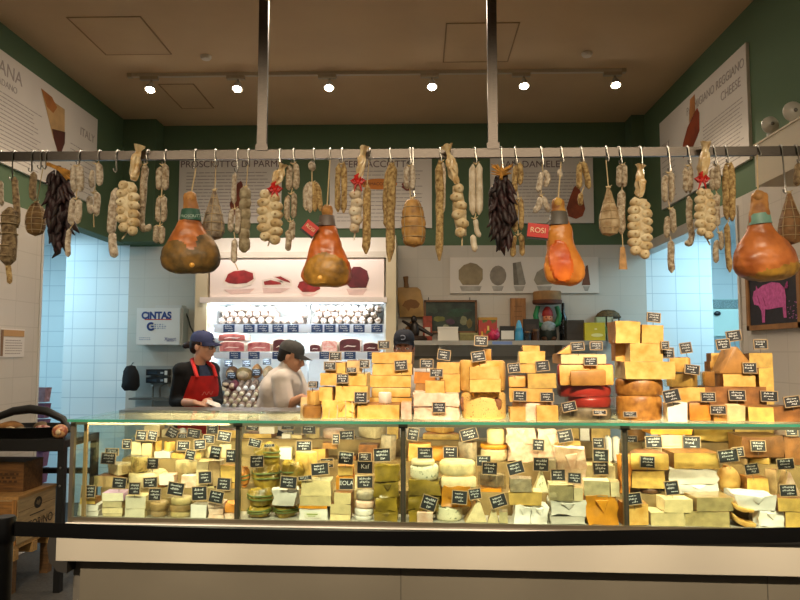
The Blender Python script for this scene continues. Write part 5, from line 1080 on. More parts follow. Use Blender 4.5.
        for a in o.data.attributes: pass
        if int(x0 + y0) % 2:
            bm = BM(); prism(bm, [(-w * .2, h * .86), (w * .22, h * .9), (w * .06, h * .42)], -d / 2 - h * .05, -d / 2 + .02, 'y'); bevel(bm, .003, 1); crumple(bm, .004, 25, sd); mk('paper_fold', bm, mp, o)
    elif kind == 'ball':
        bm = BM(); ell(bm, (0, 0, h / 2), (w / 2, d / 2, h / 2), 3); crumple(bm, h * .05, 12, sd); o = split(bm, lambda f: f.normal.z > .8)
    elif kind == 'pear':
        bm = BM(); ell(bm, (0, 0, h * .5), (w * .5, d * .4, h * .5), 3)
        for v in bm.verts:
            t = v.co.z / h; v.co.x = v.co.x * (1.0 - .15 * t) - w * .12 * (t - .5)
        crumple(bm, h * .03, 9, sd); o = mk(name, bm, mp, None, loc, rz); bm = BM(); ell(bm, (-w * .1, 0, h), (w * .12, w * .1, h * .05), 2); mk('tied_top', bm, PM_('A'), o)
    elif kind == 'cres':
        pts = [(-w / 2, h), (-w * .2, h * .55), (w * .2, h * .3), (w * .5, h * .28), (w * .48, .0), (w * .0, 0), (-w * .3, h * .25), (-w * .5, h * .75)]
        bm = BM(); prism(bm, pts, -d / 2, d / 2, 'y'); bevel(bm, bv, 2); o = split(bm, lambda f: f.normal.z < -.3)
    if 'f' in fl:
        bm = BM(); box(bm, -w / 2 - .003, w / 2 + .003, -d / 2 - .004, d / 2, .001, h + .003); bevel(bm, bv * 1.2, 2); subdiv(bm, 3); crumple(bm, .007, 30, sd)
        for v in bm.verts: v.co.z = max(v.co.z, .001)
        mk('plastic_wrap', bm, FILM, o)
    if 's' in fl:   # paper sticker
        bm = BM(); q = -d / 2 - (.008 if kind == 'wrp' else .003); box(bm, -w * .28, w * .28, q, q + .003, h * .25, h * .75); s_ = mk('paper_label', bm, M('e6e0cc', .6, .05, 10), o, smooth=False)
        bm = BM(); box(bm, -w * .2, w * .18, q - .001, q, h * .5, h * .6); box(bm, -w * .15, w * .1, q - .001, q, h * .36, h * .42); mk('printed_mark', bm, M('8a9a3a', .6, 0), s_)
    if 'o' in fl:   # dark round brand mark
        for k in ((-.46, .08), (.26, .13)):
            bm = BM(); q = -d / 2 * math.sqrt(max(.02, 1 - (k[0] * 2) ** 2)) if kind in ('whl', 'drum') else -d / 2; ell(bm, (w * k[0], q + .004, h * .55), (w * k[1] * .9, .009, h * .27), 3); crumple(bm, .006, 40); mk('burnt_mark', bm, M('5a301a', .7, .4, 40, second='8a5a30'), o)
    if 't' in fl:   # twine
        bm = BM()
        for k in (-.3, -.05, .2, .4):
            tube(bm, [(w * k, -d / 2 - .003, 0.003), (w * k + .004, -d / 2 - .006, h * .5), (w * k, -d / 2 + .0, h + .002), (w * k, d * .3, h + .003)], .003, 5)
        mk('twine', bm, TWINE, o)
    tag(o, label, 'cheese')
    ITEMS.append(dict(u0=u - w / 2, u1=u + w / 2, v0=v0, v1=v1, z0=z0, z1=z0 + h, px=(x0, y0, x1, y1), label=label, o=o))
    return o
DATA = '''
0|wrp|77|511|99|520|X|-||lower of two white-wrapped cheeses stacked at the counter's glass end
0|wrp|77.5|504.5|98.5|511|X|-||upper of two white-wrapped cheeses stacked at the counter's glass end
0|slab|79|498|95|504.5|Y|-||small yellow slab on the two white-wrapped cheeses by the glass end
0|slab|102|514|122|520|C|T||lowest of the cream slabs under the lilac-topped slab
0|slab|101.5|508|123|514|C|T||second-lowest of the cream slabs under the lilac-topped slab
0|slab|102|501.5|122.5|508|C|T||third cream slab, directly under the lilac-topped slab
0|slab|101|493|123.5|501.5|i|I||cream slab with a lilac top, on its stack near the glass end
0|loaf|124.5|509|146|520|i|-||lower of two big ivory loaves beside the lilac-topped stack
0|loaf|124.5|496|145.5|509|i|-||upper of two big ivory loaves beside the lilac-topped stack
0|whl|147.5|512|164.5|520|T|-|f|lower film-wrapped brown-tan cheese beside the two ivory loaves
0|whl|146.5|503|165|512|T|-|f|upper film-wrapped brown-tan cheese beside the two ivory loaves
0|whl|166|513|189|521|U|-|f|lowest of three film-wrapped tan rounds in the leftmost bay
0|whl|165.5|506|189|513|T|-|f|middle of three film-wrapped tan rounds in the leftmost bay
0|whl|167|499|189.5|506|U|-|f|topmost of three film-wrapped tan rounds in the leftmost bay
0|blk|190.5|505|207|521|W|g||squarish white block with grey rind at the leftmost bay's foot
0|wrp|208|515|223.5|522|K|-||lowest of three pink and white parcels beside the grey-rind white block
0|wrp|208|508.5|223.5|515|K|-||middle of three pink and white parcels beside the grey-rind white block
0|wrp|208|502|223.5|508.5|K|-||topmost of three pink and white parcels beside the grey-rind white block
0|wrp|224.5|513|234.5|522|K|-||lower pink parcel squeezed against the first glass post
0|wrp|224.5|503|234.5|513|O|-||upper orange parcel squeezed against the first glass post
1|slab|93|476.5|120|488|T|B||brown slab under the long pale wedge near the glass end
1|wdg|98.5|465|127|476.5|C|S||long pale wedge with a fawn rind near the glass end
1|whl|121|474|160|485|C|I||flat round white cheese with lilac patches under the green-veined wedge
1|wdg|122.5|457.5|145|474|F|-|f|film-wrapped green-veined wedge on the lilac-patched round
1.01|slab|146|488|165|500|O|-|f|film-wrapped orange slab behind the tan rounds
1|loaf|158.5|475|173.5|489|W|K||white round cheese nearer the lilac-patched round
1|loaf|180.5|476|196|489|K|W||white round cheese behind the tag beside the three tan rounds
1.02|wdg|168.5|462.5|194|478|U|G||wide wedge with greenish rind above the two white rounds
1|slab|197|489|215|499|P|-||pale slab behind the grey-rind white block
1|slab|216.5|491|236|501|E|-||lower orange-yellow slab against the first glass post
1|slab|217|482.5|236|491|E|-||upper orange-yellow slab against the first glass post
1|slab|221|466|236.5|482.5|Y|A||tall yellow slab behind the first glass post
1|blk|208.5|461|220.5|471|T|S||small beige block in the middle of the leftmost bay
1|blk|196|461.5|208|473|C|-||cream block between the greenish-rind wedge and small beige block
2|blk|130.5|442|141|457.5|C|-||upright pale block nearest the glass end
2|blk|141.5|443|152.5|457.5|P|-||upright straw-yellow block beside the upright pale one
2|wrp|154|452|170.5|462|X|-||white-wrapped cheese under the small yellow wedges of the leftmost bay
2|blk|171|453|186|463|Y|-||bright yellow block with a dark tag above the greenish-rind wedge
2|blk|187|451|201|460|Y|C||butter-yellow block in the upper middle of the leftmost bay
2|wdg|201.5|447|214|458|C|-||pale wedge below the topmost tags of the leftmost bay
2|wdg|215|445|230|459|C|S||pale wedge behind two dark tags beside the first glass post
2|wdg|150|441|159|452|Y|-||tiny yellow wedge nearer the glass end on the white-wrapped cheese
2|wdg|160|442|173|452|E|-||tiny amber wedge on the white-wrapped cheese
3|loaf|133|435|144|441|C|-||cream loaf behind the two uppermost tags near the glass end
3|loaf|143.5|424.5|160|433|C|-||round cream loaf, highest cheese near the glass end
3|loaf|161|430|175|441|C|-||cream loaf behind the steeply tilted tag
3|ball|175.5|428|185|436|W|-||small white ball, highest in the middle of the leftmost bay
3|wdg|186|434|200|444|P|-||straw wedge behind the tags at the back of the leftmost bay
3|wdg|202|433|216|443|C|-||cream wedge at the back of the leftmost bay
3|loaf|218|430|236|442|Y|-||yellow loaf at the back, touching the first glass post
0|leaf|244|507.5|268.5|522.5|L|-||bottom leaf-wrapped cheese of the stack by the first glass post
0|leaf|243|492|270|507.5|L|-||second leaf-wrapped cheese up, with green ties, by the first glass post
1|leaf|238|469|247|492|O|-||orange rounded cheese tucked behind the first glass post
1|leaf|247.5|466|277.5|490|L|-||big leaf-wrapped cheese on the second tier by the first glass post
1.01|leaf|250|446|277|466|L|-||topmost big leaf-wrapped cheese under the yellow slab
0.01|leaf|270|506|295|523|L|-||leaf-wrapped cheese carrying the white-topped cheese
0.01|wrp|272|490.5|296.5|506|X|-||white bloomy cheese resting on a leaf-wrapped one
1|leaf|279|464|305|489|L|-||leaf-wrapped cheese with green tie behind the white bloomy cheese
0|wrp|297.5|509|328|523|W|-|s|white-wrapped round with orange paper top and printed label
0|wrp|298|507|327.5|510|N|-||orange paper layer on the printed white round
0|blk|298.5|496.5|331|507|P|-||lower of two wide straw-yellow blocks on the printed white round
0|blk|300|481.5|330.5|496.5|P|G||upper of two wide straw-yellow blocks on the printed white round
1|wdg|291.5|454|316|476|Y|G||yellow wedge with grey-green rind above the wide straw blocks
2|blk|277|448|291.5|461|W|-||white block in the upper part of the second bay
2|wdg|293|447|311|459|P|-||pale wedge with tag above the yellow wedge, second bay
2|slab|311|449|326|468|Y|-||yellow slab next to the pinkish round, second bay
3|slab|242.5|434|272|446|Y|B||long yellow slab with brown rind at the back of the second bay
3|blk|281|434|290.5|445|W|-||upright white block at the back of the second bay
3|blk|291|435|302|446|P|-||straw block next to the upright white block at the back
3|loaf|259|427|275|434|W|-||white rounded cheese on the long yellow slab with brown rind
3|wdg|303|428|319|445|P|-||pale wedge against the pinkish round at the back
3|whl|320.5|430|343.5|443|K|-||pinkish tan wheel at the back of the second bay
2|blk|322|443|337|455|A|-||amber block below the pinkish tan wheel
0|slab|329.5|514.5|350.5|524|P|B||bottom slab with thin brown rinds, beside the printed white round
0|slab|330|504.5|351.5|514.5|P|B||second slab with thin brown rinds, beside the printed white round
0|slab|334.5|493|352|504.5|P|B||third slab with thin brown rinds, behind the tag reading EOLA
1|slab|336|476|353|490|N|-||orange box-like cheese behind the tag reading EOLA
1|slab|337|466|353|476|Y|O||yellow slab on top of the orange box-like cheese
0|whl|352.5|517|372|524.5|X|-||lowest white goat round of the grey-topped stack
0|whl|353|509.5|373|517|X|-||second white goat round of the grey-topped stack
0|whl|353.5|501.5|374|509.5|K|-||beige goat round above the two white ones
0|whl|354.5|492.5|374.5|501.5|S|-||grey-beige goat round topping its stack
1|blk|355|476|374|490|C|-||pale block behind the two tags above the goat rounds
0|wrp|373.5|512|397.5|524|L|-||lowest of four gold-wrapped loaves beside the second glass post
0|wrp|374.5|498|398|512|L|-||second of four gold-wrapped loaves beside the second glass post
0|wrp|375|482|398.5|498|L|-||third of four gold-wrapped loaves beside the second glass post
0|wrp|374.5|466|398.5|482|L|-||top one of four gold-wrapped loaves beside the second glass post
2|blk|338|456|357|470|B|-||brown block behind tags in the upper second bay
2|blk|358|445|378|458|B|-||dark brown block under the pale point-ended wedge
2|wdg|379.5|436|396|458|S|S||grey-tan wedge standing beside the second glass post
3|wdg|355|427|386|446|C|-||pale wedge with a sharp point at the back of the second bay
3|loaf|387|426|399|440|Y|-||yellow loaf at the back against the second glass post
3|blk|340|440|354.5|450|D|-||dark brown block at the back of the second bay
0|wrp|408.5|511|425|524|L|-||lowest gold-wrapped cheese beyond the second glass post
0|wrp|408.5|496|439.5|511|L|-||middle gold-wrapped cheese beyond the second glass post
0|wrp|408.5|481.5|439.5|496|L|-||upper gold-wrapped cheese under the blue-speckled round
0|whl|408.5|466.5|439|481.5|V|-||blue-speckled round on the gold-wrapped stack
0|whl|410|461|435|466.5|C|-||thin cream round on the blue-speckled round
0-.04|loaf|417|513|433|524|K|-|d|little pink washed cheese in front of the gold-wrapped stack
0|drum|434.5|507.5|463|524.5|V|C||white drum with faint green veins at the foot of the third bay
0.01|wrp|440.5|488.5|470|507.5|N|-||orange paper-wrapped cheese above the green-veined drum
0.01|hlf|440|477|477|488.5|C|T||half wheel with pale face on the orange paper
0.01|whl|438.5|462.5|477|477|U|-||round tan-rind wheel on the half wheel in the third bay
0|tri|463.5|500|487|525|C|-|m|tall white triangular wedge at the foot of the third bay
0|tri|487.5|503|499|525|C|T|m|narrow triangular wedge leaning on the tall white one
1|wrp|480.5|489|502|505|N|-||orange paper bundle behind the two triangular wedges
1|wdg|479|476|506|489|Z|S|f|film-wrapped grey wedge on the orange paper bundle
0|blk|499.5|512|508|525|G|-||small greenish block beside the narrow triangular wedge
3|hlf|421.5|434|460|446|Y|O||big yellow half wheel at the back of the third bay
3|wdg|423|425|455|434|E|-||amber wedge on the big yellow half wheel
2|blk|407.5|444|431|461|E|O||orange-yellow block just beyond the second glass post
2|wrp|431|449|457|463|N|-||crumpled orange paper under the big yellow half wheel
2|wdg|458|443|479|462|S|B||grey-brown wedge in the upper third bay
2|drum|480.5|450|509|463|C|-||broad pale drum carrying the orange doily
2|whl|480|445.5|510|450|N|-||thin orange doily ring under the pale drum
2|drum|487|429.5|505.5|445.5|P|-||tall straw-coloured drum standing on the orange doily
2|wrp|508.5|444|538|462|K|-||lower of two bloomy pink-white bricks in the third bay
2|wrp|506.5|427|536|444|K|-||upper of two bloomy pink-white bricks in the third bay
0|wrp|515|506|530.5|526|W|-||white-wrapped carton beside the small greenish block
0|wrp|531|506|548|526|W|-||second white-wrapped carton, under the yellow slab end
0|slab|510|492.5|543|506|Y|P||long yellow slab resting on two white cartons
0|blk|510.5|479.5|532.5|492.5|S|-|f|film-wrapped grey-green block on the long yellow slab
1|tri|533|471.5|549|500|V|-|m|blue-veined straw wedge standing on the second tier
0|wrp|550|516.5|585.5|526.5|X|-||greenish-white wrapped cheese under the white parcel
0|wrp|549.5|501.5|585.5|516.5|X|-||plain white parcel above the greenish-white wrapped cheese
0|blk|550|485|573.5|501.5|G|C|f|translucent greenish wedge with pale rind on the white parcel
0|blk|574|488|583|501.5|C|-||slim pale block beside the translucent greenish wedge
0|wrp|586|497|617.5|526.5|N|-||big bright orange paper parcel at the foot of the third bay
0|blk|585|482|611|497|G|C||translucent olive block on the bright orange parcel
0|blk|611.5|482|620|497|C|-||pale upright slice on the bright orange parcel by the third glass post
1|blk|584|466|616.5|484|C|U||broad pale block behind the olive block in the third bay
1|wrp|556|449|585.5|484|K|-|f|film-wrapped pink-white cheese in the middle of the third bay
1|blk|539|460|556|476|S|-||grey rinded block behind the blue-veined straw wedge
2|wrp|539|430|564|447|K|-||pinkish bloomy brick at the back under the tilted tag
2|loaf|555|441|581.5|454|Y|-||golden loaf with a pale shine in the upper third bay
3|blk|573|428|579.5|440|Y|-||slim yellow slice at the back of the third bay
3|blk|580|425.5|589.5|440|W|-||upright white slice at the back of the third bay
3|loaf|590.5|426.5|611|437|Y|-||yellow loaf high at the back near the third glass post
2|drum|606|437|613|449|W|-||little white ball nearer the slim slices, by the third glass post
2|drum|613.5|437|621|449|W|-||little white ball touching the third glass post
1|wrp|621.5|455|630|500|O|-||orange rind cheese standing right behind the third glass post
0|loaf|622.5|504|648.5|526|E|A||orange-yellow curved piece with a dotted rind by the third glass post
0|slab|651.5|513|685|525.5|P|C||lower of two pale slabs at the foot of the rightmost bay
0|slab|663|500|693|513|P|C||upper of two pale slabs at the foot of the rightmost bay
1|whl|642.5|489|661.5|512|D|-||dark brown cylinder behind the dotted-rind piece
1|blk|631.5|471|665.5|489|Y|A||yellow block with cut stripes on the second tier, rightmost bay
1|hlf|631|453|671|471|Y|B||yellow half wheel with brown rind on the striped yellow block
1|wrp|677|484.5|719|497|W|-||lower of two long white-wrapped logs in the rightmost bay
1|wrp|669|469.5|718.5|484.5|W|-||upper of two long white-wrapped logs in the rightmost bay
1|loaf|672.5|453|720|469.5|Y|-||long smooth yellow loaf on the white-wrapped logs
0|blk|687|512|731|526|U|T|f|lower tan film-wrapped cheese at the foot of the rightmost bay
0|blk|694|498|733.5|512|U|T|f|upper tan film-wrapped cheese at the foot of the rightmost bay
1|pear|719.5|467.5|746|498|E|-||smooth pear-shaped golden cheese beside the white-wrapped logs
0|cres|733|513|757.5|527|E|-||lower yellow crescent slice in the rightmost bay
0|cres|732|501|755.5|514|E|-||upper yellow crescent slice in the rightmost bay
0.02|wrp|758|511|785|527|W|-||lower crumpled white parcel beside the crescent slices
0.02|wrp|736|495.5|776|511|W|-||upper crumpled white parcel above the crescent slices
1|blk|746.5|478|769|496|Y|-||plain yellow block beside the pear-shaped cheese
1|wdg|770|470|781|494|T|B||tan wedge behind the tags in the rightmost bay
1|tri|782|472|801|497|K|T||pinkish tan triangular piece at the frame's edge
0|blk|786|513|803|526|Y|B||lower yellow slab with rind at the frame's edge
0|blk|779|498.5|803|513|Y|B||upper yellow slab with rind at the frame's edge
2|wdg|738|459|752|474|T|-||small tan wedge under the doubled tags of the rightmost bay
2|wdg|755|458|777|472|Y|B||yellow wedge with brown rind behind a tilted tag
2|slab|650|446.5|693|453|C|U||long pale slab under the cream box, rightmost bay
2|blk|662|435|684|446.5|C|-||cream box-shaped cheese in the upper rightmost bay
2|wrp|650|428|693|435|N|-||flat orange paper on the cream box-shaped cheese
3|wrp|694|426.5|734|447|Q|-||shiny gold-foil parcel at the back of the rightmost bay
3|slab|736|424|774|437|Y|-||yellow slab beside the gold-foil parcel
2|blk|741|437|785|458|B|A||brown-rinded block with a tag in the rightmost bay
2|blk|786|437|803|456|B|-||brown block at the frame's edge behind the small tag
3|whl|775|425|803|437|K|-||pinkish wheel at the back by the frame's edge
3|whl|630|428|648|446|A|-||amber round behind the third glass post
a|whl|300|406|320.5|416|A|-|f|low amber cheese at the near end of the upper display
a|wdg|303.5|391|320.5|406|E|A||amber wedge with bluish tag at the upper display's near end
b|blk|300|398|318|410|T|-||tan slab behind the low amber cheese
a|wrp|321.5|401.5|356|416|E|-|t|twine-tied golden loaf on the glass top
a|log|357|405|400|417|E|-||smooth golden log lying beside the twine-tied loaf
a.01|blk|320|387.5|333.5|401.5|E|A||small golden block on the twine-tied loaf
a.01|blk|334|386|368|401.5|E|U||wide golden block on the twine-tied loaf
a.01|blk|319.5|373.5|341|387.5|E|A||golden block with amber rind, third layer near the staff
a.01|blk|341.5|373.5|367.5|387|E|U||golden block next to the amber-rinded third layer
a.02|blk|325|362|346|373.5|E|A||golden brick behind two tags, top of the nearest stack
a.02|blk|346.5|360.5|361|373.5|T|B||brownish brick on top of the nearest stack
a|blk|401|402|411.5|418|K|-||pinkish block beside the smooth golden log
b|blk|368|398|412|410|E|-||hidden golden slab under the tall tower in front of the capped man
b|hlf|369.5|387.5|411|399|E|A||half wheel with hollow dark cut in the capped man's tower
a.05|wdg|376.5|393|391|408|w|-||small creamy wedge standing before the hollow half wheel
b|blk|366|375.5|411|387.5|E|A||slab on the hollow half wheel, capped man's tower
b|blk|371.5|364|412.5|375.5|E|A||slab with a tag, one below the top of the capped man's tower
b|blk|372|352.5|413|364|E|A||topmost slab right under the capped man's eyes
a|wrp|412.5|407|460|421|K|-||lower of two broad bloomy white cheeses on the glass top
a|wrp|412.5|393.5|459.5|407|K|-||upper of two broad bloomy white cheeses on the glass top
a|blk|425|381|445|393.5|E|-||small square golden block on the bloomy white cheeses
b|blk|415|384|425.5|398|A|-||amber block peeking behind the small square golden block
a.08|blk|439|374|459.5|393.5|E|-||tall golden block on the bloomy white cheeses
a.08|blk|436.5|362.5|460|374|E|-||thick golden slab on the tall golden block
b|blk|414|372|436|384|O|-||orange slab behind the small square golden block
a|whl|461|392.5|508.5|421|H|-|o|big speckled drum with dark burnt marks on the glass top
a|whl|458.5|360.5|508|392.5|E|-||great rounded golden wheel on the speckled drum
a-.03|log|469.5|379.5|501|391.5|E|-|d|lower golden log leaning on the great rounded wheel
a-.03|log|469|367|500|379.5|E|-|d|upper golden log leaning on the great rounded wheel
a.04|wdg|484|348.5|493.5|360.5|E|-||thin yellow wedge behind a tag, atop the great rounded wheel
a|whl|513|402.5|557|421|K|-||mottled pinkish wheel at the base of the fourth tower
a-.045|blk|510|407|525.5|420|E|-|d|small amber block in front of the mottled pinkish wheel
a-.045|log|536.5|406|558.5|420.5|E|-|d|rounded yellow half in front of the mottled pinkish wheel
a|blk|510.5|388.5|555|402.5|E|-||wide golden slab with two tags in the fourth tower
a.05|hlf|508.5|376|527|388.5|E|O||orange-rinded half on the wide slab with two tags
a|log|527.5|373.5|556.5|388.5|Y|-||yellow rounded half loaf on the wide slab with two tags
a.05|blk|518|364|537|376|E|-||golden slab under the small block, fourth tower
a.05|blk|519.5|351.5|545|364|E|P||squarish block with clear film, near the fourth tower's top
a.05|log|522.5|345.5|540|351.5|E|-||little slice crowning the fourth tower
a|whl|560|408|617|421|Z|-|f|dark film-covered wheel under the red wax cheeses
a|whl|570|397.5|616|408|R|-|f|lower red-waxed wheel under clear film
a|whl|560|386|617|397.5|R|-|f|upper red-waxed wheel under clear film
a.02|hlf|557|364|614.5|386|E|R||large golden half wheel with reddish top edge
a-.02|hlf|568.5|370|607|386|A|O|d|amber half wheel in front of the large golden half
a.02|blk|559|354|605.5|364|P|A||pale slab on the large golden half wheel
a.02|tri|557.5|344.5|573|354|E|-|r|yellow wedge on the pale slab, behind a tag
a|whl|620.5|396.5|668|421|M|-||lower of two big brown ridged wheels on the glass top
a|whl|620|379.5|670|396.5|M|-||upper of two big brown ridged wheels on the glass top
a|blk|624|362|675|379.5|E|U||long golden block on the brown ridged wheels
a|blk|628.5|343.5|662|362|E|P||tall golden block near the top of the brown-wheel tower
a|blk|613.5|321|640|343.5|E|A||tilted golden chunk crowning the brown-wheel tower
a|log|641.5|325|663.5|343.5|E|-||rounded golden half crowning the brown-wheel tower
a.08|blk|616|343.5|628|379|E|A||amber-edged slab end behind the tall golden block
a-.04|loaf|668.5|403|688|421|w|-||gleaming white-topped cut cheese at the front of the glass top
a|hlf|688.5|402|712|421|O|-||orange half wheel with a bright notch beside the gleaming white cheese
b|blk|676|388|706|402|E|-||golden block under the film-wrapped one, behind the gleaming white cheese
b|wdg|671.5|373|704.5|388|Y|U|f|film-wrapped yellow wedge behind the brown ridged wheels
b|wdg|673|357.5|696|373|E|-||amber wedge on the film-wrapped yellow wedge
a|blk|712.5|405|727|420.5|A|-||amber block behind the low tag near the orange half wheel
a|blk|727.5|405.5|746|420.5|U|P||pale cut block at the front, below the dark brown slab
a|blk|746.5|407|774|420.5|Y|-||yellow block at the front, below the dark brown slab
a|blk|774.5|407|803|421|B|-||reddish-brown block at the front by the frame's edge
b|blk|704|387|768|404|B|D||long dark brown slab carrying the pyramid stack
b|wdg|706|372|719|387|A|-|f|film-wrapped amber wedge on the dark brown slab
b|blk|723.5|374.5|756|387|E|-||golden slab under the pyramid wedge
b|blk|758.5|368|773|387|Y|-||yellow block beside the golden slab, near the white tiles
b.0|tri|720.5|346.5|760|374.5|A|A||large pyramid-like amber wedge pointing up
c|blk|710|362|729|376|E|-||lower golden loaf behind the pyramid-like wedge
c|log|711|353|729|362|E|-||upper golden loaf behind the pyramid-like wedge
c|blk|750|353|773|368|Y|-||yellow block peeking out behind the pyramid-like wedge
'''
for ln in DATA.strip().split('\n'):
    q = ln.split('|')
    cheese(q[0], q[1], float(q[2]), float(q[3]), float(q[4]), float(q[5]), q[6], q[7], q[8], q[9])
# ------------------------------------------------------------------ price tags in the counter
TAGS = '''88.5 491.5 16 13 0;108.5 458.5 16 12 2;112 452 15 8 0;127 444 10 10 0;119.6 483 16 12 3;134.6 488.5 13 13 0;150.4 482.5 16 11 -4;155 494.5 14 13 0;153 463.5 13 12 0;141.6 435.6 12 11 3;152.7 435.7 11 11 8;172.4 433 13 12 25;194 433.6 15 10 8;212.6 429 13 11 0;183.6 437 13 8 0;183.6 446 14 11 0;200 444.5 13 11 -5;209 439 13 9 4;224.4 436.4 15 11 8;190.4 455 11 11 10;215.5 452.5 12 14 8;231 456 11 14 0;205.4 477.5 15 13 -5;176 489 18 14 8;224 484 15 13 3;199.6 493.4 17 15 -4;216.4 497 16 13 10
255 443 14 9 12;257 461.4 15 13 -3;252.4 427 14 8 5;288 426.5 14 7 0;309 429 15 11 0;269.5 445.6 12 4 -5;304 446 17 11 0;320 469 19 13 -6;327 463 14 10 -4;288.6 482.4 18 13 4;305 478 15 5 -8;336 439 8 11 0;347 436 16 12 -4;346 458 16 13 4;365 457 14 9 0;382 455 18 14 -3;365 467.4 17 13 0;365 482 17 13 -2;346.4 484 15 12 0
413 434.4 12 13 8;425 453 16 12 0;450.4 452.4 15 12 0;469 434.4 18 12 -15;483.6 461 15 11 0;489.6 468.4 16 13 3;429 503 16 15 18;459.6 497.4 16 14 4;475 494 13 11 -10;498.4 501 17 13 -18;515.6 468 17 13 -15;565 436 16 13 -10;538.4 445 12 12 4;541 464.4 16 14 2;558 475 15 12 0;574.4 478 14 11 3;598.4 443 12 11 0;600.6 455.6 16 13 2;600.6 468.4 16 13 -2;599.6 412.4 14 5 0
632 441 11 11 0;653.6 442 17 12 -2;691.4 443 18 14 2;647.4 462 15 12 3;671.6 488 14 14 -6;633 499 17 12 -8;728 456 20 13 -8;738 452 12 10 -5;758 446 15 11 0;751.6 469 14 11 -8;785.4 464 17 11 -5;788 490.4 17 12 -2;791.4 431 12 10 0
335.3 356.3 13 9 0;330 366 13 9 0;351.6 370 11 6 0;364.5 364 11 9 0;342.5 378.6 13 10 0;360.8 397.5 14 12 0;384 345 13 9 0;401 365.3 14 11 -5;312.5 384.5 9 6 0;444 355 14 11 8;426.7 363.7 14 10 0;436.4 373 14 9 0;481 341 14 11 3;478.4 356.4 15 11 -8;439 407.5 14 11 0;514 368 13 10 -6;577.5 346.5 14 9 -5;596 346 13 9 0;590.5 361.4 14 9 0;542.5 366 14 11 -5;520 396 14 11 2;547 397 14 10 0;569 406.7 15 10 -12;599.5 412.5 14 6 0;653.6 317.6 14 10 6;665 345.6 8 9 0;668 353 12 11 0;685.6 348 12 11 -8;692 369.6 15 10 8;671.4 396 17 13 -12;630 414.4 14 6 0;708 397 15 10 0;733.6 336 15 11 -8;723 344.4 14 11 -6;760.4 344.4 14 10 0;749.6 368 14 11 0;737 395.4 17 11 0;769 396.4 17 11 2;718 410 16 9 0;792 401.6 16 11 -8'''
SCT = [scribble(i, .085, .055, 3) for i in range(9)]
TBOARD = M('17181a', .55, .2, 20); TFRAME = M('b89a72', .6, .15, 20); TCH = M('c8c6c0', .8, 0)
READ = {(346.4, 484): 'EOLA', (365, 467.4): 'Kaf'}
pend = []
for e in TAGS.replace('\n', ';').split(';'):
    cx, cy, w, h, rot = map(float, e.split())
    hit = None; fv = None
    top = cy < 418
    for it in ITEMS:
        a = it['px']
        istop = it['z0'] >= ZT - .001
        if istop != top: continue
        ox = min(a[2], cx + w / 2) - max(a[0], cx - w / 2); oy = min(a[3], cy + h / 2 + 2) - max(a[1], cy - h / 2)
        if ox > 1 and oy > 0: fv = it['v0'] if fv is None else min(fv, it['v0'])
    # the cheese it is stuck on: under its lower edge
    best = None
    for it in ITEMS:
        a = it['px']; istop = it['z0'] >= ZT - .001
        if istop != top: continue
        dx = max(a[0] - cx, cx - a[2], 0); yb = cy + h / 2 + 1.5; dy_ = max(a[1] - yb, yb - a[3], 0)
        s = dx * 1.5 + dy_ * (1 if yb < a[1] else 2) + it['v0'] * 2
        if best is None or s < best[0]: best = (s, it)
    it = best[1]
    v = min(fv if fv is not None else it['v0'], it['v0'] + .05) - .012
    if fv is None: v = it['v0'] + .02
    pend.append((cx, cy, w, h, rot, v, it))
cnt = {}
for p in pend: cnt.setdefault(p[6]['label'], []).append(p)
CL = [0]
for lab, ps in cnt.items():
    ps.sort(key=lambda p: (round(p[1] / 6), p[0]))
    for i, (cx, cy, w, h, rot, v, it) in enumerate(ps):
        short = lab
        words_ = len(lab.replace('-', ' ').split())
        which = ''
        if len(ps) == 2:
            q = ps[1 - i]
            which = ('upper ' if cy < q[1] else 'lower ') if abs(cy - q[1]) > 4 else ('first ' if cx < q[0] else 'second ')
        elif len(ps) > 2: which = ['first ', 'second ', 'third ', 'fourth ', 'fifth '][i]
        on = 'on' 
        L = f"{which}chalked tag {on} {lab}"
        wl = L.split()
        u, z = CU(cx, cy, v); k = v + 3.45
        W = w * k / F * .95; H = h * k / F * .95
        t = thing('price_tag', L, 'price tag', tuple(CW(u, v, z)), 0, 'chalked price tags of the cheese counter', rot=(-.12, math.radians(rot), -CA))
        boxo('board', -W / 2, W / 2, -.002, .002, -H / 2, H / 2, TBOARD, t)
        bm = BM(); f = .0032
        for q in ((-W / 2, W / 2, -H / 2, -H / 2 + f), (-W / 2, W / 2, H / 2 - f, H / 2), (-W / 2, -W / 2 + f, -H / 2, H / 2), (W / 2 - f, W / 2, -H / 2, H / 2)): box(bm, q[0], q[1], -.0045, .003, q[2], q[3])
        mk('frame', bm, TFRAME, t, smooth=False)
        rd = READ.get((cx, cy))
        if rd: text('lettering', rd, H * .5, TCH, t, (0, -.0032, .004), ext=.0004)
        else:
            o = shared('lettering', SCT[int(cx * 3 + cy) % 9], TCH, t, (0, -.0028, 0)); o.scale = (W / .085 * .8, 1, H / .055 * .8)
        zt = it['z1']; pl = max(.015, min(.07, (z - H / 2) - (zt - .008) if z - H / 2 > zt else .02))
        bm = BM(); tube(bm, [(0, .003, -H / 2 + .004), (0, .006, -H / 2 - pl)], .0016, 5); mk('pin', bm, WIRE, t)
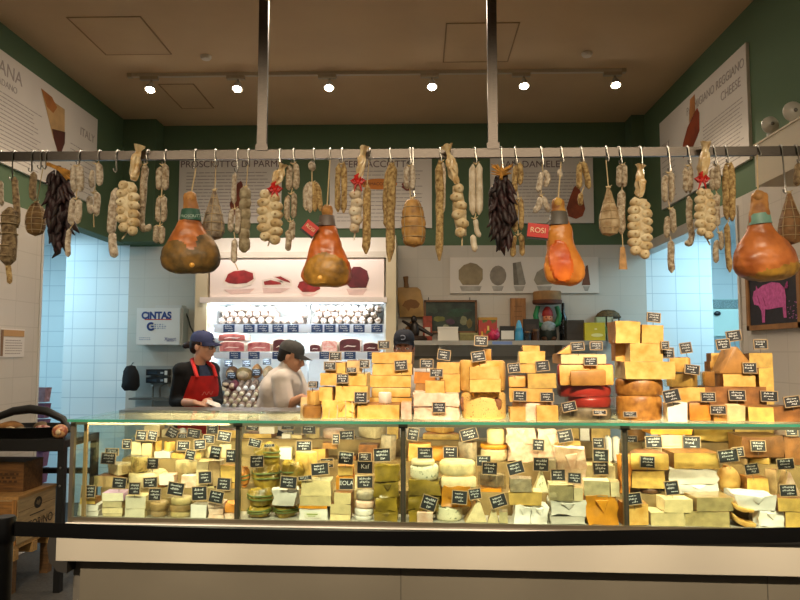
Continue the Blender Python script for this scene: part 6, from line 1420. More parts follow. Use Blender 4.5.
# ------------------------------------------------------------------ people
SKIN = M('d6a082', .5, .08, 12); SKIN2 = M('d29c7c', .5, .08, 12)
def remesh(o, vs=.009, it=2, smooth=.5):
    m = o.modifiers.new('remesh', 'REMESH'); m.mode = 'VOXEL'; m.voxel_size = vs; m.use_smooth_shade = True
    s = o.modifiers.new('smooth', 'SMOOTH'); s.iterations = it; s.factor = smooth; return o
V = Vector
def settle(p, hc, px, py, Y):
    t = PY(px, py, Y); k = t.z / hc.z; l = V(hc) - p.location; p.scale = (k, k, k); p.location = V((t.x - k * l.x, t.y - k * l.y, 0))
def hand(bm, wrist, dirv, palm, side, curl=.5, k=1.0):
    """palm: normal of the palm side; side: towards the thumb"""
    d = V(dirv).normalized(); n = V(palm).normalized(); n = (n - d * n.dot(d)).normalized(); s = V(side); s = (s - d * s.dot(d) - n * s.dot(n)).normalized()
    w = V(wrist); base = w + d * .012 * k
    for f in (-.026, -.009, .008, .025): caps(bm, base + s * f * .7 * k, w + d * .088 * k + s * f * k, .014 * k, .012 * k, 8)
    for i, (f, L) in enumerate(((.027, .07), (.009, .079), (-.009, .073), (-.026, .057))):
        p = w + d * .09 * k + s * f * k; L *= k; a = curl * .5
        for j, (q, r) in enumerate(((.42, .0095), (.32, .0088), (.26, .008))):
            dd = d * math.cos(a) + n * math.sin(a); e = p + dd * L * q; caps(bm, p, e, r * k, r * .92 * k, 8); p = e; a += curl * .75
    p = w + d * .025 * k + s * .03 * k; a = (s * .75 + d * .6 + n * .25).normalized(); e = p + a * .042 * k; caps(bm, p, e, .013 * k, .011 * k, 8); a2 = (s * .25 + d * .85 + n * .4).normalized(); caps(bm, e, e + a2 * .034 * k, .011 * k, .009 * k, 8)
def head(bm, c, fwd, k=1.0, tilt=0, fem=False):
    """c: centre of the skull (between the ears); adds the head with its face; returns a matrix head->local"""
    f = V(fwd).normalized(); r = f.cross(V((0, 0, 1))).normalized(); u = r.cross(f)
    Mx = Matrix((r, f, u)).transposed().to_4x4(); Mx.translation = V(c)   # local: x right, y forward, z up
    def E(p, q): ell(bm, (0, 0, 0), tuple(x * k for x in q), 3, Mx @ Matrix.Translation(V(p) * k) @ Matrix.Identity(4)) if False else [setattr(v, 'co', Mx @ (v.co + V(p) * k)) for v in ell(bm, (0, 0, 0), tuple(x * k for x in q), 3)]
    def Cp(a, b, r0, r1): [setattr(v, 'co', Mx @ v.co) for v in caps(bm, V(a) * k, V(b) * k, r0 * k, r1 * k, 10)]
    E((0, -.008, .035), (.075, .094, .082)); E((0, .028, -.03), (.062, .07, .075)); E((0, .055, -.085), (.036, .036, .032)); E((0, .03, -.06), (.055, .055, .045))
    Cp((0, .092, .012), (0, .112, -.022), .009, .013); E((0, .108, -.03), (.016, .012, .01))
    Cp((-.045, .076, .03), (.045, .076, .03), .013, .013)
    for s in (-1, 1): E((s * .038, .065, -.02), (.026, .026, .024)); E((s * .076, -.008, -.008), (.009, .02, .032)); E((s * .08, -.014, -.004), (.008, .014, .024))
    E((0, .09, -.054), (.024, .013, .007)); E((0, .088, -.066), (.02, .012, .008))
    return Mx, k
def eyes(Mx, k, parent):
    for s in (-1, 1):
        bm = BM(); ell(bm, (0, 0, 0), (.013 * k, .009 * k, .009 * k), 2); 
        for v in bm.verts: v.co = Mx @ (v.co + V((s * .032, .083, .008)) * k)
        e = mk('eye', bm, M('e8e4dc', .3, 0), parent)
        bm = BM(); ell(bm, (0, 0, 0), (.006 * k, .004 * k, .006 * k), 2)
        for v in bm.verts: v.co = Mx @ (v.co + V((s * .032, .0905, .008)) * k)
        mk('iris', bm, M('2a1a10', .2, 0), e)
        bm = BM(); caps(bm, (s * .016 * k, .088 * k, .03 * k), (s * .05 * k, .078 * k, .032 * k), .005 * k, .0035 * k, 8)
        for v in bm.verts: v.co = Mx @ v.co
        mk('eyebrow', bm, M('2a1c14', .8, 0), parent)
    bm = BM(); ell(bm, (0, .098 * k, -.06 * k), (.02 * k, .006 * k, .0045 * k), 2)
    for v in bm.verts: v.co = Mx @ v.co
    mk('lips', bm, M('a85a50', .5, 0), parent)
def cap_(Mx, k, parent, mat, logo=None, brimlen=.085, tip=.0, up=0):
    Mx = Mx @ Matrix.Translation((0, 0, up))
    bm = BM(); n = 28
    pr = [(1.0, 0), (1.0, .25), (.93, .55), (.75, .82), (.45, .97), (0, 1.03)]
    lathe(bm, [(.092 * k * r, .092 * k * z) for r, z in pr], n, .92, 1.12)
    for v in bm.verts:
        v.co += V((0, -.012 * k, .038 * k)); v.co.z += -.18 * (v.co.y) * (1 if v.co.y < 0 else .0) * 0
    for v in bm.verts: v.co = Mx @ v.co
    c = mk('cap', bm, mat, parent)
    bm = BM(); A = []; B = []
    m = 14
    for i in range(m + 1):
        a = math.radians(-72 + 144 * i / m); x = math.sin(a)
        A.append(V((x * .086, math.cos(a) * .088, .045 - tip))); B.append(V((x * .082 * (1.0 - .0), .088 * math.cos(a) + brimlen * math.cos(a * 1.1), .040 - .03 * abs(x) ** 2 - tip - .008)))
    va = [bm.verts.new(p * k) for p in A]; vb = [bm.verts.new(p * k) for p in B]
    for i in range(m): bm.faces.new((va[i], va[i + 1], vb[i + 1], vb[i]))
    r = bmesh.ops.solidify(bm, geom=list(bm.faces), thickness=.004 * k)
    for v in bm.verts: v.co = Mx @ v.co
    mk('brim', bm, mat, c)
    bm = BM(); ell(bm, (0, -.012 * k, .134 * k), (.008 * k, .008 * k, .004 * k), 2)
    for v in bm.verts: v.co = Mx @ v.co
    mk('button', bm, mat, c)
    if logo:
        bm = BM(); tube(bm, [V((.02 * math.cos(q), .0935 + .004 - .012 * abs(math.cos(q)) * .2, .075 + .016 * math.sin(q))) * k for q in [.7 + i * .35 for i in range(14)]], .0045 * k, 6)
        for v in bm.verts: v.co = Mx @ v.co
        mk('cap_emblem', bm, logo, c)
    return c
def hair(Mx, k, parent, mat, parts):
    bm = BM()
    for p, q in parts:
        for v in ell(bm, (0, 0, 0), tuple(x * k for x in q), 3): v.co = Mx @ (v.co + V(p) * k)
    o = mk('hair', bm, mat, parent); remesh(o, .008, 1); return o
def legs(bm, hip, foot, side, r=.085):
    for s in (-1, 1):
        h = V(hip) + V(side) * .09 * s; f = V(foot) + V(side) * .1 * s; kn = (h + f) / 2 + V((0, -.02, .02)); caps(bm, h, kn, r, r * .7, 14); caps(bm, kn, f + V((0, 0, .08)), r * .68, r * .45, 14)
def shoes(parent, foot, side, fwd, mat):
    for s in (-1, 1):
        f = V(foot) + V(side) * .1 * s; bm = BM(); caps(bm, f + V((0, 0, .05)) - V(fwd) * .05, f + V((0, 0, .042)) + V(fwd) * .14, .048, .04, 12)
        for v in bm.verts: v.co.z = max(v.co.z, .004)
        mk('shoe', bm, mat, parent)
# --- woman in navy cap and red apron
o = V((-1.515, 4.80, 0)); F_ = V((.72, -.69, 0)); S_ = V((.69, .72, 0))    # S_: towards her own left
def loc(x, y, z): return V((x, y, z)) - o
hc = PY(205, 355, 4.76); hf = V((.96, -.26, -.1))
rs, ls = loc(-1.62, 4.71, 1.385), loc(-1.415, 4.90, 1.385); re, le = loc(-1.665, 4.72, 1.13), loc(-1.345, 4.84, 1.13); rw, lw = loc(-1.45, 4.56, 1.13), loc(-1.385, 4.63, 1.135)
torso = [((-1.515, 4.80, 1.0), (-1.51, 4.80, 1.13), .135, .118), ((-1.51, 4.80, 1.13), (-1.51, 4.80, 1.31), .118, .128)]
bm = BM()
for a, b, r0, r1 in torso: caps(bm, loc(*a), loc(*b), r0, r1, 16)
caps(bm, rs, ls, .058, .058); ell(bm, loc(-1.515, 4.8, .95), (.17, .15, .13), 3)
caps(bm, rs, loc(-1.505, 4.8, 1.43), .04, .045); caps(bm, ls, loc(-1.505, 4.8, 1.43), .04, .045); nb, nt_ = loc(-1.505, 4.80, 1.39), V(hc) - o + V((-.015, .0, -.06)); caps(bm, nb, nt_, .052, .048)
caps(bm, rs, re, .05, .042); caps(bm, re, rw, .042, .028); caps(bm, ls, le, .05, .042); caps(bm, le, lw, .042, .028)
hand(bm, rw, (.85, -.15, -.12), (0, .3, -1), (.1, .9, .2), .55, .86); hand(bm, lw, (.75, -.5, -.1), (-.2, -.2, -1), (-.6, -.6, .2), .5, .86)
legs(bm, loc(-1.515, 4.8, .92), loc(-1.515, 4.8, 0), S_)
Mx, k = head(bm, V(hc) - o, hf, 1.0)
p = mk('person', bm, SKIN, None, o); remesh(p, .0075, 2)
tag(p, 'woman in a navy cap, black top and red apron, hands together, looking sideways', 'person')
eyes(Mx, k, p); cap_(Mx, k, p, M('3c4470', .8, .12, 30), M('c8ccd8', .6, 0))
hair(Mx, k, p, M('2a1710', .6, .2, 30), [((0, -.03, .03), (.083, .085, .075)), ((0, -.075, -.02), (.06, .035, .05)), ((.0, -.135, .0), (.028, .045, .03)), ((0, -.165, -.01), (.022, .03, .026)), ((.07, -.01, .03), (.016, .03, .03)), ((-.07, -.01, .03), (.016, .03, .03))])
bm = BM()
for s in (-1, 1):
    for q0, q1 in (((s * .012, .1, .012), (s * .055, .088, .014)), ((s * .055, .088, .014), (s * .084, .0, .012)), ((s * .012, .1, -.012), (s * .05, .09, -.012)), ((s * .055, .088, .014), (s * .05, .09, -.012)), ((s * .012, .1, .012), (s * .012, .1, -.012))): tube(bm, [V(q0), V(q1)], .003, 6)
tube(bm, [V((-.012, .1, .008)), V((.012, .1, .008))], .003, 6)
for v in bm.verts: v.co = Mx @ v.co
mk('glasses', bm, BLACK, p)
bm = BM()
for a, b, r0, r1 in torso: caps(bm, loc(*a), loc(*b), r0 + .008, r1 + .008, 16)
caps(bm, rs, loc(-1.505, 4.8, 1.425), .052, .052); caps(bm, ls, loc(-1.505, 4.8, 1.425), .052, .052); caps(bm, rs, ls, .066, .066); ell(bm, loc(-1.535, 4.77, 1.3), (.075, .075, .1), 3); ell(bm, loc(-1.46, 4.82, 1.3), (.08, .08, .1), 3); ell(bm, loc(-1.515, 4.8, .97), (.18, .16, .12), 3)
caps(bm, rs, re, .054, .05); caps(bm, re, re.lerp(rw, .42), .05, .043); caps(bm, ls, le, .055, .05); caps(bm, le, le.lerp(lw, .6), .05, .04)
remesh(mk('black_top', bm, M('0d0d10', .9, .15, 30), p), .01, 3)
bm = BM(); legs(bm, loc(-1.515, 4.8, .92), loc(-1.515, 4.8, .0), S_, .096); ell(bm, loc(-1.515, 4.8, .93), (.178, .158, .1), 3); remesh(mk('trousers', bm, M('16171c', .9, .1, 20), p), .012, 2); shoes(p, loc(-1.515, 4.8, 0), S_, F_, BLACK)
# grey tee shirt patch and red apron, wrapped round the front of the torso
RED = M('e2261e', .7, .12, 14)
def wrap(z0, z1, half0, half1, r, n=16, m=8, dr=0.0, thick=.004):
    bm = BM(); rows = []
    for j in range(m + 1):
        t = j / m; z = z0 + (z1 - z0) * t; hw_ = half0 + (half1 - half0) * t; row = []
        for i in range(n + 1):
            s = (i / n * 2 - 1) * hw_; a = s / .145; rr = r(z) if callable(r) else r
            q = F_ * (rr * math.cos(a)) + S_ * (rr * 1.05 * math.sin(a)); row.append(bm.verts.new(V((0, 0, z)) + q + (loc(-1.51, 4.80, 0))))
        rows.append(row)
    for a_, b_ in zip(rows, rows[1:]):
        for i in range(n): bm.faces.new((a_[i], a_[i + 1], b_[i + 1], b_[i]))
    bmesh.ops.solidify(bm, geom=list(bm.faces), thickness=thick); return bm
wr = lambda z: .163 + (.012 if 1.22 < z < 1.36 else 0) - max(0, z - 1.36) * .3
bm = wrap(1.33, 1.425, .05, .05, lambda z: .152 - (z - 1.33) * .6); mk('grey_tee_shirt', bm, M('4a5878', .9, .15, 30), p)
bm = wrap(.55, 1.02, .2, .19, lambda z: .185); 
b2 = wrap(1.02, 1.34, .2, .11, lambda z: .158 + .016 * math.sin(max(0, min(1, (z - 1.05) / .3)) * PI)); me = bpy.data.meshes.new('x'); b2.to_mesh(me); bm.from_mesh(me); b2.free(); bpy.data.meshes.remove(me)
ap = mk('red_apron', bm, RED, p)
for s in (-1, 1):
    bm = BM(); a0 = loc(-1.51, 4.80, 1.33) + F_ * .155 + S_ * .085 * s; a1 = loc(-1.51, 4.80, 1.41) + F_ * .105 + S_ * .085 * s; a2 = loc(-1.505, 4.80, 1.47) + S_ * .06 * s; a3 = loc(-1.505, 4.80, 1.48) - F_ * .055
    tube(bm, [a0, a1, a2, a3], [.016, .016, .014, .012], 8); mk('neck_strap', bm, RED, ap)
c_ = loc(-1.51, 4.80, 1.2); bm = BM(); tube(bm, [c_ + F_ * (.178 - q * q * 1.6) + S_ * q + V((0, 0, .012 * math.sin(q * 160))) for q in [-.05 + i * .004 for i in range(26)]], .0025, 5); mk('apron_script', bm, M('e07a6a', .7, 0), ap)
# paper in her hands
hw_ = (rw + lw) / 2 + V((.1, -.04, -.0))
settle(p, hc, 203, 346.5, 6.0)
q = p.location + hw_ * p.scale.x; bm = BM(); box(bm, -.065, .065, -.05, .05, 0, .006); subdiv(bm, 3); crumple(bm, .02, 18)
t = mk('paper_sheet', bm, M('efe6da', .7, .05, 20), None, q + V((.03, -.02, -.01))); t.rotation_euler = (.3, .35, .4); tag(t, 'crumpled white paper held in the hands of the woman in the red apron', 'paper')
# --- man in white shirt and grey cap, leaning
o = V((-1.04, 5.05, 0)); F_ = V((.93, .1, 0)).normalized(); S_ = V((-.1, .99, 0))
hc = PY(290, 361, 5.02); hf = V((.94, -.02, -.34))
rs, ls = loc(-.965, 4.87, 1.365), loc(-.93, 5.20, 1.385); re, le = loc(-.93, 4.82, 1.16), loc(-.83, 5.2, 1.17); rw, lw = loc(-.79, 4.78, 1.235), loc(-.66, 5.1, 1.24)
torso = [((-1.06, 5.05, .98), (-1.04, 5.04, 1.15), .145, .145), ((-1.04, 5.04, 1.15), (-.985, 5.04, 1.31), .145, .15)]
bm = BM()
for a, b, r0, r1 in torso: caps(bm, loc(*a), loc(*b), r0 - .012, r1 - .012, 16)
caps(bm, rs, ls, .06, .06); ell(bm, loc(-1.06, 5.05, .95), (.15, .16, .12), 3); caps(bm, loc(-.965, 5.03, 1.41), V(hc) - o + V((-.025, 0, -.06)), .055, .052)
caps(bm, rs, re, .05, .043); caps(bm, re, rw, .042, .03); caps(bm, ls, le, .05, .043); caps(bm, le, lw, .042, .03)
hand(bm, rw, (.9, -.1, -.1), (0, .3, -1), (.1, .9, .2), .6); hand(bm, lw, (.9, -.35, -.1), (-.2, -.2, -1), (-.2, -.9, .2), .6)
legs(bm, loc(-1.04, 5.05, .92), loc(-1.04, 5.05, 0), S_); Mx, k = head(bm, V(hc) - o, hf, 1.0)
p = mk('person', bm, SKIN2, None, o); remesh(p, .0075, 2)
tag(p, 'man in a white shirt and grey cap leaning forward behind the counter', 'person')
eyes(Mx, k, p); cap_(Mx, k, p, M('4c4a48', .85, .12, 30))
hair(Mx, k, p, M('17110e', .7, .2, 30), [((0, -.03, .03), (.081, .083, .075)), ((0, -.07, -.02), (.062, .035, .045)), ((.068, -.015, .02), (.014, .022, .035)), ((-.068, -.015, .02), (.014, .022, .035))])
bm = BM()
for a, b, r0, r1 in torso: caps(bm, loc(*a), loc(*b), r0 + .012, r1 + .01, 16)
caps(bm, rs, ls, .078, .078); ell(bm, loc(-1.055, 5.03, 1.25), (.115, .16, .17), 3); ell(bm, loc(-1.06, 5.05, .98), (.165, .17, .12), 3); caps(bm, rs, rs.lerp(re, .8), .074, .078); caps(bm, ls, ls.lerp(le, .8), .078, .08); caps(bm, loc(-.97, 5.03, 1.40), loc(-.955, 5.03, 1.455), .075, .066)
crumple(bm, .012, 9, 4); remesh(mk('white_shirt', bm, M('e8dcd2', .85, .05, 12), p), .01, 3)
bm = BM(); legs(bm, loc(-1.04, 5.05, .92), loc(-1.04, 5.05, 0), S_, .096); ell(bm, loc(-1.06, 5.05, .92), (.165, .172, .1), 3); remesh(mk('trousers', bm, M('23252b', .9, .1, 20), p), .012, 2); shoes(p, loc(-1.04, 5.05, 0), S_, F_, BLACK)
settle(p, hc, 291, 357, 5.6)
# --- man in a dark cap behind the tall tower
hc = PY(404, 348.5, 5.0); o = V((hc.x + .01, 5.03, 0)); F_ = V((-.05, -1, 0)); S_ = V((1, 0, 0))
hf = V((-.08, -1, -.12)); xc = o.x
rs, ls = loc(xc - .19, 5.03, 1.39), loc(xc + .19, 5.03, 1.39); re, le = loc(xc - .24, 5.0, 1.1), loc(xc + .24, 5.0, 1.1); rw, lw = loc(xc - .12, 4.78, 1.08), loc(xc + .12, 4.78, 1.08)
torso = [((xc, 5.04, 1.0), (xc, 5.04, 1.14), .14, .135), ((xc, 5.04, 1.14), (xc, 5.04, 1.32), .135, .145)]
bm = BM()
for a, b, r0, r1 in torso: caps(bm, loc(*a), loc(*b), r0 - .01, r1 - .01, 16)
caps(bm, rs, ls, .06, .06); ell(bm, loc(xc, 5.04, .95), (.16, .13, .12), 3); caps(bm, loc(xc, 5.04, 1.41), V(hc) - o + V((0, .03, -.06)), .056, .054)
caps(bm, rs, re, .05, .043); caps(bm, re, rw, .042, .03); caps(bm, ls, le, .05, .043); caps(bm, le, lw, .042, .03)
hand(bm, rw, (.4, -.9, 0), (0, 0, -1), (1, .2, 0), .5); hand(bm, lw, (-.4, -.9, 0), (0, 0, -1), (-1, .2, 0), .5)
legs(bm, loc(xc, 5.04, .92), loc(xc, 5.04, 0), S_); Mx, k = head(bm, V(hc) - o, hf, 1.0)
p = mk('person', bm, M('b98068', .5, .08, 12), None, o); remesh(p, .0075, 2)
tag(p, 'man in a dark navy cap, only eyes and forehead showing above a tall cheese tower', 'person')
eyes(Mx, k, p); cap_(Mx, k, p, M('1d202c', .85, .1, 30), M('8a90a4', .6, 0), .05, .0, .022)
hair(Mx, k, p, M('17110e', .7, .2, 30), [((0, -.03, .03), (.081, .083, .075)), ((.068, -.005, .015), (.014, .026, .035)), ((-.068, -.005, .015), (.014, .026, .035))])
bm = BM()
for a, b, r0, r1 in torso: caps(bm, loc(*a), loc(*b), r0 + .008, r1 + .008, 16)
caps(bm, rs, ls, .076, .076); caps(bm, rs, rs.lerp(re, .7), .078, .076); caps(bm, ls, ls.lerp(le, .7), .078, .076); ell(bm, loc(xc, 5.04, .97), (.175, .15, .12), 3); caps(bm, loc(xc, 5.03, 1.39), loc(xc, 5.035, 1.45), .085, .07)
remesh(mk('white_shirt', bm, M('e8dcd2', .85, .05, 12), p), .01, 3)
bm = BM(); legs(bm, loc(xc, 5.04, .92), loc(xc, 5.04, 0), S_, .096); ell(bm, loc(xc, 5.04, .92), (.17, .145, .1), 3); remesh(mk('trousers', bm, M('23252b', .9, .1, 20), p), .012, 2); shoes(p, loc(xc, 5.04, 0), S_, F_, BLACK)
settle(p, hc, 404, 348.5, 5.6)
# ------------------------------------------------------------------ black rack, basket and wine crates
KY = 4.75
BLK = M('0a0a0b', .5, .1, 30); CRW = M('b08850', .65, .2, 8, .2, stretch=(1, 8, 8)); CRD = M('6a4a26', .7, .3, 8, .2, stretch=(1, 8, 8))
ra, rb = PY(-40, 443, KY), PY(66, 443, KY); rz = ra.z; ra.x = XL + .002
t = thing('black_rack', 'black metal table rack beside the counter end, holding a basket', 'rack', ((ra.x + rb.x) / 2, KY, 0)); hw = (rb.x - ra.x) / 2
boxo('top_shelf', -hw, hw, -.02, .5, rz - .03, rz + .02, BLK, t, .006); boxo('front_rail', -hw, hw, -.03, -.02, rz - .05, rz + .03, BLK, t, .003)
for sx in (hw - .045,):
    for sy in (-.02, .455): boxo('leg', sx, sx + .045, sy, sy + .045, 0, rz - .03, BLK, t, .004)
bm = BM()
for z in (.7, .82): ell(bm, (hw - .022, -.022, z), (.008, .004, .008), 2)
mk('bolt', bm, WIRE, t); boxo('lower_bar', -hw, hw, .46, .49, .7, .74, BLK, t, .004); boxo('wall_bracket', -hw, -hw + .02, .0, .48, rz - .16, rz - .03, BLK, t, .003)
# basket with arched handle
bx = PY(26, 437, KY + .2).x; b = thing('black_basket', 'wide black oval basket with a low arched handle standing on the black rack', 'basket', (bx, KY + .24, rz + .021))
bm = BM(); lathe(bm, [(0, 0), (.2, 0), (.24, .07), (.25, .075), (.23, .075), (.195, .012), (0, .012)], 28, 1.15, .8); mk('bowl', bm, BLK, b)
bm = BM(); tube(bm, [(-.3, 0, .05), (-.24, 0, .13), (-.12, 0, .175), (0, 0, .19), (.12, 0, .175), (.24, 0, .12), (.3, 0, .03)], [.02, .026, .03, .032, .03, .026, .02], 10); mk('handle', bm, BLK, b)
def sitting(name, px, py, rx, ry, rz_, mat, label, cat, Y, zbase=None):
    q = PY(px, py, Y); z = zbase if zbase is not None else q.z; bm = BM(); ell(bm, (0, 0, rz_), (rx, ry, rz_), 3); crumple(bm, rz_ * .2, 12, px); o = tag(mk(name, bm, mat, None, (q.x, Y, z)), label, cat); bm = BM(); ell(bm, (rx * .2, -ry * .8, rz_ * 1.0), (rx * .4, ry * .25, rz_ * .4), 2); mk('seal', bm, M('d0b890', .6, .2, 20), o); return o
zb_ = rz + .036
sitting('bread_loaf', 10, 430, .1, .05, .045, M('9a6a34', .7, .3, 14, .3), 'brown crusty loaf in the black basket at the frame\'s edge', 'bread', KY + .2, zb_)
sitting('bread_loaf', 20, 436, .045, .04, .03, M('8a7a5a', .7, .3, 14, .3), 'small greyish loaf in the middle of the black basket', 'bread', KY + .13, zb_)
sitting('salami_packet', 43, 434, .06, .04, .035, M('7a3a34', .4, .5, 40, second='c8a090', thr=.5), 'red net-patterned packet in the black basket', 'packet', KY + .17, zb_)
sitting('salami_packet', 60, 431, .05, .06, .05, M('8a4a34', .4, .5, 30, second='b88a5a', thr=.5), 'red and tan packet on the rack right by the counter glass', 'packet', KY + .08, rz + .021)
sitting('bread_loaf', 41, 420, .055, .05, .04, M('8a7050', .7, .3, 14, .3), 'round tan loaf behind the basket handle', 'bread', KY + .42, rz + .021)
# crates
CX0, CX1, CY0, CY1, CZ0, CZ1 = -3.12, -2.68, 4.71, 5.2, .315, .63
st = thing('wooden_stand', 'low rough wooden pallet stand under the printed wine crate', 'stand', ((CX0 + CX1) / 2, CY0, 0)); hw = (CX1 - CX0) / 2; CD = CY1 - CY0
for q in range(5): boxo('deck_plank', -hw + q * .09, -hw + q * .09 + .075, -.04, CD, CZ0 - .03, CZ0 - .001, CRW, st, .003)
for q in (-.03, .2, CD - .06): boxo('cross_beam', -hw, hw, q, q + .06, CZ0 - .1, CZ0 - .031, CRW, st, .003)
for sx in (-hw + .01, hw - .07):
    for sy in (-.03, CD - .06): boxo('leg', sx, sx + .06, sy, sy + .06, 0, CZ0 - .101, CRD, st, .004)
H = CZ1 - CZ0
t = thing('wine_crate', 'pale wooden wine crate with printed oval emblem standing on the low pallet', 'crate', ((CX0 + CX1) / 2, CY0, CZ0))
PINE = M('b89a6c', .65, .2, 8, .2, stretch=(8, 1, 8))
boxo('box', -hw, hw, 0, CD, 0, H - .02, PINE, t, .003); boxo('lid', -hw - .003, hw + .003, -.003, CD + .003, H - .02, H, M('b8894e', .65, .2, 8, .2, stretch=(8, 1, 8)), t, .003)
boxo('end_board', -hw + .02, hw - .004, -.012, 0, .01, H - .03, M('9a6a32', .65, .3, 8, .2, stretch=(1, 8, 8)), t, .003)
for sx in (-hw, hw - .03): boxo('corner_batten', sx, sx + .03, -.02, -.0125, 0, H - .02, M('a87438', .65, .3, 8, .2, stretch=(8, 8, 1)), t, .002)
for q in range(2): boxo('plank_gap', hw, hw + .0012, .01, CD - .01, H * (.3 + .36 * q), H * (.3 + .36 * q) + .003, CRD, t)
ey, ez = 4.96 - CY0, .544 - CZ0
bm = BM(); prism(bm, disc(ey, ez, .05, .04), hw + .001, hw + .0025, 'x'); e = mk('printed_emblem', bm, M('2a2219', .7, .2, 30), t, smooth=False)
bm = BM(); prism(bm, [(ey - .03, ez - .004), (ey - .012, ez + .02), (ey + .0, ez + .008), (ey + .014, ez + .022), (ey + .03, ez), (ey + .01, ez - .022)], hw + .0026, hw + .0034, 'x'); mk('emblem_figure', bm, M('7a6648', .7, .2, 30), e, smooth=False)
text('printed_lettering', 'TORINO', .085, M('2a2018', .7, 0), t, (hw + .0015, 5.0 - CY0, .405 - CZ0), (PI / 2, 0, PI / 2))
bm = BM(); box(bm, hw, hw + .0015, 4.86 - CY0, 5.05 - CY0, .47 - CZ0, .478 - CZ0); mk('printed_rule', bm, M('3a2e20', .7, 0), t, smooth=False)
for q, (mx, my) in enumerate(((-.05, .3), (.06, .36))):
    bm = BM(); prism(bm, disc(mx, my, .07, .035, 14, .3, q), H, H + .002, 'z'); mk('printed_mark', bm, M('2e2014', .7, 0), t, smooth=False)
H2 = .19
t = thing('wine_crate', 'darker brown wooden crate on top of the printed wine crate', 'crate', (-2.93, 4.87, CZ1 + .003)); hw2 = .19
boxo('box', -hw2, hw2, 0, .25, 0, H2, M('7a5226', .7, .3, 8, .2, stretch=(1, 8, 8)), t, .003); boxo('lid', -hw2 - .003, hw2 + .003, -.003, .253, H2, H2 + .012, CRD, t, .003)
bm = BM(); lines(bm, -hw2 + .1, hw2 - .03, H2 * .3, H2 * .7, 3, .014, -.003); mk('printed_text', bm, M('4a3016', .7, 0), t, smooth=False)
# ------------------------------------------------------------------ barrier belt and post
BY = 2.6
pp = PY(4, 540, BY); bz = PY(4, 533.5, BY).z
t = thing('barrier_post', 'black queue barrier post at the frame\'s edge in front of the crates', 'barrier post', (pp.x, BY, 0))
bm = BM(); lathe(bm, [(0, 0), (.17, 0), (.175, .01), (.12, .03), (.04, .045), (0, .045)], 28); mk('base', bm, BLK, t)
bm = BM(); lathe(bm, [(0, .045), (.031, .045), (.031, bz - .02), (0, bz - .02)], 24); mk('shaft', bm, BLK, t)
bm = BM(); lathe(bm, [(0, bz - .03), (.036, bz - .03), (.038, bz - .02), (.038, bz + .055), (.034, bz + .062), (0, bz + .062)], 24); mk('belt_head', bm, M('0c0c0d', .35, 0), t)
pts = [PY(x, y, BY) for x, y in ((8, 528.5), (100, 532), (200, 535.3), (300, 537.6), (400, 538.8), (500, 538.9), (600, 538.0), (700, 536.6), (800, 534.8), (900, 532), (1000, 528))]
bm = BM(); hh = .0265; A = []
for q in pts: A.append([bm.verts.new((q.x, BY + s * .0012, q.z + zz)) for s, zz in ((-1, -hh), (1, -hh), (1, hh), (-1, hh))])
for r0, r1 in zip(A, A[1:]):
    for i in range(4): bm.faces.new((r0[i], r0[(i + 1) % 4], r1[(i + 1) % 4], r1[i]))
bm.faces.new(A[0]); bm.faces.new(A[-1]); bmesh.ops.recalc_face_normals(bm, faces=bm.faces)
tag(mk('barrier_belt', bm, M('08080a', .8, .1, 90), None), 'long black sagging barrier belt stretched in front of the whole counter', 'barrier belt')
e = pts[-1]; t = thing('barrier_post', 'far black barrier post holding the other end of the belt, beyond the frame', 'barrier post', (e.x + .03, BY, 0))
bm = BM(); lathe(bm, [(0, 0), (.17, 0), (.175, .01), (.12, .03), (.031, .045), (.031, e.z - .03), (.038, e.z - .03), (.038, e.z + .06), (0, e.z + .06)], 24); mk('shaft', bm, BLK, t)
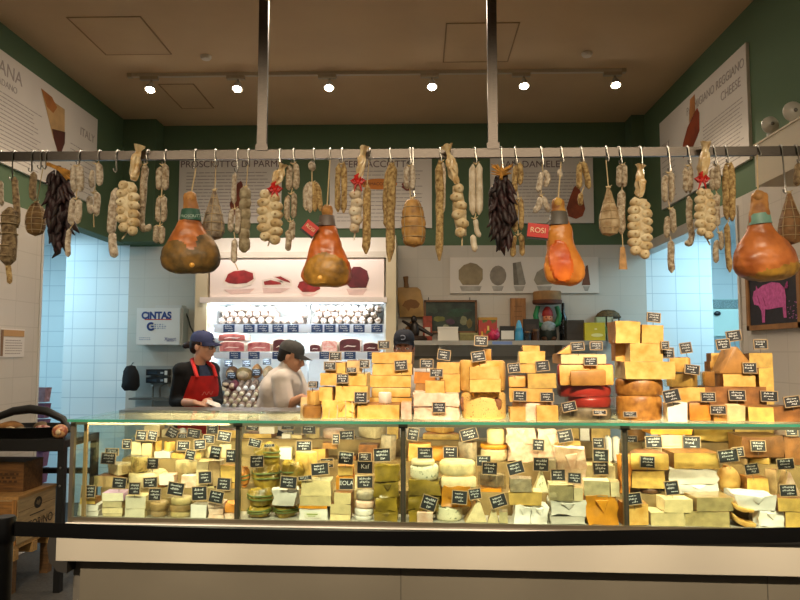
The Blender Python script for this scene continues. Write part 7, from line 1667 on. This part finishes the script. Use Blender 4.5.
# ------------------------------------------------------------------ lights
def spot(x, y, z, tx, ty_, tz, e, col=(1, .82, .58), size=1.1, blend=.8, r=.08):
    l = bpy.data.lights.new('shop_spotlight', 'SPOT'); l.energy = e; l.color = col; l.spot_size = size; l.spot_blend = blend; l.shadow_soft_size = r
    o = bpy.data.objects.new('shop_spotlight', l); COL.objects.link(o); o.location = (x, y, z); o.rotation_euler = (V((tx, ty_, tz)) - V((x, y, z))).to_track_quat('-Z', 'Y').to_euler(); return o
for x in (-2.3, -1.3, -.4, .5, 1.4, 2.1):
    spot(x, SPOT_Y, 3.95, x * .95, 3.9, 1.5, SPOT_E, size=.95)
for x in (-1.75, -1.05, -.35, .35, 1.0, 1.65, 2.25): spot(x * .92, .6, 3.95, x, 3.55, 1.15, SPOT_T, col=(1, .83, .6), size=.5, blend=.6)
def area(name, x, y, z, sx, sy, e, col, rot=(0, 0, 0)):
    l = bpy.data.lights.new(name, 'AREA'); l.energy = e; l.color = col; l.shape = 'RECTANGLE'; l.size = sx; l.size_y = sy
    o = bpy.data.objects.new(name, l); COL.objects.link(o); o.location = (x, y, z); o.rotation_euler = rot; return o
area('passage_light', -4.4, 6.7, 2.88, 1.2, .5, PASS_L, (.52, .84, 1)); area('passage_light', 3.5, 6.6, 2.88, 1.2, .6, PASS_R, (.5, .84, 1))
w = bpy.data.worlds.new('world'); SC.world = w; w.use_nodes = True; bg = w.node_tree.nodes['Background']; bg.inputs[0].default_value = (1, .86, .68, 1); bg.inputs[1].default_value = WORLD_E
area('staff_fill_light', -.6, 4.9, 4.06, 2.4, .3, STAFF_FILL_E, (1, .85, .66))  # unseen fill added overhead to brighten the staff, no fixture there
SC.view_settings.view_transform = 'Standard'; SC.view_settings.look = 'None'; SC.view_settings.gamma = 1; SC.view_settings.exposure = EXPO; SC.view_settings.use_curve_mapping = False
def fonts_to_meshes():
    dg = bpy.context.evaluated_depsgraph_get(); dg.update()
    for o in [o for o in list(COL.objects) if o.type == 'FONT']:
        me = bpy.data.meshes.new_from_object(o.evaluated_get(dg)); par, mw, nm = o.parent, o.matrix_basis.copy(), o.name.split('.')[0]
        bpy.data.objects.remove(o); n = bpy.data.objects.new(nm, me); COL.objects.link(n); n.parent = par; n.matrix_basis = mw
fonts_to_meshes()
print('VP', [round(q, 1) for q in (lambda c: (400 + F * c.x / -c.z, 300 - F * c.y / -c.z))(RM.transposed() @ V((0, 1, 0)))])
for g in GAPS: print('GAP', g)
for l_, n_ in LABELS.items():
    k_ = len(l_.replace('-', ' ').split())
    if len(l_.split()) > 16 or len(l_.split()) < 4: print('LEN', len(l_.split()), l_)
    if len(n_) > 1: print('DUP', len(n_), l_)
